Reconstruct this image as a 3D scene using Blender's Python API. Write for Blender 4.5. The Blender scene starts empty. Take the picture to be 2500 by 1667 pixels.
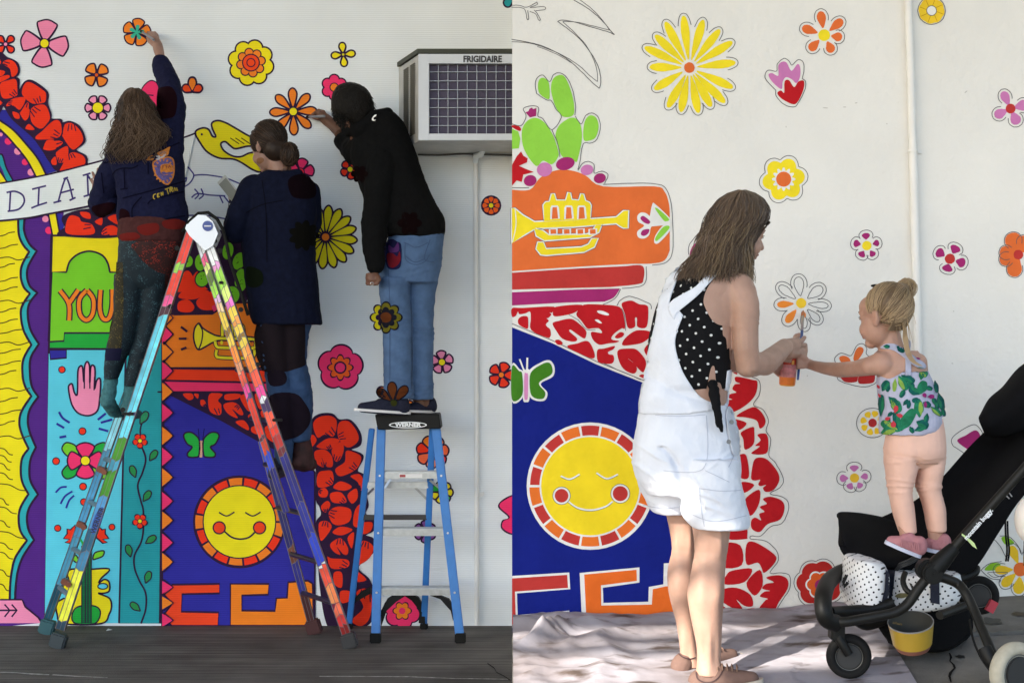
import bpy, bmesh, math, random
import numpy as np
from mathutils import Vector, Matrix, noise, geometry
from mathutils.bvhtree import BVHTree

random.seed(7)
SC = bpy.context.scene
COL = SC.collection
CZ = 1.537                      # camera height above the asphalt
F = 3472.222                    # focal length in photo pixels (50 mm on 36 mm, 2500 px)
DL, DR = 7.7, 6.0               # distance to the left wall and to the right wall

# ------------------------------------------------------------------ camera, sky, sun, exposure
cam = bpy.data.objects.new('camera', bpy.data.cameras.new('camera'))
cam.data.lens = 50; cam.data.sensor_width = 36
cam.data.clip_start = 0.05; cam.data.clip_end = 500
cam.location = (0, 0, CZ); cam.rotation_euler = (math.radians(90), 0, 0)
COL.objects.link(cam); SC.camera = cam

world = bpy.data.worlds.new('World'); SC.world = world; world.use_nodes = True
wn = world.node_tree; bg = wn.nodes['Background']
sky = wn.nodes.new('ShaderNodeTexSky'); sky.sky_type = 'NISHITA'; sky.sun_disc = False
SUN_DIR = Vector((0.62, 0.60, -0.52)).normalized()
sky.sun_elevation = math.asin(-SUN_DIR.z)
sky.sun_rotation = math.atan2(-SUN_DIR.x, -SUN_DIR.y) % (2 * math.pi)
sky.air_density = 1.0; sky.dust_density = 1.0; sky.ozone_density = 1.0
wn.links.new(sky.outputs[0], bg.inputs[0]); bg.inputs[1].default_value = 0.12
sun = bpy.data.objects.new('sun', bpy.data.lights.new('sun', 'SUN'))
sun.data.energy = 3.2; sun.data.angle = math.radians(0.45); sun.data.color = (1.0, 0.93, 0.82)
sun.rotation_euler = SUN_DIR.to_track_quat('-Z', 'Y').to_euler(); sun.location = (-6, -6, 8)
COL.objects.link(sun)
vs = SC.view_settings
SC.display_settings.display_device = 'sRGB'
vs.view_transform = 'Standard'; vs.look = 'None'; vs.gamma = 1.0; vs.use_curve_mapping = False
vs.exposure = 1.88
SC.cycles.use_denoising = True
SC.cycles.max_bounces = 8; SC.cycles.diffuse_bounces = 5

# ------------------------------------------------------------------ helpers
def P(px, py, d):
    """photo pixel + distance along the view axis -> world point"""
    return Vector(((px - 1250) * d / F, d, CZ - (py - 833.5) * d / F))

GA, GX, GY = CZ - 1.568, 0.056, 0.063           # the right pavement: a gently sloping plane
def gz(x, y): return GA + GX * x + GY * y
def G(px, py):
    rx, rz = (px - 1250) / F, -(py - 833.5) / F
    d = (GA - CZ) / (rz - GX * rx - GY)
    return Vector((rx * d, d, CZ + rz * d))

def lin(c):
    c = c / 255.0
    return c / 12.92 if c <= 0.04045 else ((c + 0.055) / 1.055) ** 2.4
def rgb(r, g, b, k=1.0):
    return (min(lin(r) * k, .9), min(lin(g) * k, .9), min(lin(b) * k, .9), 1)

MATS = {}
def nodes_of(m):
    m.use_nodes = True
    nt = m.node_tree
    return nt, nt.nodes['Principled BSDF']
def mat(name, col, rough=.6, metal=0.0, var=0.0, vscale=8, bump=0.0, bscale=60, spec=.4, sss=0.0, sheen=0.0, trans=0.0, stretch=None, coord='Object'):
    if name in MATS: return MATS[name]
    if spec == .4: spec = .05 if rough >= .95 else .14 if rough >= .85 else .4
    m = bpy.data.materials.new(name); nt, b = nodes_of(m)
    b.inputs['Base Color'].default_value = col
    b.inputs['Roughness'].default_value = rough; b.inputs['Metallic'].default_value = metal
    b.inputs['Specular IOR Level'].default_value = spec
    if sss: b.inputs['Subsurface Weight'].default_value = sss; b.inputs['Subsurface Radius'].default_value = (.012, .004, .002); b.inputs['Subsurface Scale'].default_value = 1.0
    if sheen: b.inputs['Sheen Weight'].default_value = sheen
    if trans: b.inputs['Transmission Weight'].default_value = trans
    tc = nt.nodes.new('ShaderNodeTexCoord'); vec = tc.outputs[coord]
    if stretch:
        mp = nt.nodes.new('ShaderNodeMapping'); mp.inputs['Scale'].default_value = stretch
        nt.links.new(vec, mp.inputs[0]); vec = mp.outputs[0]
    if var:
        n = nt.nodes.new('ShaderNodeTexNoise'); n.inputs['Scale'].default_value = vscale; n.inputs['Detail'].default_value = 6
        nt.links.new(vec, n.inputs['Vector'])
        mr = nt.nodes.new('ShaderNodeMapRange'); mr.inputs[1].default_value = .3; mr.inputs[2].default_value = .7
        mr.inputs[3].default_value = 1 - var; mr.inputs[4].default_value = 1 + var
        nt.links.new(n.outputs[0], mr.inputs[0])
        mx = nt.nodes.new('ShaderNodeVectorMath'); mx.operation = 'SCALE'; mx.inputs[0].default_value = col[:3]
        nt.links.new(mr.outputs[0], mx.inputs['Scale']); nt.links.new(mx.outputs[0], b.inputs['Base Color'])
    if bump:
        n2 = nt.nodes.new('ShaderNodeTexNoise'); n2.inputs['Scale'].default_value = bscale; n2.inputs['Detail'].default_value = 5
        nt.links.new(vec, n2.inputs['Vector'])
        bp = nt.nodes.new('ShaderNodeBump'); bp.inputs['Strength'].default_value = bump; bp.inputs['Distance'].default_value = .01
        nt.links.new(n2.outputs[0], bp.inputs['Height']); nt.links.new(bp.outputs[0], b.inputs['Normal'])
    MATS[name] = m
    return m

def wall_mat(name, col, side):
    """wall colour: projector raster lines painted in on the left, rough stucco on the right"""
    if name in MATS: return MATS[name]
    m = bpy.data.materials.new(name); nt, b = nodes_of(m)
    tc = nt.nodes.new('ShaderNodeTexCoord'); geo = nt.nodes.new('ShaderNodeNewGeometry')
    pos = geo.outputs['Position']
    b.inputs['Roughness'].default_value = .7; b.inputs['Specular IOR Level'].default_value = .1
    n = nt.nodes.new('ShaderNodeTexNoise'); n.inputs['Scale'].default_value = 7.5 if 'paint' in name else 2.2; n.inputs['Detail'].default_value = 8
    nt.links.new(pos, n.inputs['Vector'])
    mr = nt.nodes.new('ShaderNodeMapRange'); mr.inputs[1].default_value = .3; mr.inputs[2].default_value = .7
    v = (.07 if side == 'L' else .10) if 'paint' in name else (.05 if side == 'L' else .045)
    mr.inputs[3].default_value = 1 - v; mr.inputs[4].default_value = 1 + v * .6
    nt.links.new(n.outputs[0], mr.inputs[0])
    mx = nt.nodes.new('ShaderNodeVectorMath'); mx.operation = 'SCALE'; mx.inputs[0].default_value = col[:3]
    nt.links.new(mr.outputs[0], mx.inputs['Scale'])
    out = mx.outputs[0]
    bp = nt.nodes.new('ShaderNodeBump')
    if side == 'L':
        sp = nt.nodes.new('ShaderNodeSeparateXYZ'); nt.links.new(pos, sp.inputs[0])
        ml = nt.nodes.new('ShaderNodeMath'); ml.operation = 'MULTIPLY'; ml.inputs[1].default_value = 2 * math.pi / .0115
        nt.links.new(sp.outputs[2], ml.inputs[0])
        sn = nt.nodes.new('ShaderNodeMath'); sn.operation = 'SINE'; nt.links.new(ml.outputs[0], sn.inputs[0])
        mr2 = nt.nodes.new('ShaderNodeMapRange'); mr2.inputs[1].default_value = -1; mr2.inputs[2].default_value = 1
        mr2.inputs[3].default_value = .965; mr2.inputs[4].default_value = 1.02
        nt.links.new(sn.outputs[0], mr2.inputs[0])
        mx2 = nt.nodes.new('ShaderNodeVectorMath'); mx2.operation = 'SCALE'
        nt.links.new(out, mx2.inputs[0]); nt.links.new(mr2.outputs[0], mx2.inputs['Scale']); out = mx2.outputs[0]
        bp.inputs['Strength'].default_value = .13; bp.inputs['Distance'].default_value = .004
        nt.links.new(sn.outputs[0], bp.inputs['Height'])
    else:
        n2 = nt.nodes.new('ShaderNodeTexNoise'); n2.inputs['Scale'].default_value = 38; n2.inputs['Detail'].default_value = 7
        n3 = nt.nodes.new('ShaderNodeTexNoise'); n3.inputs['Scale'].default_value = 7; n3.inputs['Detail'].default_value = 3
        nt.links.new(pos, n2.inputs['Vector']); nt.links.new(pos, n3.inputs['Vector'])
        ad = nt.nodes.new('ShaderNodeMath'); ad.operation = 'MULTIPLY_ADD'; ad.inputs[1].default_value = 2.2
        nt.links.new(n3.outputs[0], ad.inputs[0]); nt.links.new(n2.outputs[0], ad.inputs[2])
        bp.inputs['Strength'].default_value = .38; bp.inputs['Distance'].default_value = .012
        nt.links.new(ad.outputs[0], bp.inputs['Height'])
    nt.links.new(out, b.inputs['Base Color']); nt.links.new(bp.outputs[0], b.inputs['Normal'])
    MATS[name] = m
    return m

def link(name, me, mats, parent=None, smooth=False):
    o = bpy.data.objects.new(name, me); COL.objects.link(o)
    if mats is not None:
        for m in (mats if isinstance(mats, (list, tuple)) else [mats]): me.materials.append(m)
    if parent is not None: o.parent = parent
    if smooth and len(me.polygons): me.polygons.foreach_set('use_smooth', [True] * len(me.polygons))
    return o
def thing(name, label, cat, loc=(0, 0, 0), group=None):
    o = bpy.data.objects.new(name, None); COL.objects.link(o)
    o.empty_display_size = .05
    o['label'] = label; o['category'] = cat
    if group: o['group'] = group
    return o
def tag(o, label, cat, group=None):
    o['label'] = label; o['category'] = cat
    if group: o['group'] = group
    return o

class MB:
    """collects shapes (world coordinates) into one mesh"""
    def __init__(s): s.v = []; s.f = []; s.mi = []
    def add(s, vs_, fs, mi=0):
        n = len(s.v); s.v += [tuple(v) for v in vs_]
        for f in fs: s.f.append(tuple(i + n for i in f)); s.mi.append(mi)
    def box(s, c, size, rot=None, mi=0, bev=0.0):
        bm = bmesh.new(); bmesh.ops.create_cube(bm, size=1.0)
        bmesh.ops.scale(bm, vec=size, verts=bm.verts)
        if bev: bmesh.ops.bevel(bm, geom=bm.edges[:], offset=bev, segments=2, affect='EDGES')
        M = Matrix.Translation(c) @ (rot.to_4x4() if rot else Matrix.Identity(4))
        bmesh.ops.transform(bm, matrix=M, verts=bm.verts)
        s.bm(bm, mi)
    def bm(s, bm, mi=0):
        bm.verts.index_update()
        s.add([v.co for v in bm.verts], [[v.index for v in f.verts] for f in bm.faces], mi); bm.free()
    def beam(s, p, q, w, h, up=(0, 0, 1), mi=0, bev=0.0):
        p, q = Vector(p), Vector(q); z = (q - p).normalized(); up = Vector(up)
        x = up.cross(z)
        if x.length < 1e-4: x = Vector((1, 0, 0))
        x.normalize(); y = z.cross(x)
        R = Matrix((x, y, z)).transposed()
        s.box((p + q) / 2, (w, h, (q - p).length), R, mi, bev)
    def tube(s, pts, r, n=8, mi=0, caps=True):
        pts = [Vector(p) for p in pts]; rs = r if isinstance(r, (list, tuple)) else [r] * len(pts)
        vs_, fs = [], []
        prev = None
        for i, p in enumerate(pts):
            t = (pts[min(i + 1, len(pts) - 1)] - pts[max(i - 1, 0)])
            t = t.normalized() if t.length > 1e-9 else Vector((0, 0, 1))
            if prev is None:
                a = Vector((0, 0, 1)) if abs(t.z) < .9 else Vector((1, 0, 0))
                x = a.cross(t).normalized()
            else:
                x = prev - t * prev.dot(t); x = x.normalized() if x.length > 1e-6 else Vector((1, 0, 0))
            prev = x; y = t.cross(x)
            for k in range(n):
                a = 2 * math.pi * k / n
                vs_.append(p + (x * math.cos(a) + y * math.sin(a)) * rs[i])
        for i in range(len(pts) - 1):
            for k in range(n):
                fs.append((i * n + k, i * n + (k + 1) % n, (i + 1) * n + (k + 1) % n, (i + 1) * n + k))
        if caps: fs.append(tuple(range(n - 1, -1, -1))); fs.append(tuple((len(pts) - 1) * n + k for k in range(n)))
        s.add(vs_, fs, mi)
    def disc(s, c, axis, r, h, n=24, mi=0, bev=0.0):
        """short cylinder"""
        bm = bmesh.new(); bmesh.ops.create_cone(bm, cap_ends=True, segments=n, radius1=r, radius2=r, depth=h)
        if bev:
            es = [e for e in bm.edges if len(e.link_faces) == 2 and any(len(f.verts) > 4 for f in e.link_faces)]
            bmesh.ops.bevel(bm, geom=es, offset=bev, segments=2, affect='EDGES')
        R = Vector(axis).normalized().to_track_quat('Z', 'Y').to_matrix().to_4x4()
        bmesh.ops.transform(bm, matrix=Matrix.Translation(c) @ R, verts=bm.verts); s.bm(bm, mi)
    def torus(s, c, axis, R_, r, n=32, m=10, mi=0, sx=1.0):
        Q = Vector(axis).normalized().to_track_quat('Z', 'Y').to_matrix(); c = Vector(c)
        vs_, fs = [], []
        for i in range(n):
            a = 2 * math.pi * i / n
            for j in range(m):
                b = 2 * math.pi * j / m
                v = Vector(((R_ + r * math.cos(b)) * math.cos(a), (R_ + r * math.cos(b)) * math.sin(a), r * sx * math.sin(b)))
                vs_.append(c + Q @ v)
        for i in range(n):
            for j in range(m):
                fs.append((i * m + j, ((i + 1) % n) * m + j, ((i + 1) % n) * m + (j + 1) % m, i * m + (j + 1) % m))
        s.add(vs_, fs, mi)
    def ball(s, c, r, mi=0, n=12):
        bm = bmesh.new(); bmesh.ops.create_uvsphere(bm, u_segments=n, v_segments=max(6, n * 2 // 3), radius=1)
        r = r if isinstance(r, (tuple, list)) else (r, r, r)
        bmesh.ops.scale(bm, vec=r, verts=bm.verts); bmesh.ops.translate(bm, vec=Vector(c), verts=bm.verts); s.bm(bm, mi)
    def prism(s, pts, thick, mi=0):
        """pts: front polygon (world), extruded by the vector thick"""
        n = len(pts); t = Vector(thick)
        vs_ = [Vector(p) for p in pts] + [Vector(p) + t for p in pts]
        fs = [tuple(range(n)), tuple(range(2 * n - 1, n - 1, -1))] + [(i, i + n, (i + 1) % n + n, (i + 1) % n) for i in range(n)]
        s.add(vs_, fs, mi)
    def mesh(s, name):
        me = bpy.data.meshes.new(name); me.from_pydata(s.v, [], s.f)
        if any(s.mi): me.polygons.foreach_set('material_index', s.mi)
        me.update(); return me
    def build(s, name, mats, parent=None, smooth=False, angle=None):
        me = s.mesh(name); o = link(name, me, mats, parent, smooth or angle is not None)
        if angle is not None:
            me.set_sharp_from_angle(angle=math.radians(angle))
        return o

def cat(pts, closed=True, k=6):
    """smooth curve through points"""
    n = len(pts); out = []
    pts = [np.array(p, float) for p in pts]
    for i in range(n if closed else n - 1):
        if closed: a, b, c, d = pts[i - 1], pts[i], pts[(i + 1) % n], pts[(i + 2) % n]
        else: a, b, c, d = pts[max(i - 1, 0)], pts[i], pts[i + 1], pts[min(i + 2, n - 1)]
        for j in range(k):
            t = j / k
            out.append(.5 * ((2 * b) + (c - a) * t + (2 * a - 5 * b + 4 * c - d) * t * t + (3 * b - a - 3 * c + d) * t ** 3))
    if not closed: out.append(pts[-1])
    return [tuple(p) for p in out]
def offset(pts, w):
    """push a closed outline outwards by w"""
    n = len(pts); A = sum(pts[i][0] * pts[(i + 1) % n][1] - pts[(i + 1) % n][0] * pts[i][1] for i in range(n))
    sg = 1 if A > 0 else -1; out = []
    for i in range(n):
        p, q, r = np.array(pts[i - 1]), np.array(pts[i]), np.array(pts[(i + 1) % n])
        t = (r - p); L = np.hypot(*t)
        if L < 1e-6: out.append(tuple(q)); continue
        nrm = np.array((t[1], -t[0])) / L * sg
        out.append(tuple(q + nrm * w))
    return out
def ell(cx, cy, rx, ry=None, rot=0, n=20):
    ry = rx if ry is None else ry; c, s_ = math.cos(math.radians(rot)), math.sin(math.radians(rot))
    return [(cx + rx * math.cos(a) * c - ry * math.sin(a) * s_, cy + rx * math.cos(a) * s_ + ry * math.sin(a) * c) for a in [2 * math.pi * i / n for i in range(n)]]
def petal(cx, cy, ang, r0, r1, w, fat=.62, n=5):
    """one petal outline pointing along ang (degrees, y down)"""
    a = math.radians(ang); ux, uy = math.cos(a), math.sin(a); vx, vy = -uy, ux
    prof = [(0, 0), (.18, .45), (fat, 1), (.9, .7), (1, 0), (.9, -.7), (fat, -1), (.18, -.45)]
    pts = [(cx + ux * (r0 + (r1 - r0) * t) + vx * s_ * w, cy + uy * (r0 + (r1 - r0) * t) + vy * s_ * w) for t, s_ in prof]
    return cat(pts, True, n)
def lobed(cx, cy, n, r, amp, rot=0, pw=1.0, m=96):
    out = []
    for i in range(m):
        a = 2 * math.pi * i / m; k = abs(math.cos((a - math.radians(rot)) * n / 2)) ** pw
        rr = r * (1 - amp + amp * k); out.append((cx + rr * math.cos(a), cy + rr * math.sin(a)))
    return out

class Motif:
    """flat mural colour (left: projected image, right: paint), drawn in photo pixels and laid on the wall plane in thin sheets"""
    def __init__(s, side, lay=0): s.side = side; s.d = DL if side == 'L' else DR; s.lay = lay; s.mb = MB(); s.mats = []; s.n = 0
    def mi(s, col):
        k = 1.22 if s.side == 'L' else 1.0
        m = wall_mat('%s_paint_%d_%d_%d' % ((('left' if s.side == 'L' else 'right'),) + col), rgb(*col, k), s.side)
        if m not in s.mats: s.mats.append(m)
        return s.mats.index(m)
    def up(s, n=1): s.lay += n; s.n = 0; return s
    def _d(s): s.n += 1; return s.d - .0006 - s.lay * .0004 - min(s.n, 30) * .00001
    def w(s, p, d):
        return Vector(((p[0] - 1250) * s.d / F, d, CZ - (p[1] - 833.5) * s.d / F))
    def fill(s, pts, col):
        d = s._d(); pts = [p for i, p in enumerate(pts) if abs(p[0] - pts[i - 1][0]) + abs(p[1] - pts[i - 1][1]) > .05]
        s.mb.add([s.w(p, d) for p in pts], [tuple(range(len(pts)))], s.mi(col)); return s
    def blob(s, pts, col, k=5): return s.fill(cat(pts, True, k), col)
    def line(s, pts, w, col, closed=False, smooth=True, jit=0.0):
        if smooth: pts = cat(pts, closed, 5)
        pts = [np.array(p, float) for p in pts]
        if jit: pts = [p + np.array((random.uniform(-jit, jit), random.uniform(-jit, jit))) for p in pts]
        n = len(pts); d = s._d(); L, R = [], []
        for i in range(n):
            a = pts[i - 1] if (i or closed) else pts[i]; b = pts[(i + 1) % n] if (i < n - 1 or closed) else pts[i]
            t = b - a; l = np.hypot(*t); t = t / l if l > 1e-6 else np.array((1., 0))
            nn = np.array((-t[1], t[0])) * w / 2
            L.append(pts[i] + nn); R.append(pts[i] - nn)
        vs_ = [s.w(p, d) for p in L] + [s.w(p, d) for p in R]
        fs = [(i, (i + 1) % n, n + (i + 1) % n, n + i) for i in range(n if closed else n - 1)]
        s.mb.add(vs_, fs, s.mi(col)); return s
    def build(s, name, parent, label=None):
        o = s.mb.build(name, s.mats, parent)
        if label: o['label'] = label
        return o
def fr(x0, y0, k):
    return lambda *pts: [(x0 + x / k, y0 + y / k) for x, y in pts]
# ================================================================== SETTING, left: asphalt and white wall
def asphalt_mat():
    m = mat('asphalt', (.102, .095, .089, 1), rough=.85, var=.3, vscale=3.0, bump=.5, bscale=160)
    nt = m.node_tree; b = nt.nodes['Principled BSDF']
    old = b.inputs['Base Color'].links[0].from_socket
    geo = nt.nodes.new('ShaderNodeNewGeometry'); mp = nt.nodes.new('ShaderNodeMapping'); mp.inputs['Scale'].default_value = (1.0, 60, 1)  # streaks put projector raster lines into the asphalt colour
    nt.links.new(geo.outputs['Position'], mp.inputs[0])
    n = nt.nodes.new('ShaderNodeTexNoise'); n.inputs['Scale'].default_value = 1.0; n.inputs['Detail'].default_value = 4
    nt.links.new(mp.outputs[0], n.inputs['Vector'])
    mr = nt.nodes.new('ShaderNodeMapRange'); mr.inputs[1].default_value = .35; mr.inputs[2].default_value = .65; mr.inputs[3].default_value = .68; mr.inputs[4].default_value = 1.4
    nt.links.new(n.outputs[0], mr.inputs[0])
    mx = nt.nodes.new('ShaderNodeVectorMath'); mx.operation = 'SCALE'
    nt.links.new(old, mx.inputs[0]); nt.links.new(mr.outputs[0], mx.inputs['Scale']); nt.links.new(mx.outputs[0], b.inputs['Base Color'])
    return m
mb = MB()
xs = [-60, -12, -6, -3, -1.5, 0, 1.5, 4, 12, 60]; ys = [-60, -12, -4, 0, 2, 4, 6, 7, 7.75, 12]
mb.add([(x, y, 0) for y in ys for x in xs], [(j * 10 + i, j * 10 + i + 1, j * 10 + i + 11, j * 10 + i + 10) for j in range(9) for i in range(9)])
asph = mb.build('asphalt', asphalt_mat()); asph['kind'] = 'structure'
# worn paint line and a crack on the asphalt
chalk = mat('worn_line_paint', (.32, .31, .30, 1), rough=.8, var=.5, vscale=40)
def ground_px(px, py): d = CZ * F / (py - 833.5); return Vector(((px - 1250) * d / F, d, 0))
def gstrip(pts, w, z, m, name):
    mb = MB(); v = []
    for i, p in enumerate(pts):
        q = ground_px(*p); h = w * (.6 + .8 * random.random()) / 2
        v += [q + Vector((0, h, z)), q + Vector((0, -h, z))]
    mb.add(v, [(2 * i, 2 * i + 1, 2 * i + 3, 2 * i + 2) for i in range(len(pts) - 1)])
    o = mb.build(name, m); o['kind'] = 'structure'; return o
gstrip([(0, 1642), (40, 1643), (80, 1646), (120, 1648)], .022, .004, chalk, 'line_marking')
gstrip([(128, 1648), (190, 1652), (262, 1655)], .018, .004, chalk, 'line_marking')
gstrip([(780, 1652), (880, 1652), (1000, 1653), (1110, 1657), (1240, 1659)], .016, .004, chalk, 'line_marking')
crackm = mat('crack_dark', (.012, .011, .011, 1), rough=.95)
gstrip([(1190, 1620), (1207, 1632), (1212, 1642), (1232, 1652), (1246, 1662)], .02, .004, crackm, 'pavement_crack')

lwall = thing('projection_wall', 'white ribbed wall with a bold black-outlined mural, behind the two ladders', 'wall', (0, DL, 0))  # ribs are projector raster lines; the mural is a projected image painted in
lwhite = wall_mat('left_wall_white', (.775, .825, .87, 1), 'L')
mb = MB(); mb.box((-4.0, DL + .15, 2.5), (12.0, .3, 5.0)); mb.build('wall_face', lwhite, lwall)
# parts of the wall: vertical seam trim
K = (44, 26, 54)
RED, ORG, YEL, LIM, GRN, TEA, TEAD, PUR, NAV, PNK, PPK, WHT = (222, 52, 28), (242, 122, 38), (228, 208, 30), (112, 190, 42), (34, 158, 60), (86, 190, 212), (36, 142, 152), (76, 36, 122), (44, 42, 142), (232, 50, 104), (226, 132, 168), (208, 215, 220)
A_, B_, C_, D_ = fr(0, 0, 2.8), fr(620, 0, 2.8), fr(0, 520, 2.8), fr(620, 520, 2.8)
E_, F_ = fr(0, 1060, 2.583), fr(620, 1060, 2.583)
G_, H_, I_ = fr(0, 40, 3.017), fr(380, 720, 3.733), fr(740, 990, 2.85)
LW = 5.5  # left mural: projected image put on the wall as flat colour
def panel(name, lay, items, lines=(), w=LW):
    m = Motif('L', lay)
    for pts, col, sm in items: (m.blob if sm else m.fill)(pts, col)
    m.up()
    for pts, closed, sm in lines: m.line(pts, w, K, closed, sm)
    return m.build(name, lwall)

# --- left column: purple ground, teal scallops, yellow field with hair lines
outer = C_((170, 30), (165, 120), (200, 210), (252, 260), (195, 360), (185, 430), (205, 500), (256, 545), (200, 620), (190, 700), (210, 800), (266, 895), (210, 990), (205, 1100), (220, 1190), (262, 1255), (205, 1340), (190, 1420), (205, 1500), (246, 1600)) + E_((195, 150), (185, 230), (195, 300), (240, 378), (190, 450), (170, 520), (180, 600), (215, 665), (150, 760), (115, 850), (100, 950), (95, 1045))
inner = C_((125, 50), (130, 150), (160, 220), (200, 265), (150, 360), (143, 440), (165, 510), (205, 550), (150, 640), (145, 720), (165, 810), (215, 900), (160, 1000), (155, 1110), (175, 1190), (215, 1250), (150, 1350), (133, 1430), (150, 1510), (196, 1610)) + E_((140, 150), (132, 240), (145, 310), (180, 375), (130, 460), (118, 530), (130, 610), (170, 668), (100, 770), (75, 860), (65, 950), (62, 1045))
def cusp(pts, tips, k=5):
    """smooth except at the cusps"""
    out, seg = [], []
    for i, p in enumerate(pts):
        seg.append(p)
        if i in tips: out += cat(seg, False, k)[:-1]; seg = [p]
    return out + cat(seg, False, k)
tips = {3, 7, 11, 15, 19, 23, 27}
oc, ic = cusp(outer, tips), cusp(inner, tips)
right = C_((360, -10), (352, 150), (335, 960)) + E_((310, 0), (285, 1185))
panel('projected_purple_band', 0, [(C_((-5, -30),) + [(-6, 1530)] + [right[-1]] + right[::-1][1:], PUR, False)], [(right, False, False)])
panel('projected_teal_scallops', 2, [(oc + [(-6, oc[-1][1]), (-6, oc[0][1])], TEAD if False else (44, 160, 168), False)], [(oc, False, False)])
m = Motif('L', 4); m.fill(ic + [(-6, ic[-1][1]), (-6, ic[0][1])], YEL); m.up(); m.line(ic, LW, K, False, False)
for y, st in [(160, .5), (245, .6), (310, 1), (375, .5), (470, .6), (535, .6), (605, 1), (680, .55), (755, .6), (825, .8), (890, 1), (960, .7), (1040, .7), (1105, .55), (1205, 1), (1290, .6), (1375, .7), (1450, .5), (1530, 1)]:
    xe = 205 * st
    m.line(C_((-8, y), (xe * .3, y - 8), (xe * .62, y - 36 * (st < 1) + 12), (xe, y - 30 + 20 * (st == 1))), 2.6, (70, 50, 25))
for y, st in [(85, .5), (130, .45), (180, .4), (240, .5), (310, 1.05), (400, .35), (455, .65), (540, .4), (610, 1), (680, .5), (740, .5), (850, .38), (940, .35)]:
    xe = 165 * st
    m.line(E_((-8, y), (xe * .35, y + 8), (xe * .7, y + 38), (xe, y + 44)), 2.6, (70, 50, 25))
m.build('projected_yellow_field', lwall)
m = Motif('L', 6); m.fill(E_((-8, 1040), (140, 1040), (160, 1085), (240, 1150), (264, 1188), (-8, 1188)), PPK).up()
m.line(E_((-8, 1040), (140, 1040), (160, 1085), (240, 1150), (266, 1188)), 4, K, False, False).line(E_((-5, 1107), (108, 1107)), 4, K, False, False)
for x in (30, 75): m.line(E_((x, 1070), (x + 33, 1107), (x, 1148)), 4, K, False, False)
m.build('projected_ribbon', lwall)

# --- upper left: navy and purple arcs, roses, banner
def roses(name, lay, bgpts, blobs, f, w=4.5, ticks=True):
    m = Motif('L', lay); m.blob(offset(cat(f(*bgpts), True, 4), 2.5), K).up()
    for b in blobs:
        q = f(*b); c = cat(q, True, 5); m.fill(c, RED)
    m.up()
    for b in blobs:
        q = f(*b)
        if len(q) >= 5 and ticks:
            cx, cy = sum(p[0] for p in q) / len(q), sum(p[1] for p in q) / len(q)
            e = q[random.randrange(len(q))]
            for j in (-1, 0, 1):
                dx, dy = e[0] - cx, e[1] - cy
                ox, oy = -dy * .22 * j, dx * .22 * j
                m.line([(cx + dx * .92 + ox, cy + dy * .92 + oy), (cx + dx * .66 + ox * 1.2, cy + dy * .66 + oy * 1.2), (cx + dx * (.45 - .1 * abs(j)) + ox * 1.5, cy + dy * (.45 - .1 * abs(j)) + oy * 1.5)], 2.6, K)
    return m.build(name, lwall)
m = Motif('L', 6)
m.fill(G_((-5, 690), (60, 690), (100, 750), (200, 840), (260, 900), (320, 990), (390, 1080), (440, 1135), (-5, 1260)), NAV).up()
m.blob(G_((-20, 850), (60, 890), (140, 980), (215, 1090), (262, 1180), (200, 1260), (-20, 1300)), PUR).up()
m.fill(cat(G_((-5, 765), (100, 840), (200, 950), (280, 1050), (340, 1165)), False) + cat(G_((268, 1185), (200, 1060), (120, 960), (50, 880), (-5, 830)), False), YEL)
m.fill(cat(G_((-5, 1020), (20, 1025), (50, 1120), (98, 1210)), False) + G_((55, 1222), (20, 1130), (-5, 1085)), TEAD).fill(G_((-5, 1130), (52, 1218), (-5, 1240)), YEL)
for x, y, r, c in ((8, 872, 14, PPK), (62, 922, 26, PNK), (132, 995, 27, PPK), (186, 1075, 24, PNK), (230, 1150, 26, PPK)): m.fill(ell(*G_((x, y))[0], r / 3.017, n=14), c)
m.up(); m.line(G_((-5, 765), (100, 840), (200, 950), (280, 1050), (340, 1165)), 4.5, K); m.line(G_((268, 1185), (200, 1060), (120, 960), (50, 880), (-5, 830)), 4.5, K)
m.line(G_((-5, 1020), (20, 1025), (50, 1120), (98, 1210)), 4, K); m.line(G_((-5, 1130), (52, 1218)), 4, K, False, False)
m.build('projected_arches', lwall)
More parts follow.
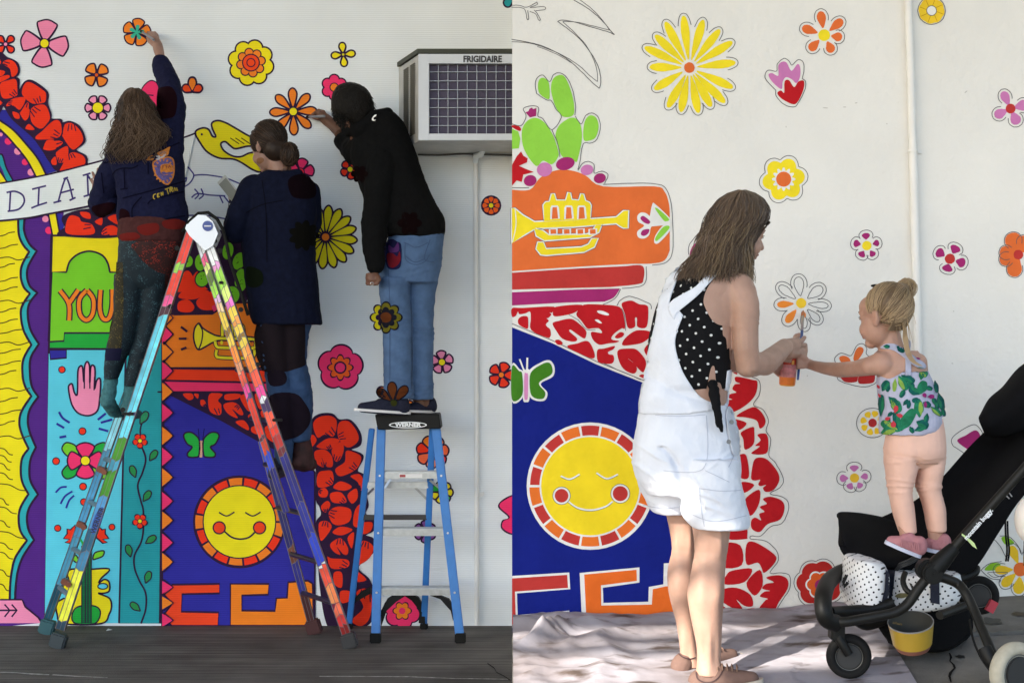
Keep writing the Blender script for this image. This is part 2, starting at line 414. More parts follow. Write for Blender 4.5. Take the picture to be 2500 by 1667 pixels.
roses('mural_roses', 11, [(-10, 300), (55, 310), (130, 350), (140, 420), (110, 455), (140, 470), (140, 560), (185, 490), (240, 480), (330, 540), (355, 580), (350, 640), (375, 720), (380, 760), (450, 765), (460, 790), (520, 780), (590, 820), (625, 920), (560, 985), (630, 1030), (640, 1075), (620, 1105), (440, 1140), (370, 1070), (320, 990), (255, 900), (190, 840), (90, 750), (30, 660), (-10, 690)],
  [[(-10, 310), (10, 340), (-10, 370)], [(22, 350), (60, 322), (108, 340), (133, 390), (123, 430), (90, 448), (75, 390)], [(-5, 400), (40, 410), (20, 440), (-5, 440)], [(-5, 455), (60, 435), (70, 455), (-5, 490)], [(5, 500), (60, 475), (120, 470), (130, 560), (120, 590), (40, 610), (10, 580)], [(-5, 620), (20, 640), (-5, 660)],
   [(165, 575), (185, 500), (230, 490), (310, 540), (340, 570), (335, 630), (290, 645), (230, 640)], [(60, 640), (110, 605), (190, 605), (150, 690), (100, 660), (50, 665)], [(95, 705), (140, 720), (145, 755), (110, 750)], [(160, 700), (205, 635), (220, 680), (215, 740), (185, 770), (150, 720)], [(235, 680), (330, 655), (370, 740), (350, 790), (300, 830), (235, 780)], [(190, 830), (215, 795), (255, 830), (240, 840)],
   [(265, 890), (310, 850), (400, 770), (450, 790), (440, 890), (290, 910)], [(465, 870), (480, 800), (530, 790), (590, 840), (615, 910), (580, 960), (530, 980), (465, 890)], [(325, 960), (360, 910), (465, 930), (400, 985), (330, 985)], [(420, 1000), (500, 960), (495, 1060), (440, 1080), (420, 1040)], [(380, 1065), (410, 1035), (420, 1090), (390, 1095)], [(450, 1120), (520, 1010), (600, 1020), (630, 1060), (610, 1100), (460, 1135)]], G_)
m = Motif('L', 6)
m.fill(C_((300, -30), (440, -40), (420, 155), (330, 155)), PUR).up().fill(C_((385, -20), (450, 40), (425, 155), (385, 155)), NAV).fill(C_((330, 0), (383, -5), (412, 155), (360, 155)), YEL)
m.fill(ell(*C_((312, 42))[0], 8, n=12), PPK).fill(ell(*C_((335, 120))[0], 9, n=12), PNK)
m.up().line(C_((330, 0), (360, 155)), 4, K, False, False).line(C_((383, -5), (412, 155)), 4, K, False, False)
m.build('projected_arches', lwall)
roses('mural_roses', 11, [(430, 40), (480, 5), (600, -20), (830, -20), (830, 152), (420, 152), (450, 100)],
  [[(450, 90), (480, 20), (540, 30), (560, 60), (630, 80), (640, 145), (470, 145)], [(550, -5), (610, 0), (620, 40), (570, 30)], [(650, 60), (700, 35), (695, 85)], [(700, 148), (720, 100), (770, 85), (810, 110), (815, 148)], [(740, 30), (820, 10), (820, 80), (770, 62)]], C_)
# banner with lettering
up_ = A_((-12, 1258), (330, 1195), (700, 1100), (1000, 1015), (1240, 948), (1335, 915)); lo_ = A_((1262, 1245), (1000, 1312), (650, 1402), (330, 1465), (190, 1492), (-12, 1512))
m = Motif('L', 16); m.fill(cat(up_, False) + cat(lo_, False), (214, 221, 226)).up(); m.line(up_, 4.2, K); m.line(lo_, 4.6, K)
INK = (62, 52, 110)
for s_ in [[(75, 1316), (68, 1442)], [(48, 1318), (105, 1310), (158, 1336), (168, 1385), (130, 1432), (55, 1446)], [(270, 1282), (264, 1405)], [(222, 1296), (265, 1285), (318, 1272)], [(217, 1424), (265, 1405), (325, 1386)],
           [(400, 1385), (455, 1220), (502, 1365)], [(412, 1322), (508, 1296)], [(368, 1388), (422, 1374)], [(478, 1372), (520, 1352)], [(436, 1226), (468, 1214)],
           [(600, 1195), (606, 1340)], [(600, 1195), (690, 1330), (686, 1180)], [(568, 1202), (622, 1186)], [(574, 1346), (630, 1328)], [(665, 1186), (712, 1172)],
           [(760, 1168), (820, 1140), (880, 1130), (940, 1130)], [(850, 1140), (850, 1290)], [(826, 1296), (880, 1284)], [(1012, 1080), (1015, 1195)], [(1014, 1225), (1017, 1240)]]:
    m.line(A_(*s_), 4.4, INK)
m.build('projected_banner', lwall)
m = Motif('L', 3)
for s_ in [[(1335, 918), (1290, 970), (1265, 1040), (1260, 1110), (1300, 1160), (1325, 1200), (1300, 1250), (1255, 1282)], [(1325, 1200), (1400, 1196), (1530, 1215), (1600, 1240), (1680, 1275)], [(1258, 1230), (1275, 1215), (1270, 1240), (1258, 1240)],
           [(1310, 1352), (1350, 1325), (1440, 1335), (1540, 1340)], [(1330, 1292), (1358, 1330), (1332, 1362)], [(1375, 1290), (1390, 1335), (1360, 1362)], [(1500, 1335), (1525, 1390)], [(1530, 1340), (1570, 1390)], [(1240, 1475), (1400, 1474), (1560, 1500)]]:
    m.line(A_(*s_), 3.4, (70, 66, 130))
m.build('projected_scroll_lines', lwall)
# dove
m = Motif('L', 4); dv = A_((1335, 908), (1380, 878), (1425, 886), (1452, 932), (1476, 934), (1452, 880), (1450, 842), (1490, 826), (1545, 842), (1600, 872), (1700, 930), (1800, 975), (1790, 1010), (1700, 1000), (1612, 1018), (1575, 998), (1540, 970), (1510, 985), (1530, 1030), (1590, 1068), (1650, 1072), (1715, 1046), (1800, 1060), (1790, 1170), (1730, 1162), (1650, 1112), (1590, 1088), (1500, 1082), (1420, 1042), (1372, 982))
m.blob(dv, YEL).up().line(dv, 4.6, K, True); m.fill(ell(*A_((1380, 920))[0], 3, n=8), K)
for x in (1575, 1610, 1650): m.line(A_((x, 945), (x + 60, 985)), 2.5, (80, 60, 20), False, False)
m.build('projected_dove', lwall)

# --- YOU panel and teal panels
m = Motif('L', 6); m.fill(C_((360, 155), (862, 155), (862, 410), (355, 405)), YEL).up()
gp = C_((355, 405), (455, 405)) + cat(C_((457, 398), (480, 330), (540, 280), (620, 262), (700, 290), (738, 345), (752, 405)), False) + C_((862, 408), (862, 820), (440, 820), (438, 875), (333, 875))
m.fill(gp, LIM).up(); dg = C_((333, 880), (438, 875), (443, 820), (862, 820), (862, 930), (335, 926)); m.fill(dg, GRN)
m.up().line(gp, 4.6, K, True, False).line(dg, 4.6, K, True, False).line(C_((355, 155), (862, 155)), 5, K, False, False).line(C_((357, 150), (335, 960)), 5, K, False, False)
for s_ in ([(412, 530), (472, 620), (475, 735)], [(538, 525), (472, 620)], [(595, 528), (545, 590), (548, 690), (592, 732), (635, 690), (640, 590), (597, 528)], [(690, 525), (684, 650), (705, 720), (745, 720), (768, 640), (770, 522)]):
    m.lay = 10; m.line(C_(*s_), 15.5, K)
for s_ in ([(412, 530), (472, 620), (475, 735)], [(538, 525), (472, 620)], [(595, 528), (545, 590), (548, 690), (592, 732), (635, 690), (640, 590), (597, 528)], [(690, 525), (684, 650), (705, 720), (745, 720), (768, 640), (770, 522)]):
    m.lay = 11; m.line(C_(*s_), 9, ORG)
m.build('projected_lettering_panel', lwall)
m = Motif('L', 6); lt = C_((335, 930), (862, 930)) + E_((765, 650), (752, 1188), (283, 1188)); m.fill(lt, TEA)
dt = C_((862, 400), (1112, 400), (1110, 1568)) + E_((1008, 1190), (752, 1190), (765, 650)); m.up(); m.fill(dt, TEAD)
m.up().line(C_((862, 930)) + E_((765, 650), (752, 1188)), 4.6, K).line(C_((1112, 400), (1110, 1568)) + E_((1010, 1190)), 5.5, K, False, False).line(C_((335, 930), (862, 930)), 4.6, K, False, False).fill(C_((340, 935), (455, 935), (455, 990), (346, 1000)), NAV).up().line(C_((340, 935), (455, 935), (455, 990), (346, 1000)), 4, K, True, False)
m.build('projected_teal_panel', lwall)
m = Motif('L', 10); hd = C_((470, 1200), (478, 1172), (496, 1170), (510, 1225), (530, 1236), (534, 1085), (548, 1048), (566, 1055), (576, 1160), (580, 1050), (598, 1015), (614, 1050), (616, 1165), (622, 1055), (642, 1042), (652, 1080), (648, 1200), (662, 1145), (682, 1128), (690, 1160), (684, 1260), (672, 1340), (640, 1374), (590, 1384), (530, 1362), (490, 1300))
m.blob(hd, PPK).up().line(hd, 4.2, K, True)
for a, b in (((578, 1090), (578, 1200)), ((616, 1090), (616, 1200)), ((648, 1120), (645, 1210))): m.line(C_(a, b), 3.2, K, False, False)
m.build('projected_hand', lwall)
m = Motif('L', 9)
for s_ in ([(405, 1358), (430, 1400), (478, 1432)], [(388, 1438), (440, 1468)], [(408, 1532), (455, 1524)], [(670, 1412), (725, 1368)], [(690, 1432), (768, 1410)], [(676, 1472), (742, 1490)]): m.line(C_(*s_), 5.5, NAV)
for s_ in ([(352, 366), (385, 334), (422, 330)], [(383, 437), (412, 388), (458, 358)], [(418, 464), (438, 415), (468, 384)]): m.line(E_(*s_), 4.5, NAV)
for x, y, r in ((425, 1070, 20), (565, 1490, 22)): m.fill(ell(*C_((x, y))[0], r / 2.8 + 2, n=14), K).up().fill(ell(*C_((x, y))[0], r / 2.8 - .5, n=14), RED).up(-1)
for x, y, r in ((355, 168, 20), (525, 328, 20), (530, 425, 19), (365, 590, 18), (707, 583, 17)): m.fill(ell(*E_((x, y))[0], r / 2.58 + 2, n=14), K).up().fill(ell(*E_((x, y))[0], r / 2.58 - .5, n=14), RED).up(-1)
m.build('projected_dots', lwall)
# hibiscus with leaves
m = Motif('L', 9)
cx, cy = E_((540, 165))[0]
for a in (35, 145, -35, -145): q = petal(cx, cy, a, 18, 66, 16, .5); m.fill(q, LIM if a in (35, -145) else GRN)
m.up()
for a in (35, 145, -35, -145): m.line(petal(cx, cy, a, 18, 66, 16, .5), 3.6, K, True, False)
m.up()
for a in (0, 90, 180, -90): m.fill(petal(cx, cy, a, 4, 44, 22, .68), PNK)
m.up()
for a in (0, 90, 180, -90): m.line(petal(cx, cy, a, 4, 44, 22, .68), 3.8, K, True, False)
m.up().fill(ell(cx, cy, 13), K).up().fill(ell(cx, cy, 10.5), YEL); m.build('projected_hibiscus', lwall)
# small crown flowers, leaves and guitar
m = Motif('L', 9)
for sx in (0, 1):
    X = (lambda x: x) if not sx else (lambda x: 1090 - x)
    q = E_(*[(X(x), y) for x, y in ((402, 655), (425, 625), (425, 595), (445, 600), (475, 570), (478, 615), (480, 650), (440, 685), (412, 680), (440, 660))])
    m.fill(q, RED).up().line(q, 3.6, K, True, False).up(-1)
for q in (E_((588, 785), (600, 745), (655, 732), (650, 765), (610, 782)), E_((500, 800), (485, 765), (450, 750), (455, 780), (480, 805))): m.blob(q, LIM).up().line(q, 3.4, K, True).up(-1)
m.line(E_((490, 640), (520, 680), (525, 720)), 5, GRN).line(E_((600, 650), (570, 690), (565, 720)), 5, GRN)
gt = E_((412, 862), (470, 846), (545, 850), (690, 846), (640, 905), (625, 935), (660, 912), (690, 930), (690, 985), (650, 1000), (622, 1000), (690, 1030), (705, 1080), (690, 1130), (640, 1190), (400, 1190), (362, 1130), (360, 1060), (420, 1020), (390, 985), (398, 930), (430, 940), (432, 900))
m.up(); m.blob(gt, YEL).up().line(gt, 4.2, K, True)
m.up().blob(E_((455, 1145), (480, 1092), (545, 1075), (612, 1085), (635, 1125), (600, 1189), (480, 1189)), GRN).up().line(E_((455, 1145), (480, 1092), (545, 1075), (612, 1085), (635, 1125), (600, 1189), (480, 1189)), 3.6, K, True)
m.up().fill(E_((520, 700), (575, 700), (577, 1188), (518, 1188)), (20, 100, 60)).up()
for x in (518, 540, 557, 577): m.line(E_((x, 700), (x, 1188)), 2.8, K, False, False)
m.fill(ell(*E_((650, 955))[0], 11, 6), TEA).line(ell(*E_((650, 955))[0], 12, 7), 3, K, True, False).fill(ell(*E_((428, 1018))[0], 10, 5), TEA)
m.build('projected_guitar', lwall)
# vine on the dark teal strip
m = Motif('L', 10); m.line(E_((885, 60), (920, 150), (900, 240), (870, 320), (890, 420), (905, 480), (905, 600), (890, 680), (850, 760), (850, 840), (880, 920), (920, 1000), (920, 1100), (890, 1190)), 4.4, K)
m.line(C_((975, 1420), (960, 1480)) + E_((890, 20)), 4.0, K)
for x, y, a in ((945, 140, -55), (855, 245, -110), (905, 395, -55), (825, 745, -105), (920, 660, -35), (920, 910, -70), (885, 1085, -140)):
    q = petal(*E_((x, y + 25))[0], a, 0, 30, 8, .5); m.up().fill(q, (40, 130, 70)).up().line(q, 3, K, True, False).up(-2)
q = petal(*C_((960, 1440))[0], -60, 0, 34, 9, .5); m.up().fill(q, (40, 130, 90)).up().line(q, 3, K, True, False)
for x, y in ((885, 40), (885, 545)):
    c = E_((x, y))[0]; m.up().fill(lobed(*c, 5, 20, .35, 20), K).up()
    for k in range(5): m.fill(petal(*c, 20 + 72 * k, 3, 16.5, 6.5, .65), RED)
    m.up().fill(ell(*c, 6), K).up().fill(ell(*c, 4.5), YEL)
m.build('projected_vine', lwall)

# --- rug: triangles, trumpet panel, stripes, roses, navy field, sun, steps
m = Motif('L', 8)
m.blob(C_((1115, 690), (1115, 110), (1260, 90), (1560, 130), (1680, 240), (1680, 640), (1500, 690), (1300, 690)), K).up()
for b in ([(1120, 120), (1200, 90), (1270, 110), (1250, 170), (1160, 200)], [(1180, 200), (1250, 180), (1290, 130), (1330, 160), (1290, 280), (1200, 270)], [(1205, 480), (1230, 430), (1290, 395), (1330, 470), (1285, 520), (1220, 540)], [(1290, 500), (1350, 400), (1400, 500), (1420, 520), (1340, 530)], [(1220, 575), (1290, 515), (1430, 535), (1330, 590)], [(1222, 610), (1285, 592), (1330, 640), (1300, 678), (1222, 668)], [(1345, 600), (1450, 535), (1490, 600), (1480, 655), (1380, 660)], [(1120, 300), (1190, 290), (1215, 380), (1150, 420), (1120, 400)], [(1125, 450), (1190, 440), (1195, 560), (1130, 580)]): m.blob(C_(*b), RED)
m.blob(C_((1450, 640), (1490, 625), (1500, 655), (1470, 680)), PNK)
m.up()
for x, y, rx, ry, ro in ((1283, 330, 38, 42, 0), (1370, 340, 37, 58, 0), (1385, 452, 46, 52, 20), (1490, 480, 44, 90, -5), (1560, 260, 38, 60, 10), (1636, 330, 42, 62, 20), (1650, 460, 44, 80, 5), (1590, 560, 50, 60, 0)):
    c = C_((x, y))[0]; m.fill(ell(*c, rx / 2.8 + 2.5, ry / 2.8 + 2.5, ro), K).up().fill(ell(*c, rx / 2.8 - .5, ry / 2.8 - .5, ro), LIM).up()
    for k in range(4): m.fill(ell(c[0] + random.uniform(-6, 6), c[1] + random.uniform(-11, 11), 1.3, n=6), (40, 80, 20))
m.build('mural_cacti', lwall)
m = Motif('L', 14)
op = H_((75, 170), (175, 178)) + H_((520, 172), (600, 118), (700, 70), (900, 70), (1000, 150), (1060, 215), (1330, 228), (1375, 300), (1372, 560), (1330, 662), (175, 665), (75, 665))
m.fill(op, (240, 118, 36)); st1 = H_((75, 668), (1180, 684), (1195, 770), (1150, 800), (75, 778)); st2 = H_((75, 780), (1050, 800), (1020, 884), (75, 884))
m.fill(st1, (222, 58, 28)).fill(st2, (226, 50, 98)).up().line(op, 4.6, K, True, False).line(st1, 4.2, K, True, False).line(st2, 4.6, K, True, False)
# trumpet
for q, cl in ((H_((348, 380), (360, 300), (398, 258), (430, 300), (500, 345), (590, 375), (820, 378), (1010, 400), (1080, 388), (1105, 400), (1100, 455), (1070, 460), (1010, 432), (830, 420), (600, 415), (530, 430), (450, 475), (395, 498), (365, 460)), 1),):
    m.up().blob(q, (222, 208, 40)).up().line(q, 4, K, True)
m.line(H_((398, 262), (430, 330), (420, 430), (395, 495)), 3.5, K)
for s_ in (((610, 375), (615, 260), (660, 240), (700, 270), (712, 375)), ((730, 375), (735, 290), (775, 270), (800, 300), (802, 378)), ((545, 420), (560, 470), (620, 480), (880, 485), (915, 450), (912, 420)), ((560, 500), (555, 550), (600, 570), (850, 575), (900, 545), (905, 500))):
    m.up().line(H_(*s_), 10.5, K).up().line(H_(*s_), 6.5, (222, 208, 40))
for x in (605, 690, 775, 850): m.up().fill(ell(*H_((x, 435))[0], 3.5, 5, n=10), (222, 208, 40))
for s_ in (((235, 290), (292, 335)), ((215, 398), (285, 398)), ((235, 498), (285, 478))): m.line(H_(*s_), 5.5, K, False, False)
for (x, y, a, c) in ((1205, 420, -120, (150, 60, 150)), (1205, 480, 120, (150, 60, 150)), (1290, 400, -60, GRN), (1290, 470, 60, GRN)):
    q = petal(*H_((1255, 445))[0], a, 5, 32, 9, .6); m.up().fill(q, c).up().line(q, 3, K, True, False)
m.build('mural_trumpet_panel', lwall)
roses('mural_roses', 8, [(90, 886), (1000, 886), (1250, 950), (1340, 1060), (1370, 1200), (1300, 1410), (1130, 1425), (980, 1352), (620, 1140), (130, 905)],
  [[(250, 902), (330, 897), (345, 940), (300, 955)], [(350, 902), (392, 902), (385, 945)], [(410, 960), (440, 955), (460, 985), (455, 1015), (415, 1005)], [(490, 905), (610, 902), (570, 960), (600, 1000), (590, 1090), (495, 1055)], [(640, 905), (770, 902), (750, 945), (640, 955)], [(790, 908), (870, 905), (880, 960), (850, 1060), (775, 950)], [(620, 1000), (700, 975), (760, 1005), (800, 1080), (770, 1092), (700, 1040), (750, 1120), (660, 1080)], [(850, 1090), (900, 1080), (930, 1130), (925, 1160), (850, 1120)], [(730, 1160), (800, 1140), (845, 1190), (840, 1230)], [(880, 1200), (960, 1190), (965, 1270), (880, 1250)], [(905, 905), (1000, 905), (1040, 980), (950, 1040)], [(960, 1060), (1080, 1000), (1150, 1080), (1080, 1160), (1000, 1150)], [(1000, 1200), (1080, 1190), (1130, 1280), (1080, 1340), (1010, 1290)], [(1150, 1190), (1250, 1130), (1330, 1200), (1290, 1350), (1200, 1380)]], H_)
m = Motif('L', 9); nv = H_((75, 962), (135, 905), (620, 1148), (980, 1348), (1130, 1420)) + [(690, 1120), (722, 1142), (760, 1142), (769, 1152), (769, 1526), (396, 1526)]
m.fill(nv, NAV).up().line(nv, 5, K, True, False); m.build('projected_navy_field', lwall)
ys_ = [726, 776, 816, 859, 905, 956, 1007, 1063, 1114, 1164, 1222, 1269, 1323, 1370, 1432, 1470, 1512]
for i, y in enumerate(ys_):
    m = Motif('L', 24); c = PNK if i % 2 == 0 else ORG; h = 22 if i < 14 else 16
    q = [(397, y - h), (424, y), (397, y + h)]; m.fill(q, c).up().line([(400, y - h - 3), (424, y), (400, y + h + 3)], 3.6, K, False, False); m.build('projected_triangle', lwall)
m = Motif('L', 11)
for sx in (0, 1):
    X = (lambda x: x) if not sx else (lambda x: 836 - x)
    q = H_(*[(X(x), y) for x, y in ((258, 1290), (275, 1255), (330, 1252), (385, 1295), (402, 1345), (398, 1450), (375, 1475), (305, 1474), (292, 1440), (335, 1385), (290, 1355))])
    m.blob(q, GRN).up().line(q, 4, K, True).up(-1)
m.up().fill(H_((404, 1325), (432, 1325), (427, 1478), (402, 1478)), (200, 150, 130)).line(H_((400, 1325), (390, 1215)), 2, (25, 22, 80), False, False).line(H_((430, 1325), (445, 1215)), 2, (25, 22, 80), False, False)
m.build('mural_butterfly', lwall)
def sunface(side, cx, cy, R, r, segs, lay, ring, sa, sb, face, name, parent, gap, line_c, lw, feats):
    m = Motif(side, lay); m.fill(ell(cx, cy, R + lw * .8, n=48), line_c).up()
    for k in range(segs):
        a0, a1 = 2 * math.pi * (k + gap) / segs, 2 * math.pi * (k + 1 - gap) / segs
        aa = [a0 + (a1 - a0) * j / 5 for j in range(6)]; jr = random.uniform(-1.2, 1.2)
        q = [(cx + (R - ring + jr) * math.cos(a), cy + (R - ring + jr) * math.sin(a)) for a in aa] + [(cx + (r + ring) * math.cos(a), cy + (r + ring) * math.sin(a)) for a in aa[::-1]]
        m.fill(q, sa if k % 2 else sb)
    m.fill(ell(cx, cy, r, n=44), face).up(); feats(m); return m.build(name, parent)
def lf(m):
    for x in (1430, 1595): m.line(E_((x - 48, 490), (x, 513), (x + 50, 488)), 3.6, K)
    m.line(E_((1415, 608), (1460, 645), (1515, 658), (1570, 648), (1612, 612)), 4.4, K)
    for x in (1384, 1638): m.up().fill(ell(*E_((x, 587))[0], 16.5), K).up().fill(ell(*E_((x, 587))[0], 13), (226, 66, 30)).up(-2)
sunface('L', 585, 1273, 110, 87, 17, 11, 3, RED, (240, 118, 36), YEL, 'mural_sun', lwall, .07, K, 4, lf)
m = Motif('L', 11); bl = E_((1090, 945), (1385, 940), (1385, 1000), (1150, 1005), (1145, 1115), (1380, 1120), (1375, 1205), (1085, 1205), (1030, 1140), (1088, 1065), (1030, 1000))
m.fill(bl, (232, 66, 34)).up().line(bl, 5, K, True, False)
b2 = [(563, 1424), (657, 1424), (655, 1450), (591, 1452), (591, 1489), (672, 1490), (675, 1459), (701, 1458), (704, 1420), (752, 1416), (764, 1424), (766, 1526), (563, 1526)]
m.up().fill(b2, (242, 120, 34)).up().line(b2, 5, K, True, False); m.build('mural_step_blocks', lwall)
roses('mural_roses', 9, [(60, 120), (110, 65), (200, 60), (250, 100), (330, 105), (395, 190), (395, 270), (330, 305), (415, 350), (375, 450), (425, 490), (430, 600), (450, 690), (430, 750), (490, 800), (490, 860), (430, 900), (490, 930), (490, 1010), (380, 1120), (450, 1200), (480, 1260), (490, 1340), (490, 1460), (410, 1535), (180, 1535), (100, 1000), (95, 820), (130, 760), (120, 700), (95, 640), (95, 440), (30, 300)],
  [[(70, 130), (110, 80), (190, 70), (235, 110), (215, 210), (150, 200), (100, 220)], [(250, 120), (320, 110), (380, 190), (380, 250), (310, 290), (245, 220)], [(35, 245), (65, 200), (95, 240), (60, 290), (40, 290)], [(110, 265), (180, 225), (255, 240), (190, 300), (100, 290)], [(200, 305), (265, 250), (285, 300), (260, 370), (225, 385)], [(80, 320), (150, 305), (200, 350), (205, 420), (160, 420), (130, 360), (145, 425), (95, 400)], [(300, 315), (360, 325), (405, 360), (370, 440), (260, 490), (225, 440), (290, 390)], [(105, 470), (160, 450), (205, 460), (205, 545), (105, 565)], [(330, 490), (390, 475), (420, 520), (405, 590), (380, 530)], [(210, 570), (260, 525), (340, 560), (290, 590)], [(110, 590), (150, 570), (175, 600), (160, 635), (115, 630)], [(190, 610), (260, 600), (300, 650), (290, 675), (205, 670)], [(310, 620), (370, 575), (380, 640), (340, 680)], [(130, 690), (170, 660), (190, 690), (160, 740), (130, 720)], [(180, 740), (240, 700), (330, 720), (325, 800), (250, 830), (200, 810)], [(360, 730), (400, 690), (400, 830), (350, 830)], [(110, 820), (160, 800), (200, 840), (150, 920), (120, 930)], [(205, 880), (260, 840), (345, 860), (270, 900)], [(310, 920), (355, 880), (340, 990)], [(190, 960), (260, 920), (310, 980), (310, 1030), (280, 1030), (235, 980), (260, 1035), (210, 1010)], [(400, 820), (480, 810), (470, 870), (410, 890)], [(400, 950), (440, 940), (490, 980), (460, 1060), (370, 1110), (370, 1040)], [(170, 1050), (200, 1060), (310, 1070), (310, 1120), (200, 1130)], [(215, 1160), (270, 1160), (270, 1260), (220, 1240)], [(350, 1150), (380, 1150), (440, 1210), (350, 1220)], [(260, 1290), (330, 1290), (350, 1340), (270, 1370)], [(370, 1300), (440, 1270), (480, 1340), (460, 1480), (400, 1530), (340, 1490), (420, 1400)]], I_)

# --- loose flowers on the white wall
def flower(cx, cy, n, r, pc, cc, cr=9, rot=-90, w=None, r0=3, fat=.62, ow=4.5, lay=3, name='painted_flower', skip=()):  # painted_flower on the left wall is projected image put on as flat colour
    m = Motif('L', lay); w = w or r * .3
    for k in range(n):
        if k in skip: continue
        m.fill(offset(petal(cx, cy, rot + 360 * k / n, r0, r, w, fat), ow * .55), K)
    m.up()
    for k in range(n):
        if k in skip: continue
        m.fill(offset(petal(cx, cy, rot + 360 * k / n, r0 + 2, r, w, fat), -ow * .35), pc if not isinstance(pc, list) else pc[k % len(pc)])
    m.up().fill(ell(cx, cy, cr + 2.5), K).up().fill(ell(cx, cy, cr), cc)
    return m.build(name, lwall)
flower(14, 109, 4, 26, RED, PPK, 4, 45, 8)
flower(109, 107, 4, 58, (226, 128, 164), YEL, 10, -82, 24, 6, .75)
m = Motif('L', 3); cx, cy = 334, 80
for k in range(5): m.fill(offset(petal(cx, cy, -80 + 72 * k, 4, 34, 14, .7), 2.2), K)
m.up()
for k in range(5): m.fill(offset(petal(cx, cy, -80 + 72 * k, 6, 34, 14, .7), -1.2), ORG)
m.up()
for k in range(5): m.fill(petal(cx, cy, -80 + 72 * k, 0, 19, 5, .8), (50, 165, 140))
m.build('painted_flower', lwall)
flower(236, 184, 4, 31, ORG, (200, 80, 30), 4, -40, 13, 3, .7)
flower(239, 264, 6, 31, (222, 140, 175), YEL, 12.5, -60, 10, 8, .7)
m = Motif('L', 3); c = A_((1315, 630))[0]
for a in (-90, -150, -30): m.fill(offset(petal(*c, a, 0, 36 if a == -90 else 27, 10, .55), 2.4), K)
m.up()
for a, cl in ((-150, (220, 74, 30)), (-30, (220, 74, 30)), (-90, ORG)): m.fill(offset(petal(*c, a, 3, 34 if a == -90 else 26, 9, .55), -1), cl)
m.build('mural_tulip', lwall)
m = Motif('L', 3); q = A_((970, 700), (975, 610), (1035, 556), (1090, 600), (1110, 720), (1060, 780)); m.blob(offset(q, 3), K).up().blob(q, PNK).up().line(A_((1000, 650), (1050, 655)), 3, K); m.build('painted_flower', lwall)
m = Motif('L', 3); cx, cy = 613, 154
for k in range(8): m.fill(ell(cx + 37 * math.cos(k * .785 + .25), cy + 37 * math.sin(k * .785 + .25), 21.5), K)
m.up()
for k in range(8): m.fill(ell(cx + 37 * math.cos(k * .785 + .25), cy + 37 * math.sin(k * .785 + .25), 17.5), YEL)
m.up()
for k in range(8): m.fill(ell(cx + 25 * math.cos(k * .785 + .6), cy + 25 * math.sin(k * .785 + .6), 12), K)
m.up()
for k in range(8): m.fill(ell(cx + 25 * math.cos(k * .785 + .6), cy + 25 * math.sin(k * .785 + .6), 9), ORG)
m.up().fill(ell(cx, cy, 22), K).up().fill(ell(cx, cy, 19), (226, 70, 30)).up().line(ell(cx, cy, 10), 2.5, K, True, False); m.build('painted_flower', lwall)
flower(838, 134, 4, 29, YEL, (200, 190, 40), 3, -96, 8, 2, .6)
m = Motif('L', 3); cx, cy = 816, 214
for k in range(6): m.fill(ell(cx + 19 * math.cos(k * 1.047 - 1.57), cy + 19 * math.sin(k * 1.047 - 1.57), 14.5), K)
m.up()
for k in range(6): m.fill(ell(cx + 19 * math.cos(k * 1.047 - 1.57), cy + 19 * math.sin(k * 1.047 - 1.57), 11), PNK)
m.up().fill(ell(cx, cy, 11.5), K).up().fill(ell(cx, cy, 9), ORG); m.build('painted_flower', lwall)
flower(716, 273, 8, 57, ORG, YEL, 9, -92, 10, 8, .65)
flower(855, 414, 5, 24, RED, YEL, 6, 10, 9, 3)
flower(734, 420, 5, 33, PNK, (220, 40, 60), 8, -80, 13, 3, .7)
flower(795, 579, 16, 77, YEL, (240, 120, 40), 9, -84, 10.5, 10, .68, 5)
m = Motif('L', 3); cx, cy = 831, 897
m.fill(lobed(cx, cy, 5, 58, .2, -85, .6), K).up().fill(lobed(cx, cy, 5, 53.5, .2, -85, .6), PNK).up().fill(lobed(cx, cy, 8, 33, .28, 0, 1), K).up().fill(lobed(cx, cy, 8, 29, .3, 0, 1), (232, 88, 34)).up().fill(ell(cx, cy, 15.5), K).up().fill(ell(cx, cy, 11.5), PNK); m.build('mural_rose', lwall)
m = Motif('L', 3); cx, cy = 943, 775
m.fill(lobed(cx, cy, 8, 41, .25, 0, .8), K).up().fill(lobed(cx, cy, 8, 36.5, .27, 0, .8), YEL).up().fill(lobed(cx, cy, 8, 26, .25, 0, .8), K).up().fill(ell(cx, cy, 13), ORG); m.build('painted_flower', lwall)
flower(1079, 884, 5, 28, (215, 130, 170), YEL, 7.5, -95, 11, 4, .7)
flower(1224, 915, 5, 31, (220, 56, 34), ORG, 6, -70, 12, 4, .7)
m = Motif('L', 3); cx, cy = 1199, 502; m.fill(ell(cx, cy, 25), K).up()
for k in range(8): m.fill(petal(cx, cy, 45 * k, 8, 21, 6, .65), (232, 92, 34))
m.up().fill(ell(cx, cy, 7.5), K).up().fill(ell(cx, cy, 5.5), YEL); m.build('painted_flower', lwall)
flower(963, 981, 7, 52, ORG, (150, 140, 30), 8, -140, 12, 8, .6)
flower(1056, 1103, 7, 40, [ORG, (238, 96, 60), RED], GRN, 9, -60, 13, 6, .7)
flower(1079, 1201, 7, 27, [YEL, YEL, GRN], GRN, 8, -50, 9, 5, .7)
flower(1038, 1297, 6, 27, (130, 80, 150), YEL, 6, -30, 9, 5, .7)
m = Motif('L', 3); cx, cy = 982, 1490
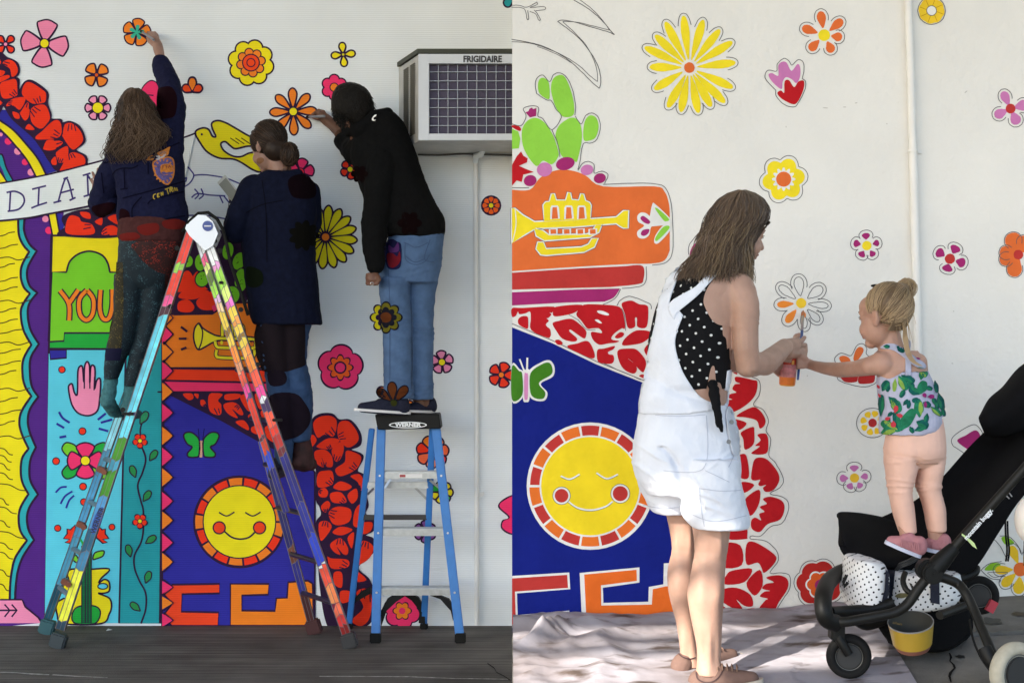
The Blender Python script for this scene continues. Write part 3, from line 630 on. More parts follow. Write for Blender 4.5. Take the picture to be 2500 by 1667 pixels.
m.fill(lobed(cx, cy, 6, 47, .2, 20, .7), K).up().fill(lobed(cx, cy, 6, 43, .2, 20, .7), PNK).up().fill(lobed(cx, cy, 6, 24, .3, 0), K).up().fill(lobed(cx, cy, 6, 21, .3, 0), ORG).up().fill(ell(cx, cy, 8), PNK); m.build('mural_rose', lwall)
m = Motif('L', 3); q = F_((1545, 455), (1580, 410), (1650, 390), (1680, 500), (1650, 520), (1640, 540), (1690, 620), (1620, 625), (1565, 590), (1570, 545), (1610, 520)); m.blob(offset(q, 2.5), K).up().blob(offset(q, -1.5), PNK); m.build('painted_flower', lwall)
flower(1256, -4, 5, 30, TEAD, YEL, 7, 0, 10)
# ================================================================== SETTING, right: raised pavement, stucco wall, roof
def concrete_mat():
    m = mat('concrete', (.175, .166, .15, 1), rough=.85, var=.3, vscale=5, bump=.35, bscale=120)
    return m
mb = MB()
def slab(mb, x0, x1, y0, y1, z=0.0, t=.6):
    c = [(x0, y0), (x1, y0), (x1, y1), (x0, y1)]
    mb.add([Vector((x, y, gz(x, y) + z)) for x, y in c] + [Vector((x, y, gz(x, y) + z - t)) for x, y in c], [(0, 1, 2, 3), (7, 6, 5, 4), (0, 4, 5, 1), (1, 5, 6, 2), (2, 6, 7, 3), (3, 7, 4, 0)])
X0 = .001
slab(mb, X0, 9, .6, DR + .1, -.02)
pv = mb.build('pavement', mat('joint_grit', (.20, .185, .15, 1), rough=.95, var=.3, vscale=30, bump=.4, bscale=200)); pv['kind'] = 'structure'
jy = G(2400, 1548).y
for (x0, x1, y0, y1) in ((X0, 1.36, .6, 3.2), (1.38, 9, .6, 3.2), (X0, 1.36, 3.22, jy - .03), (1.38, 9, 3.22, jy - .03), (X0, 1.36, jy + .03, DR), (1.38, 9, jy + .03, DR)):
    mb = MB(); slab(mb, x0, x1, y0, y1, 0, .1); o = mb.build('concrete_slab', concrete_mat(), pv)
def rstrip(pts, w, z, m, name):
    mb = MB(); v = []
    for p in pts:
        q = G(*p); h = w * (.5 + random.random()) / 2; v += [Vector((q.x - h, q.y, gz(q.x - h, q.y) + z)), Vector((q.x + h, q.y, gz(q.x + h, q.y) + z))]
    mb.add(v, [(2 * i, 2 * i + 1, 2 * i + 3, 2 * i + 2) for i in range(len(pts) - 1)]); return mb.build(name, m, pv)
rstrip([(2318, 1595), (2322, 1606), (2319, 1615), (2328, 1624), (2331, 1632), (2321, 1643), (2318, 1652), (2322, 1667)], .008, .004, crackm, 'crack')
stain = mat('wet_stain', (.02, .018, .016, 1), rough=.5)
for px, py, rx in ((2420, 1517, .045), (2474, 1607, .02), (2345, 1604, .018), (2490, 1500, .03)):
    c = G(px, py); mb = MB(); q = lobed(0, 0, 5, rx, .35, 20, 1, 20); mb.add([Vector((c.x + a, c.y + b * 1.3, gz(c.x + a, c.y + b * 1.3) + .004)) for a, b in q], [tuple(range(20))]); mb.build('stain', stain, pv)

rwall = thing('stucco_wall', 'white stucco wall with a half-painted mural in pencil outlines, beside the woman and toddler', 'wall', (2, DR, 0))
rwhite = wall_mat('right_wall_white', (.80, .78, .735, 1), 'R')
mb = MB(); mb.box((4.0 + X0, DR + .95, 2.2), (8.0, 1.9, 4.6)); mb.build('wall_face', rwhite, rwall)
PEN = (92, 90, 92)
rRED, rBRK, rORG, rYEL, rLIM, rGRN, rBLU, rMAG, rPNK = (188, 28, 36), (190, 58, 54), (228, 112, 56), (250, 220, 44), (148, 212, 74), (66, 126, 32), (18, 32, 126), (164, 44, 110), (204, 124, 180)
rW = (232, 231, 228)
Y1, Y2, Y3, Y4 = fr(1240, 0, 2.8), fr(1860, 0, 2.8), fr(1240, 440, 2.8), fr(1860, 520, 2.8)
Y5, Y6, K_, M_ = fr(1240, 1000, 2.352), fr(1860, 1060, 2.583), fr(1250, 620, 4.9), fr(1740, 900, 2.614)
PW = 1.7
# large panels
m = Motif('R', 2)
bz = Y3((28, 985), (300, 1095), (600, 1238), (910, 1362)) + [(1640, 955), (1655, 1530), (1250, 1545), (1250, 798)]
bl = [(1250, 799)] + Y3((300, 1112), (600, 1256), (910, 1378)) + [(1640, 968), (1652, 1530), (1250, 1545)]
m.fill(bl, rBLU).up().line([(1250, 790)] + Y3((300, 1092), (600, 1236), (910, 1360)) + [(1640, 950)], PW, PEN, False, False, .6)
m.build('painted_blue_field', rwall)
m = Motif('R', 2)
top = Y1((28, 1298), (150, 1298), (222, 1215), (330, 1166), (430, 1166), (530, 1200), (650, 1275), (1000, 1275), (1070, 1310), (1102, 1400), (1106, 1500))
bot = Y3((1106, 480), (1070, 548), (980, 570), (800, 574), (400, 597), (28, 622))
op = cat(top, False, 4) + cat(bot, False, 4); m.fill(op, rORG); m.fill(Y3((28, 632), (500, 602)) + cat(Y3((800, 588), (920, 586), (926, 680), (890, 710), (700, 730)), False) + Y3((28, 748)), rBRK)
m.fill(Y3((28, 766), (500, 746), (766, 740)) + cat(Y3((766, 740), (725, 800), (660, 830)), False) + Y3((400, 836), (28, 856)), rMAG)
m.up().line(Y1((28, 1285), (145, 1285)) , PW, PEN).line(Y1((650, 1262), (860, 1254), (1000, 1258), (1075, 1285), (1115, 1390)) + Y3((1126, 300), (1126, 480), (1085, 560), (985, 582)), PW, PEN, False, True, .3).line(Y3((945, 590), (945, 680), (905, 725), (780, 740)), PW, PEN, False, True, .3).line(Y3((770, 745), (730, 810), (650, 850)), PW, PEN, False, True, .3)
# trumpet with white edges
tr = [Y3((45, 195), (100, 240), (182, 287), (450, 275), (740, 255), (772, 228), (790, 212), (822, 208), (818, 328), (790, 325), (765, 312), (740, 295), (450, 318), (190, 328), (120, 368), (28, 432), (28, 192)),
      Y3((248, 282), (243, 170), (258, 152), (285, 148), (300, 95), (315, 95), (330, 140), (395, 140), (412, 85), (425, 90), (435, 135), (485, 140), (500, 95), (515, 98), (528, 142), (556, 155), (566, 172), (564, 268)),
      Y3((180, 330), (195, 380), (250, 412), (560, 388), (620, 355), (640, 305), (600, 308), (580, 350), (540, 372), (280, 378), (236, 345)),
      Y3((205, 425), (195, 470), (225, 508), (260, 512), (520, 490), (590, 455), (614, 398), (575, 402), (550, 440), (500, 460), (262, 472), (240, 425))]
m.up()
for q in tr: m.fill(offset(q, 3.2), rW)
m.up()
for q in tr: m.line(offset(q, 3.6), 1.2, PEN, True, False)
m.up()
for q in tr: m.fill(q, rYEL)
m.up()
for x in (295, 390, 478): m.fill(Y3((x - 6, 268), (x - 4, 188), (x + 5, 174), (x + 45, 174), (x + 54, 188), (x + 60, 264)), rW).up().fill(Y3((x + 5, 266), (x + 10, 186), (x + 40, 186), (x + 48, 262)), rORG).up(-1)
for x in (280, 372, 465, 550): m.fill(Y3((x, 335), (x + 60, 330), (x + 60, 372), (x, 376)), rW).up().fill(Y3((x + 10, 338), (x + 48, 336), (x + 50, 366), (x + 12, 368)), rORG).up(-1)
m.line(Y3((50, 200), (55, 310), (30, 425)), 2.2, rW)
for q in (Y3((985, 170), (1010, 168), (1108, 262), (1108, 300), (970, 318), (960, 310)), Y3((1000, 425), (1010, 375), (1060, 310), (1108, 300), (1104, 350), (1030, 430)), Y3((885, 245), (910, 222), (950, 230), (985, 270), (990, 300), (975, 330), (965, 375), (930, 400), (890, 390), (885, 350), (930, 312), (890, 285))): m.blob(q, rW)
m.up()
for q, c in ((Y3((1005, 195), (1030, 200), (1100, 265), (1085, 282), (1060, 272)), rLIM), (Y3((1020, 415), (1008, 392), (1060, 322), (1100, 313), (1096, 340)), rLIM), (Y3((905, 262), (925, 245), (970, 280), (962, 300), (930, 290)), rMAG), (Y3((908, 370), (922, 342), (965, 335), (958, 365), (930, 382)), rMAG)): m.blob(q, c)
m.build('mural_trumpet_panel', rwall)
m = Motif('R', 3)
for b in ([(0, 650), (130, 645), (500, 630), (480, 700), (450, 700), (470, 725), (435, 765), (415, 770), (440, 800), (405, 840), (420, 870), (455, 900), (465, 960), (455, 990), (420, 1000), (230, 910), (225, 770), (215, 690), (160, 710), (90, 720), (70, 690), (45, 740), (0, 750)],
          [(75, 780), (120, 745), (185, 750), (195, 820), (190, 890), (150, 885), (80, 840)], [(525, 632), (835, 608), (770, 690), (650, 730), (510, 745), (490, 700)],
          [(860, 607), (1100, 607), (1250, 622), (1310, 660), (1340, 760), (1350, 890), (1310, 890), (1215, 960), (1190, 1020), (1280, 1040), (1240, 1060), (1150, 1070), (1050, 1085), (980, 1040), (945, 970), (960, 930), (1075, 945), (1040, 890), (960, 890), (900, 890), (830, 800), (775, 740), (780, 690)],
          [(485, 830), (560, 800), (680, 775), (760, 800), (880, 910), (885, 980), (860, 1010), (780, 960), (700, 905), (690, 930), (770, 1000), (770, 1040), (700, 1045), (600, 1010), (530, 920)],
          [(515, 1035), (560, 1025), (605, 1060), (590, 1085), (540, 1080)], [(660, 1110), (780, 1070), (870, 1040), (930, 1060), (985, 1180), (980, 1245), (900, 1230)],
          [(1020, 1150), (1100, 1130), (1225, 1100), (1210, 1140), (1150, 1170), (1160, 1200), (1210, 1210), (1220, 1270), (1190, 1310), (1100, 1310), (1025, 1280)],
          [(1310, 600), (1370, 565), (1440, 560), (1520, 600), (1600, 610), (1630, 660), (1610, 870), (1500, 870), (1495, 770), (1470, 770), (1470, 870), (1385, 880), (1350, 720)],
          [(1230, 990), (1290, 935), (1340, 950), (1320, 990), (1260, 1010)], [(1320, 1090), (1350, 1010), (1450, 930), (1540, 910), (1650, 930), (1640, 1000), (1560, 1060), (1450, 1085)],
          [(1270, 1150), (1400, 1130), (1500, 1150), (1600, 1280), (1580, 1400), (1540, 1400), (1440, 1290), (1385, 1250), (1480, 1330), (1490, 1400), (1440, 1430), (1330, 1370), (1270, 1250)], [(1580, 1150), (1640, 1070), (1700, 1120), (1640, 1230)], [(1520, 1460), (1570, 1440), (1620, 1500)], [(1680, 900), (1800, 850), (1850, 1000), (1700, 1050)], [(1680, 1260), (1800, 1200), (1830, 1400), (1700, 1480)]):
    m.blob(K_(*b), rRED, 4)
m.up()
for b in ([(1020, 680), (1080, 680), (1155, 715), (1140, 735), (1040, 710)], [(990, 790), (1030, 785), (1075, 825), (1040, 825)]): m.blob(K_(*b), rW)
m.line(K_((1255, 620), (1290, 560), (1385, 508), (1480, 525), (1600, 575), (1660, 610), (1665, 660)), PW, PEN, jit=.3).line(K_((1100, 1310), (1300, 1400), (1540, 1500)), PW, PEN, jit=.8).line(K_((680, 728), (790, 790), (890, 900), (1000, 905)), 1.3, PEN, jit=.4).line(K_((1310, 650), (1345, 740), (1360, 920)), 1.3, PEN, jit=.3)
m.build('mural_roses', rwall)
m = Motif('R', 5)
for q in (Y3((140, 1310), (225, 1245), (285, 1230), (318, 1275), (308, 1340), (225, 1390), (270, 1450), (250, 1505), (175, 1500), (140, 1450)), Y3((28, 1258), (80, 1290), (105, 1320), (105, 1475), (28, 1512)), Y3((100, 1310), (125, 1295), (152, 1310), (148, 1490), (125, 1515), (102, 1490))): m.blob(q, rW)
m.line(Y3((80, 1222), (110, 1300)), 4, rW, False, False).line(Y3((133, 1212), (130, 1300)), 4.5, rW, False, False).up()
for q in (Y3((155, 1318), (230, 1258), (280, 1246), (303, 1280), (296, 1328), (212, 1385), (255, 1448), (240, 1492), (180, 1486), (152, 1440)), Y3((28, 1272), (75, 1302), (98, 1325), (98, 1468), (28, 1498))): m.blob(q, rGRN)
m.up().blob(Y3((112, 1330), (125, 1318), (138, 1335), (136, 1480), (124, 1500), (112, 1480)), (216, 140, 190)); m.build('mural_butterfly', rwall)
def rf(m):
    L = lambda *p: Y5(*p)
    for a, b, c in (((303, 380), (355, 398), (412, 370)), ((508, 362), (568, 395), (632, 370))): m.line(L(a, b, c), 4.4, rW).up().line([(x, y + 2.2) for x, y in L(a, b, c)], 1.1, PEN).up(-1)
    m.line(L((345, 525), (400, 562), (480, 575), (560, 555), (602, 525)), 4.6, rW).up().line([(x, y + 2.4) for x, y in L((345, 525), (400, 562), (480, 575), (560, 555), (602, 525))], 1.1, PEN).up(-1)
    for x, y, r in ((308, 492, 50), (645, 480, 54)): m.up().fill(ell(*L((x, y))[0], r / 2.352), rW).up().fill(ell(*L((x, y))[0], r / 2.352 - 4.6), rBRK).line(ell(*L((x, y))[0], r / 2.352 + .4), 1.2, PEN, True, False).up(-2)
sunface('R', 1441, 1186, 152, 120, 18, 5, 4.0, rBRK, (230, 116, 46), (250, 216, 40), 'mural_sun', rwall, .06, rW, 4, rf)
m = Motif('R', 5)
q1 = Y5((24, 952), (352, 932), (358, 1028), (52, 1052), (56, 1176), (352, 1150), (356, 1216), (24, 1250)); q2 = Y5((412, 935), (755, 903), (755, 990), (545, 1020), (548, 1106), (806, 1100), (808, 1015), (892, 1000), (895, 880), (960, 876), (960, 1172), (425, 1212))
m.fill(q1, rW).fill(q2, rW).up()
m.fill(Y5((24, 966), (340, 946), (345, 1020), (40, 1042), (45, 1188), (342, 1163), (345, 1207), (24, 1238)), rBRK).fill(Y5((438, 944), (738, 917), (740, 980), (534, 1006), (536, 1122), (826, 1116), (832, 1028), (905, 1012), (950, 1010), (955, 1162), (450, 1198)), (230, 108, 40))
m.build('mural_step_blocks', rwall)
m = Motif('R', 3)
for b in ([(150, 50), (250, 70), (285, 85), (270, 170), (200, 240), (110, 280), (90, 220), (95, 200), (125, 195), (90, 180), (115, 160), (150, 150), (125, 130), (140, 100), (175, 95), (145, 80)], [(150, 300), (250, 245), (300, 265), (335, 320), (330, 360), (300, 380), (280, 330), (210, 310)], [(125, 320), (215, 345), (170, 390), (120, 360)], [(180, 405), (255, 370), (265, 400), (260, 480), (205, 515), (195, 450)],
          [(285, 420), (340, 415), (355, 470), (340, 540), (245, 540), (300, 495), (270, 490), (305, 455)], [(170, 550), (215, 555), (230, 690), (170, 690), (140, 600)], [(265, 580), (300, 565), (350, 580), (410, 650), (425, 710), (390, 770), (340, 785), (320, 760), (340, 740), (305, 748), (290, 735), (302, 708), (270, 712), (245, 700), (250, 640)], [(190, 720), (265, 740), (205, 790), (170, 760)], [(215, 820), (295, 770), (300, 840), (270, 910), (235, 935), (200, 880)],
          [(320, 830), (370, 815), (440, 840), (458, 890), (430, 960), (350, 990), (300, 1040), (250, 1020), (245, 970), (270, 948), (308, 965), (296, 925), (330, 910), (300, 880), (345, 860)], [(110, 1020), (150, 1005), (215, 1010), (220, 1070), (210, 1085), (100, 1085)], [(60, 1120), (175, 1125), (185, 1250), (60, 1260)], [(215, 1120), (270, 1105), (390, 1180), (400, 1230), (330, 1300), (310, 1265), (285, 1235), (215, 1245)],
          [(130, 1285), (250, 1275), (200, 1360), (70, 1372), (90, 1310)], [(215, 1365), (300, 1280), (318, 1380), (265, 1445)], [(60, 1410), (150, 1395), (240, 1440), (255, 1510), (200, 1510), (150, 1470), (190, 1530), (140, 1530), (60, 1480)], [(340, 1330), (420, 1315), (475, 1340), (478, 1400), (420, 1490), (385, 1548), (290, 1545), (330, 1480), (350, 1465), (300, 1450), (330, 1420), (365, 1415), (315, 1400), (340, 1370), (390, 1360)], [(220, 1530), (280, 1525), (310, 1545), (225, 1548)], [(60, 1510), (110, 1548), (60, 1548)], [(130, 25), (150, 20), (155, 36)]): m.blob(M_(*b), rRED, 4)
m.up().line(M_((240, 50), (290, 70), (303, 110), (295, 170), (260, 230), (320, 260), (355, 330), (340, 395), (370, 450), (358, 550), (400, 600), (450, 700), (430, 755), (365, 795), (440, 815), (480, 850), (480, 910), (440, 985), (370, 1005), (305, 1065), (245, 1065), (245, 1085), (330, 1095), (400, 1150), (418, 1220), (365, 1300), (440, 1300), (490, 1320), (490, 1400), (440, 1480), (400, 1548)), PW, PEN, False, True, .3)
m.build('painted_rose_column', rwall)
# cacti
m = Motif('R', 3); pads = [Y1((95, 900), (130, 830), (190, 808), (250, 840), (310, 930), (345, 1040), (340, 1080), (300, 1125), (240, 1100), (190, 1135), (110, 1020)), Y1((325, 930), (350, 860), (420, 810), (470, 815), (500, 870), (505, 960), (480, 1080), (465, 1110), (430, 1080), (375, 1075), (345, 1010)), Y1((295, 590), (310, 540), (350, 515), (390, 530), (430, 620), (452, 720), (445, 790), (380, 800), (330, 740), (300, 650)), Y1((205, 590), (215, 545), (245, 535), (280, 570), (285, 670), (260, 675), (215, 640)), Y1((515, 890), (530, 820), (565, 790), (605, 810), (620, 870), (600, 940), (560, 962), (520, 960))]
for q in pads: m.blob(q, rLIM)
m.fill(Y1((28, 882), (70, 900), (85, 950), (75, 1015), (28, 1020)), rLIM).fill(Y1((120, 770), (140, 762), (148, 745), (165, 737), (172, 748), (195, 740), (192, 795), (150, 805)), rMAG).blob(Y1((28, 860), (65, 858), (88, 880), (85, 897), (60, 890), (28, 870)), rRED)
m.fill(Y1((28, 1130), (60, 1070), (90, 1037), (105, 1065), (135, 1085), (130, 1112), (75, 1135), (120, 1155), (178, 1178), (105, 1195), (95, 1245), (60, 1235), (28, 1270)), rRED)
for x, y, rx, ry, c in ((250, 1160, 53, 48, rPNK), (392, 1120, 65, 44, rMAG), (540, 1163, 44, 36, rPNK), (152, 1236, 44, 38, rMAG), (628, 1220, 42, 34, rMAG)): m.fill(ell(*Y1((x, y))[0], rx / 2.8, ry / 2.8, -15), c)
m.up()
for q in (Y1((195, 640), (187, 570), (205, 530), (240, 517), (285, 560), (310, 515), (350, 500), (400, 530), (440, 610), (462, 720), (458, 790)), Y1((460, 795), (500, 850), (530, 795), (570, 775), (615, 800), (632, 870), (610, 950), (570, 980), (515, 985), (495, 1090), (478, 1160)), Y1((195, 640), (260, 685), (295, 690), (330, 750), (365, 805), (300, 890), (240, 815), (205, 795), (210, 740), (165, 725), (105, 745), (125, 795), (90, 860), (30, 850)), Y1((480, 1165), (510, 1120), (550, 1105), (590, 1130), (590, 1185), (640, 1172), (685, 1195), (660, 1255)), Y1((300, 890), (340, 980), (355, 1075))): m.line(q, PW, PEN, False, True, .4)
m.build('mural_cacti', rwall)
m = Motif('R', 2)
for q, w in ((Y1((435, -8), (560, 70), (640, 140), (700, 210), (728, 240)), 1.8), (Y1((480, -8), (580, 70), (650, 145), (695, 210)), 1.5), (Y1((728, 240), (690, 222), (580, 190), (450, 152), (370, 140), (340, 150)), 1.8), (Y1((690, 208), (590, 182), (470, 155), (375, 150)), 1.5), (Y1((340, 150), (450, 232), (520, 302), (590, 402), (625, 482), (635, 560), (625, 606)), 1.8), (Y1((375, 152), (460, 230), (540, 320), (590, 420), (610, 500), (612, 560)), 1.5), (Y1((625, 606), (580, 570), (500, 490), (400, 402), (250, 322), (130, 290), (25, 272)), 1.8), (Y1((612, 560), (560, 520), (490, 455), (400, 395), (280, 340), (150, 298), (25, 288)), 1.6), (Y1((200, 320), (330, 372), (440, 435)), 1.4),
             (Y1((25, 38), (80, 40), (130, 52), (200, 16)), 1.5), (Y1((25, 52), (110, 62), (130, 130), (142, 130), (135, 75)), 1.5), (Y1((200, 20), (200, 35), (150, 55), (245, 48), (252, 68), (190, 76)), 1.5), (Y1((150, 80), (190, 100), (210, 140), (222, 135), (200, 95), (180, 72)), 1.5)):
    m.line(q, w, PEN, False, True, .35)
m.build('pencil_dove_outline', rwall)
# loose flowers
def petals(cx, cy, items, pc, cc, cr, outl=7, name='painted_flower', lay=2, pen=PW, ring=None, kf=.42):
    """items: (angle, r0, r1, width) ; painted petals with a pencil line around them"""
    m = Motif('R', lay)
    for it in items:
        a, r0, r1, w = it[:4]; c = it[4] if len(it) > 4 else pc
        q = petal(cx, cy, a, r0, r1, w, .6, 6); q = [(x + random.uniform(-.35, .35), y + random.uniform(-.35, .35)) for x, y in q]
        if c: m.fill(q, c)
        else: m.line(q, pen, PEN, True, False, .25)
    if cr: m.fill([(x + random.uniform(-.4, .4), y + random.uniform(-.4, .4)) for x, y in ell(cx, cy, cr)], cc)
    m.up()
    if ring: m.line(ring, pen, PEN, True, True, .3)
    elif outl:
        for it in items:
            q = offset(petal(cx, cy, it[0], it[1], it[2], it[3], .6, 6), outl)
            keep = [p for p in q if math.hypot(p[0] - cx, p[1] - cy) > it[1] + (it[2] - it[1]) * kf]
            i0 = next((i for i in range(len(q)) if q[i] not in keep), 0); q = q[i0:] + q[:i0]
            keep = [p for p in q if p in keep]
            if len(keep) > 3: m.line(keep, pen, PEN, False, False, .3)
    return m.build(name, rwall)
c = Y1((1240, 465))[0]; it = []
for x, y in ((1200, 110), (1335, 138), (1448, 205), (1535, 288), (1556, 430), (1538, 602), (1484, 704), (1390, 732), (1302, 774), (1182, 768), (1092, 738), (1000, 612), (968, 460), (934, 325), (1006, 242), (1076, 152)):
    p = Y1((x, y))[0]; dx, dy = p[0] - c[0], p[1] - c[1]; it.append((math.degrees(math.atan2(dy, dx)), 19, math.hypot(dx, dy), 10.5))
petals(*c, it, rYEL, rORG, 13, 6, 'painted_daisy', kf=.78)
c = Y2((425, 243))[0]; it = []
for x, y in ((400, 80), (552, 138), (548, 258), (482, 360), (325, 345), (275, 190)):
    p = Y2((x, y))[0]; dx, dy = p[0] - c[0], p[1] - c[1]; it.append((math.degrees(math.atan2(dy, dx)), 17, math.hypot(dx, dy), 11))
petals(*c, it, rORG, rYEL, 14.5, 6); petals(c[0] + 1.5, c[1] - 1, [(a, r0, r1, w + 1, 0) for a, r0, r1, w in []], rORG, rYEL, 0, 0)
m = Motif('R', 2)
m.fill(cat(Y2((45, 512), (70, 502), (112, 520), (112, 450), (140, 424), (170, 432), (202, 487), (243, 440), (262, 466), (260, 530), (235, 570), (205, 545), (165, 530), (142, 560), (136, 610), (100, 590), (60, 548)), True, 4), rPNK).fill(cat(Y2((105, 640), (130, 620), (152, 636), (155, 560), (185, 550), (220, 598), (248, 560), (286, 555), (285, 610), (250, 690), (215, 715), (140, 680)), True, 4), rRED)
m.up().line(Y2((95, 620), (30, 550), (22, 510), (45, 482), (100, 488), (105, 440), (150, 402), (185, 420), (205, 448), (245, 412), (280, 425), (288, 480), (275, 540)), PW, PEN, False, True, .25).line(Y2((275, 540), (298, 560), (292, 620), (245, 710), (215, 734), (150, 715), (98, 660), (95, 620)), PW, PEN, False, True, .25)
m.build('mural_tulip', rwall)
m = Motif('R', 2); c = (1913, 438)
m.line([(x, y) for x, y in lobed(*c, 6, 60, .22, -70, .9)], PW, PEN, True, False, .2); m.fill(lobed(*c, 6, 52, .24, -70, .9), rYEL).up().fill(lobed(*c, 12, 29, .3, 0, 1.5), rW).up().fill(ell(*c, 18.5), rORG); m.build('painted_flower', rwall)
petals(2116, 600, [(-95, 15, 31, 10), (-168, 15, 33, 9), (-15, 15, 31, 8), (120, 15, 31, 9), (55, 15, 31, 8)], rMAG, (244, 216, 50), 11.5, 7)
petals(2319, 632, [(-62, 15, 36, 13), (-150, 15, 38, 12), (18, 15, 39, 12), (105, 13, 32, 13)], rMAG, rBRK, 12.5, 6.5)
petals(2486, 622, [(-110, 4, 56, 20), (-170, 4, 46, 16), (160, 4, 48, 16), (105, 4, 55, 18), (-60, 4, 50, 20)], rORG, rBRK, 12, 2)
c = (1956, 740)
petals(*c, [(-97, 18, 64, 12, None), (-142, 18, 68, 10, None), (176, 18, 59, 8.5, (236, 140, 56)), (128, 20, 60, 9.5, (236, 140, 56)), (82, 20, 62, 8, None), (45, 22, 62, 9, None), (6, 18, 66, 8, None), (-37, 20, 64, 12, None)], None, (246, 202, 56), 12.5, 8, 'half_painted_daisy')
m = Motif('R', 4); m.blob([(1957, 762), (1962, 760), (1967, 766), (1966, 774), (1958, 775)], (236, 140, 56)); m.build('fresh_paint_stroke', rwall)
m = Motif('R', 2)
m.blob(Y4((530, 985), (560, 975), (595, 990), (605, 1020), (560, 1030), (535, 1010)), rORG).blob(Y4((625, 1000), (640, 940), (665, 915), (692, 925), (690, 955), (650, 1010)), rORG).blob(Y4((530, 1080), (650, 1085), (655, 1130), (640, 1155), (560, 1150)), (178, 46, 44)).blob(Y4((662, 1112), (700, 1060), (765, 1075), (768, 1150), (720, 1166), (662, 1162)), (178, 46, 44))
m.up().line(Y4((505, 1030), (498, 990), (540, 957), (600, 975), (620, 960), (650, 905), (690, 893), (716, 925), (715, 965), (760, 1000), (790, 1080), (785, 1150), (740, 1180), (680, 1187), (580, 1165), (530, 1145), (515, 1125), (520, 1080), (505, 1030)), PW, PEN, False, True, .25); m.build('mural_butterfly', rwall)
petals(2130, 1032, [(45 * k + 15, 14, 30, 8) for k in range(8)], (240, 196, 48), (176, 48, 48), 10.5, 0, 'painted_wheel_flower', ring=[(x, y) for x, y in ell(2130, 1032, 39, 36, 0, 14)])
petals(2086, 1166, [(-92, 15, 31, 11), (178, 15, 36, 9), (-8, 15, 33, 8), (118, 14, 30, 9), (55, 14, 29, 8)], (196, 116, 172), (238, 190, 56), 11.5, 7.5)
m = Motif('R', 2); c = (2000, 1424)
m.line([(x, y) for x, y in lobed(*c, 7, 62, .12, 30, .8)], PW, PEN, True, False, .3); m.fill(lobed(*c, 7, 56, .13, 30, .8), (186, 44, 40)).up().line(lobed(c[0] + 1, c[1] + 2, 6, 33, .2, 0, .9), 4, rW, True, False).fill(lobed(c[0] + 1, c[1] + 2, 6, 31, .2, 0, .9), (224, 96, 44)).up().fill(ell(c[0] + 2, c[1] + 3, 13), rMAG); m.build('mural_rose', rwall)
m = Motif('R', 2); m.blob([(2337, 1077), (2358, 1062), (2380, 1050), (2392, 1060), (2400, 1090), (2420, 1110), (2380, 1105)], rMAG); m.line([(2420, 1150), (2345, 1100), (2325, 1085), (2328, 1064), (2372, 1037), (2392, 1046), (2410, 1080)], PW, PEN, jit=.25).up().line([(2398, 1092), (2384, 1078)], 2, rW).line([(2390, 1098), (2374, 1090)], 2, rW); m.build('painted_flower', rwall)
c = (2491, 1389)
petals(*c, [(-112, 16, 62, 11), (178, 18, 62, 11), (138, 16, 60, 12), (95, 18, 60, 14), (-60, 16, 60, 11), (40, 16, 60, 12), (-5, 16, 60, 12)], (240, 196, 48), rORG, 17, 5, 'painted_flower')
m = Motif('R', 2); m.blob(Y6((1405, 855), (1440, 815), (1500, 812), (1490, 850)), (140, 190, 48)).blob(Y6((1510, 650), (1545, 645), (1590, 680), (1570, 695), (1530, 690)), (140, 190, 48))
m.up().line(Y6((1380, 855), (1430, 815), (1510, 800)), PW, PEN, jit=.3).line(Y6((1380, 855), (1440, 905), (1500, 915), (1500, 930)), PW, PEN, jit=.3).line(Y6((1420, 870), (1470, 900), (1550, 870), (1425, 868)), 1.4, PEN, jit=.3).line(Y6((1440, 640), (1500, 700), (1545, 790)), PW, PEN, jit=.3).line(Y6((1500, 640), (1560, 645), (1620, 710), (1640, 760)), PW, PEN, jit=.3); m.build('painted_leaves', rwall)
m = Motif('R', 2); c = (2274, 27); m.fill(lobed(*c, 8, 32, .06, 10), (238, 200, 50)).up().fill(ell(*c, 11.5), rW).up().line(ell(*c, 12), 1.6, PEN, True, False, .2).line(ell(*c, 34), PW, PEN, True, False, .4)
for k in range(8): a = k * .785 + .2; m.line([(c[0] + 13 * math.cos(a), c[1] + 13 * math.sin(a)), (c[0] + 30 * math.cos(a + .1), c[1] + 30 * math.sin(a + .1))], 1.3, (190, 140, 30), False, False)
m.build('painted_ring_flower', rwall)
petals(2467, 266, [(-115, 8, 46, 11), (-15, 8, 46, 13), (155, 8, 43, 12), (65, 8, 42, 13)], (204, 124, 180), rBRK, 12, 5.5)
m = Motif('R', 2); m.blob([(1690, 602), (1705, 592), (1710, 620), (1700, 640), (1684, 625)], (196, 70, 130)); m.line([(1714, 560), (1696, 580), (1682, 600), (1681, 622)], PW, PEN, jit=.3); m.build('painted_flower', rwall)
# scuffs on the stucco
m = Motif('R', 1)
for x, y, a, l in ((2015, 264, 5, 14), (2062, 262, 0, 9), (2090, 252, -10, 7), (2358, 225, -40, 9), (1919, 310, 80, 4), (2328, 760, 0, 4), (2325, 887, 20, 5), (1971, 917, 0, 4), (2165, 303, 20, 4)):
    m.fill(ell(x, y, l / 2, 1.2, a, 8), (196, 192, 184))
m.build('scuff_marks', rwall)
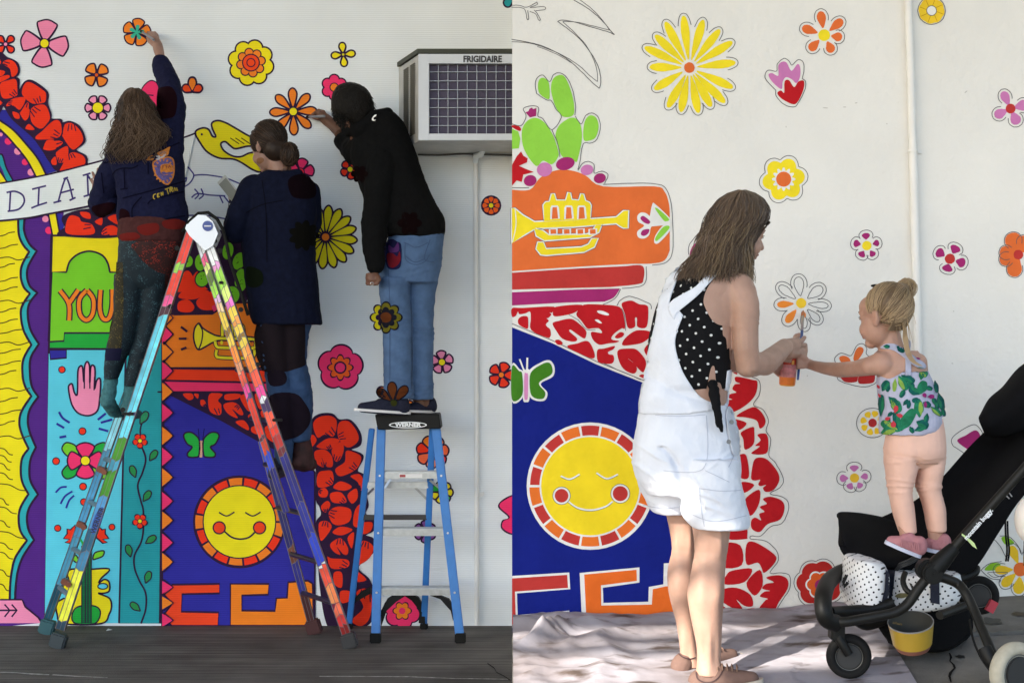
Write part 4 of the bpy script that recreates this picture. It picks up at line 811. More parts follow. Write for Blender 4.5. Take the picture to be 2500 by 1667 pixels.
# drainpipe on the right wall
dp = thing('drainpipe', 'white painted drainpipe running down the stucco wall behind the child', 'pipe', P(2235, 700, DR))
pm = mat('pipe_paint', (.78, .765, .73, 1), rough=.5, var=.04, vscale=9, bump=.08, bscale=60)
r_ = 10 * DR / F
mb = MB(); mb.tube([P(2216, -60, DR - .03), P(2229, 369, DR - .03)], r_ * .92, 16); mb.tube([P(2229, 366, DR - .03), P(2240, 780, DR - .03), P(2252, 1300, DR - .03), P(2256, 1478, DR - .03)], r_, 16); mb.build('pipe', pm, dp, angle=40)
mb = MB(); mb.disc(P(2229, 369, DR - .03), (0.03, 0, 1), r_ * 1.25, .012, 18, bev=.002); mb.box(P(2239, 371, DR - .006), (.04, .012, .014)); mb.build('collar', pm, dp, angle=40)
# roof over both walls (out of the frame): added to keep the sun off and shape its patches
sun_blocker = thing('unseen_sun_blocker', 'unseen added roof over the walls, open at the front edge', 'sun_blocker', (0, 4, 6.0))
rm = mat('blocker_white', (.75, .74, .72, 1), rough=.8, var=.06)
ZR = 6.0
def blocker_piece(x0, x1, y0, y1, z=ZR, nm='blocker_slab'):
    mb = MB(); mb.box(((x0 + x1) / 2, (y0 + y1) / 2, z + .06), (x1 - x0, y1 - y0, .12)); return mb.build(nm, rm, sun_blocker)
blocker_piece(-16, 14, -.74, 8.6)
blocker_piece(-5.32, -1.8, -3.2, -.742); blocker_piece(-9.5, -6.95, -3.2, -.742)
for y, w in ((-.97, .06), (-1.13, .05), (-1.9, .10), (-2.3, .2), (-2.8, .5)):
    mb = MB(); mb.box((-6.13, y, ZR + .05), (1.61, w, .05)); mb.build('blocker_slat', rm, sun_blocker)  # unseen slats added to break up the sun
blocker_piece(-6.02, -5.322, -3.2, -1.5)
# ================================================================== OBJECTS
def text_mesh(body, size, M, m, name, parent, bold=0.0, depth=0.0006, sx=1.0):
    """letters as flat mesh; M maps text x/y into the world"""
    cu = bpy.data.curves.new('lettering', 'FONT'); cu.body = body; cu.size = size; cu.align_x = 'CENTER'; cu.align_y = 'CENTER'
    cu.offset = bold; cu.extrude = depth; cu.resolution_u = 3
    o = bpy.data.objects.new('lettering', cu); COL.objects.link(o)
    dg = bpy.context.evaluated_depsgraph_get(); me = bpy.data.meshes.new_from_object(o.evaluated_get(dg))
    bpy.data.objects.remove(o); bpy.data.curves.remove(cu)
    me.materials.clear(); me.transform(Matrix.Diagonal((sx, 1, 1, 1))); me.transform(M)
    return link(name, me, m, parent)
def facing(c, xdir=(1, 0, 0), ydir=(0, 0, 1)):
    x = Vector(xdir).normalized(); y = Vector(ydir); y = (y - x * y.dot(x)).normalized(); z = x.cross(y)
    M = Matrix((x, y, z)).transposed().to_4x4(); M.translation = c; return M

# ---- window air conditioner
dF, dB = 7.24, DL - .004
ac = thing('air_conditioner', 'grey-white window air conditioner with a gridded grille, mounted high on the left wall', 'air conditioner', P(1130, 345, 7.4))
acw = mat('enamel_white', (.56, .60, .66, 1), rough=.42, var=.05, vscale=6)
acg = mat('galvanised_grey', (.44, .44, .43, 1), rough=.5, metal=.35, var=.12, vscale=12)
acd = mat('coil_dark', (.06, .052, .085, 1), rough=.6)
xl, xr = 1022, 1440
def q4(a, b, c, d): return [a, b, c, d]
FT, FBt = 134, 344      # front top / bottom in px
f = [P(xl, FT, dF), P(xr, FT, dF), P(xr, FBt, dF), P(xl, FBt, dF)]
bz_ = [Vector((P(974, 300, dB).x, dB, f[0].z + .02)), Vector((P(1500, 300, dB).x, dB, f[0].z + .02)), Vector((P(1500, 300, dB).x, dB, f[2].z - .01)), Vector((P(974, 300, dB).x, dB, f[2].z - .01))]
mb = MB(); mb.add(f + bz_, [(0, 4, 7, 3), (1, 2, 6, 5), (3, 7, 6, 2), (0, 1, 5, 4), (4, 5, 6, 7)]); mb.build('cabinet', acg, ac)
mb = MB()
t = (f[0].z - f[2].z); 
# face frame around the grille
gx0, gx1, gy0, gy1 = P(1048, 0, dF).x, P(1405, 0, dF).x, P(0, 157, dF).z, P(0, 328, dF).z
for (x0, x1, z0, z1) in ((f[0].x, gx0, f[2].z, f[0].z), (gx1, f[1].x, f[2].z, f[0].z), (gx0, gx1, gy0, f[0].z), (gx0, gx1, f[2].z, gy1)):
    mb.box(((x0 + x1) / 2, dF - .004, (z0 + z1) / 2), (abs(x1 - x0), .03, abs(z1 - z0)), bev=.002)
mb.build('face_frame', acw, ac)
mb = MB(); mb.box(((gx0 + gx1) / 2, dF + .03, (gy0 + gy1) / 2), (gx1 - gx0, .004, gy0 - gy1)); mb.build('coil', acd, ac)
mb = MB()
n = 90
for i in range(n): 
    z = gy1 + (gy0 - gy1) * (i + .5) / n; mb.box(((gx0 + gx1) / 2, dF + .025, z), (gx1 - gx0, .006, .0016))
fin = mb.build('fins', mat('fin_metal', (.13, .115, .18, 1), rough=.5, metal=.5), ac); fin['kind'] = 'stuff'
mb = MB(); cell = 23.5
for i in range(1, 16):
    x = P(1048 + cell * i - 1.5, 0, dF).x
    if x < gx1: mb.box((x, dF + .012, (gy0 + gy1) / 2), (.0034, .006, gy0 - gy1))
for i in range(1, 8):
    z = P(0, 154 + 21.8 * i, dF).z; mb.box(((gx0 + gx1) / 2, dF + .007, z), (gx1 - gx0, .006, .0034))
mb.build('grille', mat('grille_wire', (.33, .37, .43, 1), rough=.4), ac)
mb = MB()
tz = f[0].z
mb.add([f[0] + Vector((-.005, -.02, .004)), f[1] + Vector((0, -.02, .004)), bz_[1] + Vector((0, 0, .006)), bz_[0] + Vector((-.01, 0, .006)), f[0] + Vector((-.005, -.02, .026)), f[1] + Vector((0, -.02, .026)), bz_[1] + Vector((0, 0, .03)), bz_[0] + Vector((-.01, 0, .03))], [(0, 1, 2, 3), (7, 6, 5, 4), (0, 4, 5, 1), (1, 5, 6, 2), (3, 7, 4, 0), (2, 6, 7, 3)])
mb.build('top_cover', mat('cover_dark', (.035, .04, .028, 1), rough=.6, var=.2), ac)
# louvres on the flared side
a0, a1, b1, b0 = f[0], bz_[0], bz_[3], f[3]
lm = mat('louvre_dark', (.10, .10, .085, 1), rough=.7)
for u0, u1 in ((.14, .38), (.46, .72)):
    mb = MB()
    for i in range(34):
        v0 = .07 + .83 * i / 34
        p0, p1 = a0.lerp(a1, u0).lerp(b0.lerp(b1, u0), v0), a0.lerp(a1, u1).lerp(b0.lerp(b1, u1), v0)
        q0, q1 = a0.lerp(a1, u0).lerp(b0.lerp(b1, u0), v0 + .016), a0.lerp(a1, u1).lerp(b0.lerp(b1, u1), v0 + .016)
        o_ = Vector((-.006, -.004, 0)); mb.add([p0 + o_, p1 + o_, q1 + o_ * .3, q0 + o_ * .3], [(0, 1, 2, 3)])
    mb.build('louvre_panel', lm, ac)
text_mesh('FRIGIDAIRE', .044, facing(P(1178, 145.5, dF - .0205)), mat('badge_ink', (.03, .03, .035, 1), rough=.5), 'badge_lettering', ac, bold=.0018, sx=.88)
# gas pipe and condensate pipe under it
gp_ = thing('conduit', 'tan horizontal conduit running along the wall under the air conditioner', 'pipe', P(1130, 366, 7.62))
mb = MB(); mb.tube([P(1012, 364, 7.62), P(1330, 368, 7.62)], .014, 12); mb.build('pipe', mat('conduit_tan', (.45, .40, .27, 1), rough=.5, var=.2, vscale=6), gp_, angle=40)
mb = MB(); mb.tube([P(1020, 378, 7.66), P(1070, 379, 7.65), P(1130, 376, 7.65), P(1200, 378, 7.65), P(1340, 381, 7.65)], .005, 8); mb.build('cable', mat('cable_dark', (.06, .06, .06, 1), rough=.5), gp_, True)
vp = thing('downpipe', 'thin white vertical pipe with a white elbow below the air conditioner', 'pipe', P(1160, 900, 7.66))
vpm = mat('downpipe_white', (.72, .74, .75, 1), rough=.5, var=.05)
mb = MB(); mb.tube([P(1161, 385, 7.67), P(1164, 1524, 7.67)], .013, 12); mb.build('pipe', vpm, vp, angle=40)
mb = MB(); mb.tube([P(1178, 352, 7.6), P(1178, 368, 7.6), P(1174, 377, 7.61), P(1162, 381, 7.64), P(1161, 395, 7.67)], .017, 12); mb.build('elbow', mat('elbow_pvc', (.62, .70, .76, 1), rough=.35), vp, angle=50)
mb = MB(); mb.box(P(1178, 1204, 7.695), (.02, .012, .02)); mb.box(P(1168, 1207, 7.68), (.05, .02, .02)); mb.build('clip', vpm, vp)

# ---- black and blue stepladder
sl = thing('stepladder', 'small blue stepladder with black top cap, the man standing on it', 'ladder', P(1000, 1560, 7.35))
blu = mat('ladder_blue', (.035, .18, .52, 1), rough=.42, var=.08, vscale=20)
alu = mat('aluminium', (.45, .46, .47, 1), rough=.38, metal=.85, var=.12, vscale=40, bump=.05, bscale=300)
blk = mat('black_plastic', (.006, .006, .0065, 1), rough=.55, spec=.2)
rub = mat('black_rubber', (.009, .009, .009, 1), rough=.8, spec=.2)
def rail(a, b, w, h, nm, par, m): 
    mb = MB(); mb.beam(a, b, w, h, up=(0, 1, 0), bev=.004); return mb.build(nm, m, par)
def cap_box(mb, pts4, d0, d1):
    v = [P(x, y, d0) for x, y in pts4]; v2 = [Vector((p.x, d1, p.z)) for p in v]
    mb.add(v + v2, [(0, 1, 2, 3), (7, 6, 5, 4), (0, 4, 5, 1), (1, 5, 6, 2), (2, 6, 7, 3), (3, 7, 4, 0)])
fl = (P(931, 1040, 7.40), P(917, 1562, 7.27)); frr = (P(1064, 1040, 7.40), P(1124, 1562, 7.27))
bl_ = (P(908, 1046, 7.44), P(852, 1526, 7.62)); br_ = (P(1056, 1046, 7.44), P(1035, 1526, 7.62))
rail(*fl, .046, .028, 'front_rail', sl, blu); rail(*frr, .046, .028, 'front_rail', sl, blu)
rail(*bl_, .032, .022, 'rear_rail', sl, blu); rail(*br_, .034, .022, 'rear_rail', sl, blu)
mb = MB(); cap_box(mb, [(915, 1012), (1072, 1010), (1077, 1046), (922, 1049)], 7.345, 7.345 + .17); 
o = mb.build('top_cap', blk, sl); bv = o.modifiers.new('bevel', 'BEVEL'); bv.width = .006; bv.segments = 2
wht = mat('print_white', (.72, .75, .78, 1), rough=.5)
def ring_mesh(c, rx, rz, w, m, nm, par, d=.0008):
    mb = MB(); n = 36; v = []
    for i in range(n):
        a = 2 * math.pi * i / n; v += [c + Vector((rx * math.cos(a), -d, rz * math.sin(a))), c + Vector(((rx - w * 1.5) * math.cos(a), -d, (rz - w) * math.sin(a)))]
    mb.add(v, [(2 * i, 2 * i + 1, (2 * i + 3) % (2 * n), (2 * i + 2) % (2 * n)) for i in range(n)]); return mb.build(nm, m, par)
ring_mesh(P(996, 1037, 7.343), .098, .017, .005, wht, 'logo_ring', sl)
text_mesh('WERNER', .026, facing(P(996, 1037, 7.342)), wht, 'logo_lettering', sl, bold=.0014, sx=1.25)
def lerp_at(r, y):
    a, b = r; z = CZ - (y - 833.5) * 7.33 / F; t = (z - a.z) / (b.z - a.z); return a.lerp(b, t)
for y in (1160, 1298, 1440):
    L, R = lerp_at(fl, y), lerp_at(frr, y); 
    mb = MB(); c = (L + R) / 2; w_ = R.x - L.x - .028
    mb.box(c + Vector((0, .002, -.006)), (w_, .006, .030)); mb.box(c + Vector((0, .046, .011)), (w_, .09, .005)); mb.box(c + Vector((0, .089, -.004)), (w_, .005, .026))
    for k in range(6): mb.box(c + Vector((0, .012 + k * .014, .0145)), (w_, .005, .002))
    st = mb.build('step', alu, sl)
    for p in (L, R): mb = MB(); mb.disc(p + Vector((0, -.017, -.004)), (0, 1, 0), .0055, .004, 10); mb.build('rivet', mat('rivet', (.7, .7, .72, 1), rough=.3, metal=.8), st)
    if y == 1160:
        mb = MB(); mb.box(c + Vector((-.0, -.002, -.006)), (.12, .002, .020)); lb = mb.build('warning_label', mat('label_white', (.68, .68, .68, 1), rough=.5), st)
        mb = MB(); mb.box(c + Vector((-.042, -.0035, -.006)), (.030, .002, .013)); mb.build('label_patch', mat('label_red', (.32, .04, .05, 1), rough=.5), st)
for y, p_, q_ in ((1182, bl_, br_), (1262, bl_, br_)):
    z = CZ - (y - 833.5) * 7.52 / F; L = p_[0].lerp(p_[1], (z - p_[0].z) / (p_[1].z - p_[0].z)); R = q_[0].lerp(q_[1], (z - q_[0].z) / (q_[1].z - q_[0].z))
    mb = MB(); mb.box((L + R) / 2, (R.x - L.x - .02, .02, .032 if y == 1182 else .026)); mb.build('rear_brace', alu if y == 1182 else mat('brace_dark', (.05, .045, .045, 1), rough=.5, metal=.3), sl)
for a, b in (((938, 1192, 7.36), (955, 1166, 7.38)), ((1050, 1172, 7.38), (1075, 1192, 7.45)), ((898, 1206, 7.5), (912, 1192, 7.44)), ((1010, 1186, 7.49), (1042, 1218, 7.5))):
    mb = MB(); mb.beam(P(*a), P(*b), .012, .006, up=(0, 1, 0)); mb.build('spreader', alu, sl)
# black moulded knee braces and feet
for pts in ([(1106, 1515), (1100, 1490), (1075, 1462), (1030, 1446), (1050, 1444), (1096, 1462), (1114, 1488)], [(930, 1530), (944, 1490), (968, 1468), (1000, 1447), (968, 1446), (945, 1462), (930, 1490)], [(1022, 1520), (1024, 1490), (1005, 1465), (975, 1446), (1000, 1446), (1022, 1458), (1037, 1485), (1038, 1522)], [(852, 1490), (870, 1468), (905, 1448), (905, 1432), (880, 1445), (850, 1476)]):
    d0 = 7.31 if pts[0][0] in (1106, 930) else 7.6
    mb = MB(); mb.prism([P(x, y, d0) for x, y in pts], (0, .03, 0)); mb.build('knee_brace', blk, sl)
for p, dd in ((fl[1], 1), (frr[1], 1), (bl_[1], 0), (br_[1], 0)):
    mb = MB(); z1 = .05 if dd else .03
    mb.box((p.x, p.y, z1 / 2), (.056 if dd else .042, .05, z1), bev=.005); mb.build('foot', rub, sl)

# ---- tall A-frame ladder, projected mural light painted on its rails as colour bands
al = thing('folding_ladder', 'tall folding ladder with rails banded in bright colours, two women standing on it', 'ladder', P(480, 1550, 7.3))  # bright bands are projected mural light painted on the rails
def band_rail(a, b, w, h, bands, nm, rough=.35):
    """rail from a to b (px,py,d) with two face strips of slanting bands of projected colour; bands: (y px end, colour)"""
    A, B = P(*a), P(*b); y0, y1 = a[1], b[1]; up = Vector((0, 1, 0)); z = (B - A).normalized(); x = up.cross(z).normalized(); y = z.cross(x)
    if y.y > 0: y = -y
    core = mat('rail_core', (.17, .15, .17, 1), rough=.4, metal=.5, var=.2); mats = [core]; mb = MB(); L = (B - A).length
    mb.beam(A, B, w, h, up=(0, 1, 0), mi=0, bev=.003)
    if h > .027:
        for sx in (-1, 1): mb.beam(A + x * sx * (w / 2 - .0015) + y * (h / 2), B + x * sx * (w / 2 - .0015) + y * (h / 2), .003, .008, up=(0, 1, 0), mi=0)
    rg_ = random.Random(int(a[0] * 7 + b[1])); ins = w / 2 - .0035
    for col in (0, 1):
        xa, xb = (-ins, -.0012) if col == 0 else (.0012, ins)
        t0 = 0; c0 = c1 = 0.0
        for i, (ye, c) in enumerate(bands):
            t1 = min(1, (ye - y0) / (y1 - y0)); last = i == len(bands) - 1
            e0, e1 = (0, 0) if last else (rg_.uniform(-.012, .012) + (.006 if col else 0), rg_.uniform(-.012, .012) + (.014 if col else .004))
            v = rg_.uniform(.8, 1.25); m = mat('ladder_%d_%d_%d_%d' % (*c, int(v * 4)), rgb(*c, v * 1.2), rough=rough, metal=.1, var=.22, vscale=16)
            if m not in mats: mats.append(m)
            p0a, p0b = A + z * (L * t0 + c0 + .0018), A + z * (L * t0 + c1 + .0018); p1a, p1b = A + z * (L * t1 + e0 - .0018), A + z * (L * t1 + e1 - .0018)
            o_ = y * (h / 2 + .0012); mb.add([p0a + x * xa + o_, p0b + x * xb + o_, p1b + x * xb + o_, p1a + x * xa + o_], [(0, 1, 2, 3)], mats.index(m))
            t0, c0, c1 = t1, e0, e1
    return mb.build(nm, mats, al)
W_, LG, MG_, YO, OR_, SR, PK_, RD, NV_, BL_, CY, GR_, LB, YL_ = (222, 226, 238), (150, 205, 70), (226, 110, 190), (238, 196, 70), (240, 130, 50), (226, 84, 62), (228, 70, 150), (212, 52, 38), (30, 30, 110), (44, 66, 190), (90, 190, 215), (60, 140, 30), (60, 130, 170), (226, 208, 60)
near, far = 7.14, 7.48
RB = [(640, W_), (655, (230, 150, 200)), (700, LG), (728, (190, 220, 110)), (748, MG_), (775, YO), (790, (240, 150, 70)), (812, YO), (826, (120, 90, 30)), (842, YO), (866, (244, 150, 70)), (906, OR_), (938, SR), (966, PK_), (976, W_), (1000, (60, 40, 90)), (1040, SR), (1062, RD), (1090, (160, 40, 40)), (1108, (90, 30, 40)), (1225, NV_), (1300, (40, 46, 140)), (1370, BL_), (1378, W_), (1420, (230, 80, 60)), (1466, (240, 130, 80)), (1474, (120, 30, 60)), (1500, (240, 110, 80)), (1520, (200, 50, 50)), (1545, (120, 20, 20))]
rn = band_rail((498, 560, near), (846, 1545, near), .046, .030, RB, 'front_rail')
RB2 = [(620, W_), (642, (226, 90, 130)), (660, (200, 230, 120)), (690, (90, 120, 40)), (720, LG), (735, (220, 180, 220)), (760, (240, 190, 150)), (800, YO), (812, (150, 110, 30)), (840, YO), (880, OR_), (905, (240, 150, 110)), (938, SR), (962, PK_), (970, (70, 50, 120)), (1060, RD), (1072, (90, 40, 60)), (1100, (214, 66, 40)), (1140, BL_), (1250, NV_)]
band_rail((480, 570, near + .05), (700, 1250, near + .06), .036, .026, RB2, 'inner_rail')
band_rail((640, 1075, far), (764, 1530, far), .040, .028, [(1160, BL_), (1330, (24, 24, 90)), (1370, (110, 60, 40)), (1440, NV_), (1530, (60, 20, 26))], 'rear_rail')
LBn = [(640, RD), (662, (140, 190, 70)), (720, RD), (745, (228, 70, 130)), (770, (60, 20, 40)), (1000, CY), (1010, (50, 60, 110)), (1065, CY), (1120, GR_), (1145, (60, 150, 180)), (1205, GR_), (1290, (70, 140, 190)), (1340, (30, 90, 120)), (1385, LB), (1512, YL_), (1535, (30, 60, 80))]
band_rail((470, 560, near), (148, 1535, near), .048, .030, LBn, 'front_rail')
band_rail((404, 700, near + .2), (118, 1508, far), .040, .028, [(1000, (60, 150, 170)), (1090, (140, 215, 235)), (1150, (60, 120, 150)), (1300, LB), (1420, (60, 130, 160)), (1508, (20, 70, 90))], 'rear_rail')
# hinge cap at the top with its round badge
mb = MB()
hp = [(462, 575), (452, 558), (460, 534), (480, 524), (503, 526), (520, 542), (532, 570), (520, 600), (500, 612), (484, 596)]
mb.prism([P(x, y, near - .035) for x, y in hp], (0, .09, 0)); hc = mb.build('hinge_cap', mat('hinge_white', (.66, .70, .78, 1), rough=.3, metal=.2), al)
mb = MB(); mb.disc(P(507, 552, near - .037), (0, 1, 0), .026, .006, 24); mb.build('round_badge', mat('badge_blue', (.035, .07, .30, 1), rough=.35), hc)
mb = MB(); mb.box(P(507, 552, near - .042), (.034, .002, .006)); mb.build('badge_print', wht, hc)
mb = MB(); mb.tube([P(446, 566, near - .02), P(462, 540, near - .03), P(484, 521, near - .03), P(508, 519, near - .03), P(530, 535, near - .03), P(544, 560, near - .03), P(552, 590, near - .02), P(562, 640, near - .02), P(590, 720, near - .01), P(606, 770, near)], .0085, 8); mb.build('edge_guard', rub, al, True)
# rungs, running from the near rail to the rear rail
def rail_pt(a, b, y, dd=0):
    t = (y - a[1]) / (b[1] - a[1]); return P(a[0] + (b[0] - a[0]) * t, y, a[2] + (b[2] - a[2]) * t + dd)
for y in (640, 770, 890, 1012, 1130, 1240, 1360, 1460):
    c1 = rail_pt((470, 560, near), (148, 1535, near), y); ra, rb = P(404, 700, near + .2), P(118, 1508, far); tt = (c1.z - ra.z) / (rb.z - ra.z)
    if tt < .02: continue
    c2 = ra.lerp(rb, min(1, tt)); mb = MB(); mb.tube([c1 + Vector((.004, .01, 0)), c2], .013, 10); mb.build('rung', mat('rung_metal', (.16, .24, .30, 1), rough=.35, metal=.7), al, angle=40)
for y in (655, 785, 905, 1027, 1145, 1255, 1375, 1475):
    c1 = rail_pt((498, 560, near), (846, 1545, near), y); ra, rb = P(480, 570, near + .2), P(764, 1530, far); tt = (c1.z - ra.z) / (rb.z - ra.z); c2 = ra.lerp(rb, max(0, min(1, tt)))
    mb = MB(); mb.tube([c1 + Vector((0, .01, 0)), c2], .013, 10); mb.build('rung', mat('rung_metal2', (.035, .03, .07, 1), rough=.35, metal=.6), al, angle=40)
for (x, y, s_) in ((524, 588, -1), (537, 612, 1), (588, 756, 1), (629, 890, 1), (345, 882, -1), (432, 606, -1), (416, 748, -1), (300, 1000, -1)):
    mb = MB(); mb.disc(P(x, y, near - .016), (0, 1, 0), .0125, .004, 14); mb.build('rung_hole', blk, al)
for (x, y, w_) in ((677, 1025, .05), (312, 1010, .055), (540, 690, .02)):
    mb = MB(); mb.box(P(x, y, near - .022), (w_, .02, .014), bev=.003); mb.build('latch', blk, al)
for (x, y) in ((255, 1146), (205, 1280), (168, 1420)):
    mb = MB(); mb.box(P(x - 8, y, near + .05), (.04, .03, .03), Matrix.Rotation(.35, 3, 'Y'), bev=.004); mb.disc(P(x, y + 6, near - .02), (0, 1, 0), .014, .02, 12); mb.build('lock', mat('lock_dark', (.16, .05, .03, 1), rough=.4, metal=.3), al)
ld = P(238, 1270, near - .0165); dr = (P(230, 1290, near) - P(262, 1215, near)).normalized()
mb = MB(); E0 = [Vector((math.cos(a) * .020, 0, math.sin(a) * .072)) for a in [2 * math.pi * i / 28 for i in range(28)]]
Rr = Matrix.Rotation(math.radians(20), 3, 'Y'); mb.add([ld + Rr @ v for v in E0], [tuple(range(28))]); lg = mb.build('logo_oval', mat('logo_blue', (.02, .09, .42, 1), rough=.4), al)
text_mesh('WERNER', .034, facing(ld + Vector((0, -.001, 0)), Rr @ Vector((0, 0, 1)), Rr @ Vector((-1, 0, 0))), mat('logo_ink', (.01, .02, .05, 1), rough=.5), 'logo_lettering', lg, bold=.001)
for (x, y, d, c) in ((143, 1545, near, (.03, .045, .055)), (116, 1517, far, (.02, .09, .11)), (853, 1552, near, (.03, .03, .033)), (766, 1535, far, (.05, .01, .012))):
    p = P(x, y, d); mb = MB(); mb.box((p.x, p.y, .038), (.078, .06, .076), Matrix.Rotation(.3 if x < 400 else -.3, 3, 'Y'), bev=.008); mb.build('foot', mat('foot_%d' % x, (*c, 1), rough=.55), al)
# paper scrap on the asphalt
mb = MB(); c = ground_px(267, 1540); mb.add([c + Vector(v) for v in ((-.015, -.012, .004), (.016, -.006, .009), (.012, .02, .004), (-.012, .018, .011))], [(0, 1, 2, 3)])
tag(mb.build('paper_scrap', mat('paper', (.7, .7, .7, 1), rough=.8)), 'tiny white scrap of paper lying on the asphalt under the tall ladder', 'paper')
# ================================================================== BODY TOOLS
class Blob:
    """closed rounded shapes fused into one continuous skin"""
    def __init__(s): s.mb = MB()
    def cap(s, p, q, r1, r2=None, n=14):
        p, q = Vector(p), Vector(q); r2 = r1 if r2 is None else r2; z = (q - p); L = z.length
        if L < 1e-6: return s.ball(p, r1)
        z /= L; a = Vector((0, 0, 1)) if abs(z.z) < .9 else Vector((1, 0, 0)); x = a.cross(z).normalized(); y = z.cross(x)
        vs_, fs, rings = [], [], []
        for k in range(1, 6): t = k / 5 * math.pi / 2; rings.append((p - z * r1 * math.cos(t), r1 * math.sin(t)))
        for k in range(0, 5): t = k / 5 * math.pi / 2; rings.append((q + z * r2 * math.sin(t), r2 * math.cos(t)))
        vs_.append(p - z * r1)
        for c, r in rings:
            for i in range(n): a = 2 * math.pi * i / n; vs_.append(c + (x * math.cos(a) + y * math.sin(a)) * r)
        vs_.append(q + z * r2); m = len(rings)
        for i in range(n): fs.append((0, 1 + (i + 1) % n, 1 + i))
        for k in range(m - 1):
            for i in range(n): fs.append((1 + k * n + i, 1 + k * n + (i + 1) % n, 1 + (k + 1) * n + (i + 1) % n, 1 + (k + 1) * n + i))
        e = 1 + m * n
        for i in range(n): fs.append((1 + (m - 1) * n + i, 1 + (m - 1) * n + (i + 1) % n, e))
        s.mb.add(vs_, fs)
    def limb(s, pts):
        """pts: (px,py,d,rpx) chain"""
        q = [(P(x, y, d), r * d / F) for x, y, d, r in pts]
        for (a, ra), (b, rb) in zip(q, q[1:]): s.cap(a, b, ra, rb)
    def chain(s, pts, r):
        rs = r if isinstance(r, (list, tuple)) else [r] * len(pts)
        for i in range(len(pts) - 1): s.cap(pts[i], pts[i + 1], rs[i], rs[i + 1], 10)
    def ball(s, c, r, R=None):
        bm = bmesh.new(); bmesh.ops.create_uvsphere(bm, u_segments=20, v_segments=14, radius=1)
        r = r if isinstance(r, (tuple, list)) else (r, r, r)
        M = Matrix.Translation(Vector(c)) @ (R.to_4x4() if R else Matrix.Identity(4)) @ Matrix.Diagonal((*r, 1))
        bmesh.ops.transform(bm, matrix=M, verts=bm.verts); s.mb.bm(bm)
    def sil(s, rows, d, th, n=26, k=5, pw=2.3):
        """rows (py, xl, xr[, thickness m[, d]]) traced from the photo: elliptical rings stacked into a solid"""
        rr = [(r[0], r[1], r[2], r[3] if len(r) > 3 and r[3] else th, r[4] if len(r) > 4 else d) for r in rows]
        rr = cat(rr, False, k); vs_, fs = [], []
        for y, xl, xr, t, dd in rr:
            c = P((xl + xr) / 2, y, dd); rx = max((xr - xl) / 2 * dd / F, .002)
            for i in range(n):
                a = 2 * math.pi * i / n; ca, sa = math.cos(a), math.sin(a)
                vs_.append(c + Vector((rx * math.copysign(abs(ca) ** (2 / pw), ca), t * math.copysign(abs(sa) ** (2 / pw), sa), 0)))
        m = len(rr)
        for j in range(m - 1):
            for i in range(n): fs.append((j * n + i, (j + 1) * n + i, (j + 1) * n + (i + 1) % n, j * n + (i + 1) % n))
        fs.append(tuple(range(n))); fs.append(tuple((m - 1) * n + i for i in range(n - 1, -1, -1)))
        s.mb.add(vs_, fs)
    def build(s, name, m, parent, voxel=.005, smooth=6, fold=0.0, fq=(10, 10, 18), seed=0.0, extra=None):
        me = s.mb.mesh(name); o = bpy.data.objects.new(name, me); COL.objects.link(o)
        r = o.modifiers.new('r', 'REMESH'); r.mode = 'VOXEL'; r.voxel_size = voxel; r.use_smooth_shade = True
        if smooth: sm = o.modifiers.new('s', 'SMOOTH'); sm.factor = .5; sm.iterations = smooth
        dg = bpy.context.evaluated_depsgraph_get(); m2 = bpy.data.meshes.new_from_object(o.evaluated_get(dg))
        bpy.data.objects.remove(o); bpy.data.meshes.remove(me); m2.name = name
        if fold or extra:
            N = len(m2.vertices); co = np.empty(N * 3); m2.vertices.foreach_get('co', co); co = co.reshape(-1, 3)
            nr = np.empty(N * 3); m2.vertex_normals.foreach_get('vector', nr); nr = nr.reshape(-1, 3)
            h = np.zeros(N)
            if fold:
                for i in range(N):
                    x, y, z = co[i]; a = noise.noise(Vector((x * fq[0] + seed, y * fq[1], z * fq[2] + x * 5))); b = noise.noise(Vector((x * fq[0] * 2.3 + seed, y * fq[1] * 2, z * fq[2] * 2.2 - x * 9)))
                    h[i] = (.5 - abs(a)) * 1.2 + .5 * (.4 - abs(b))
                h *= fold
            if extra is not None: h += extra(co)
            co = co + nr * h[:, None]; m2.vertices.foreach_set('co', co.ravel())
        m2.materials.clear(); m2.update()
        return link(name, m2, m, parent, True)

def bvh_of(*objs):
    v, f = [], []
    for o in objs:
        n = len(v); v += [o.matrix_world @ x.co for x in o.data.vertices]; f += [tuple(i + n for i in p.vertices) for p in o.data.polygons]
    return BVHTree.FromPolygons(v, f)
def tuck(body, clothes, keep=None):
    """pull skin that pokes through the clothes back under them"""
    bv = bvh_of(*clothes); me = body.data; N = len(me.vertices); nr = [Vector(n.vector) for n in me.vertex_normals]
    for i, v in enumerate(me.vertices):
        if keep and keep(1250 + v.co.x * F / v.co.y, 833.5 - (v.co.z - CZ) * F / v.co.y): continue
        n = nr[i]; hit = bv.ray_cast(v.co, -n, .06)
        if hit[0] is not None and hit[1].dot(n) > .25: v.co = hit[0] - n * .006
        else:
            h2 = bv.ray_cast(v.co, n, .004)
            if h2[0] is not None and h2[1].dot(n) > .25: v.co = v.co - n * .005
    me.update()
EYE = Vector((0, 0, CZ))
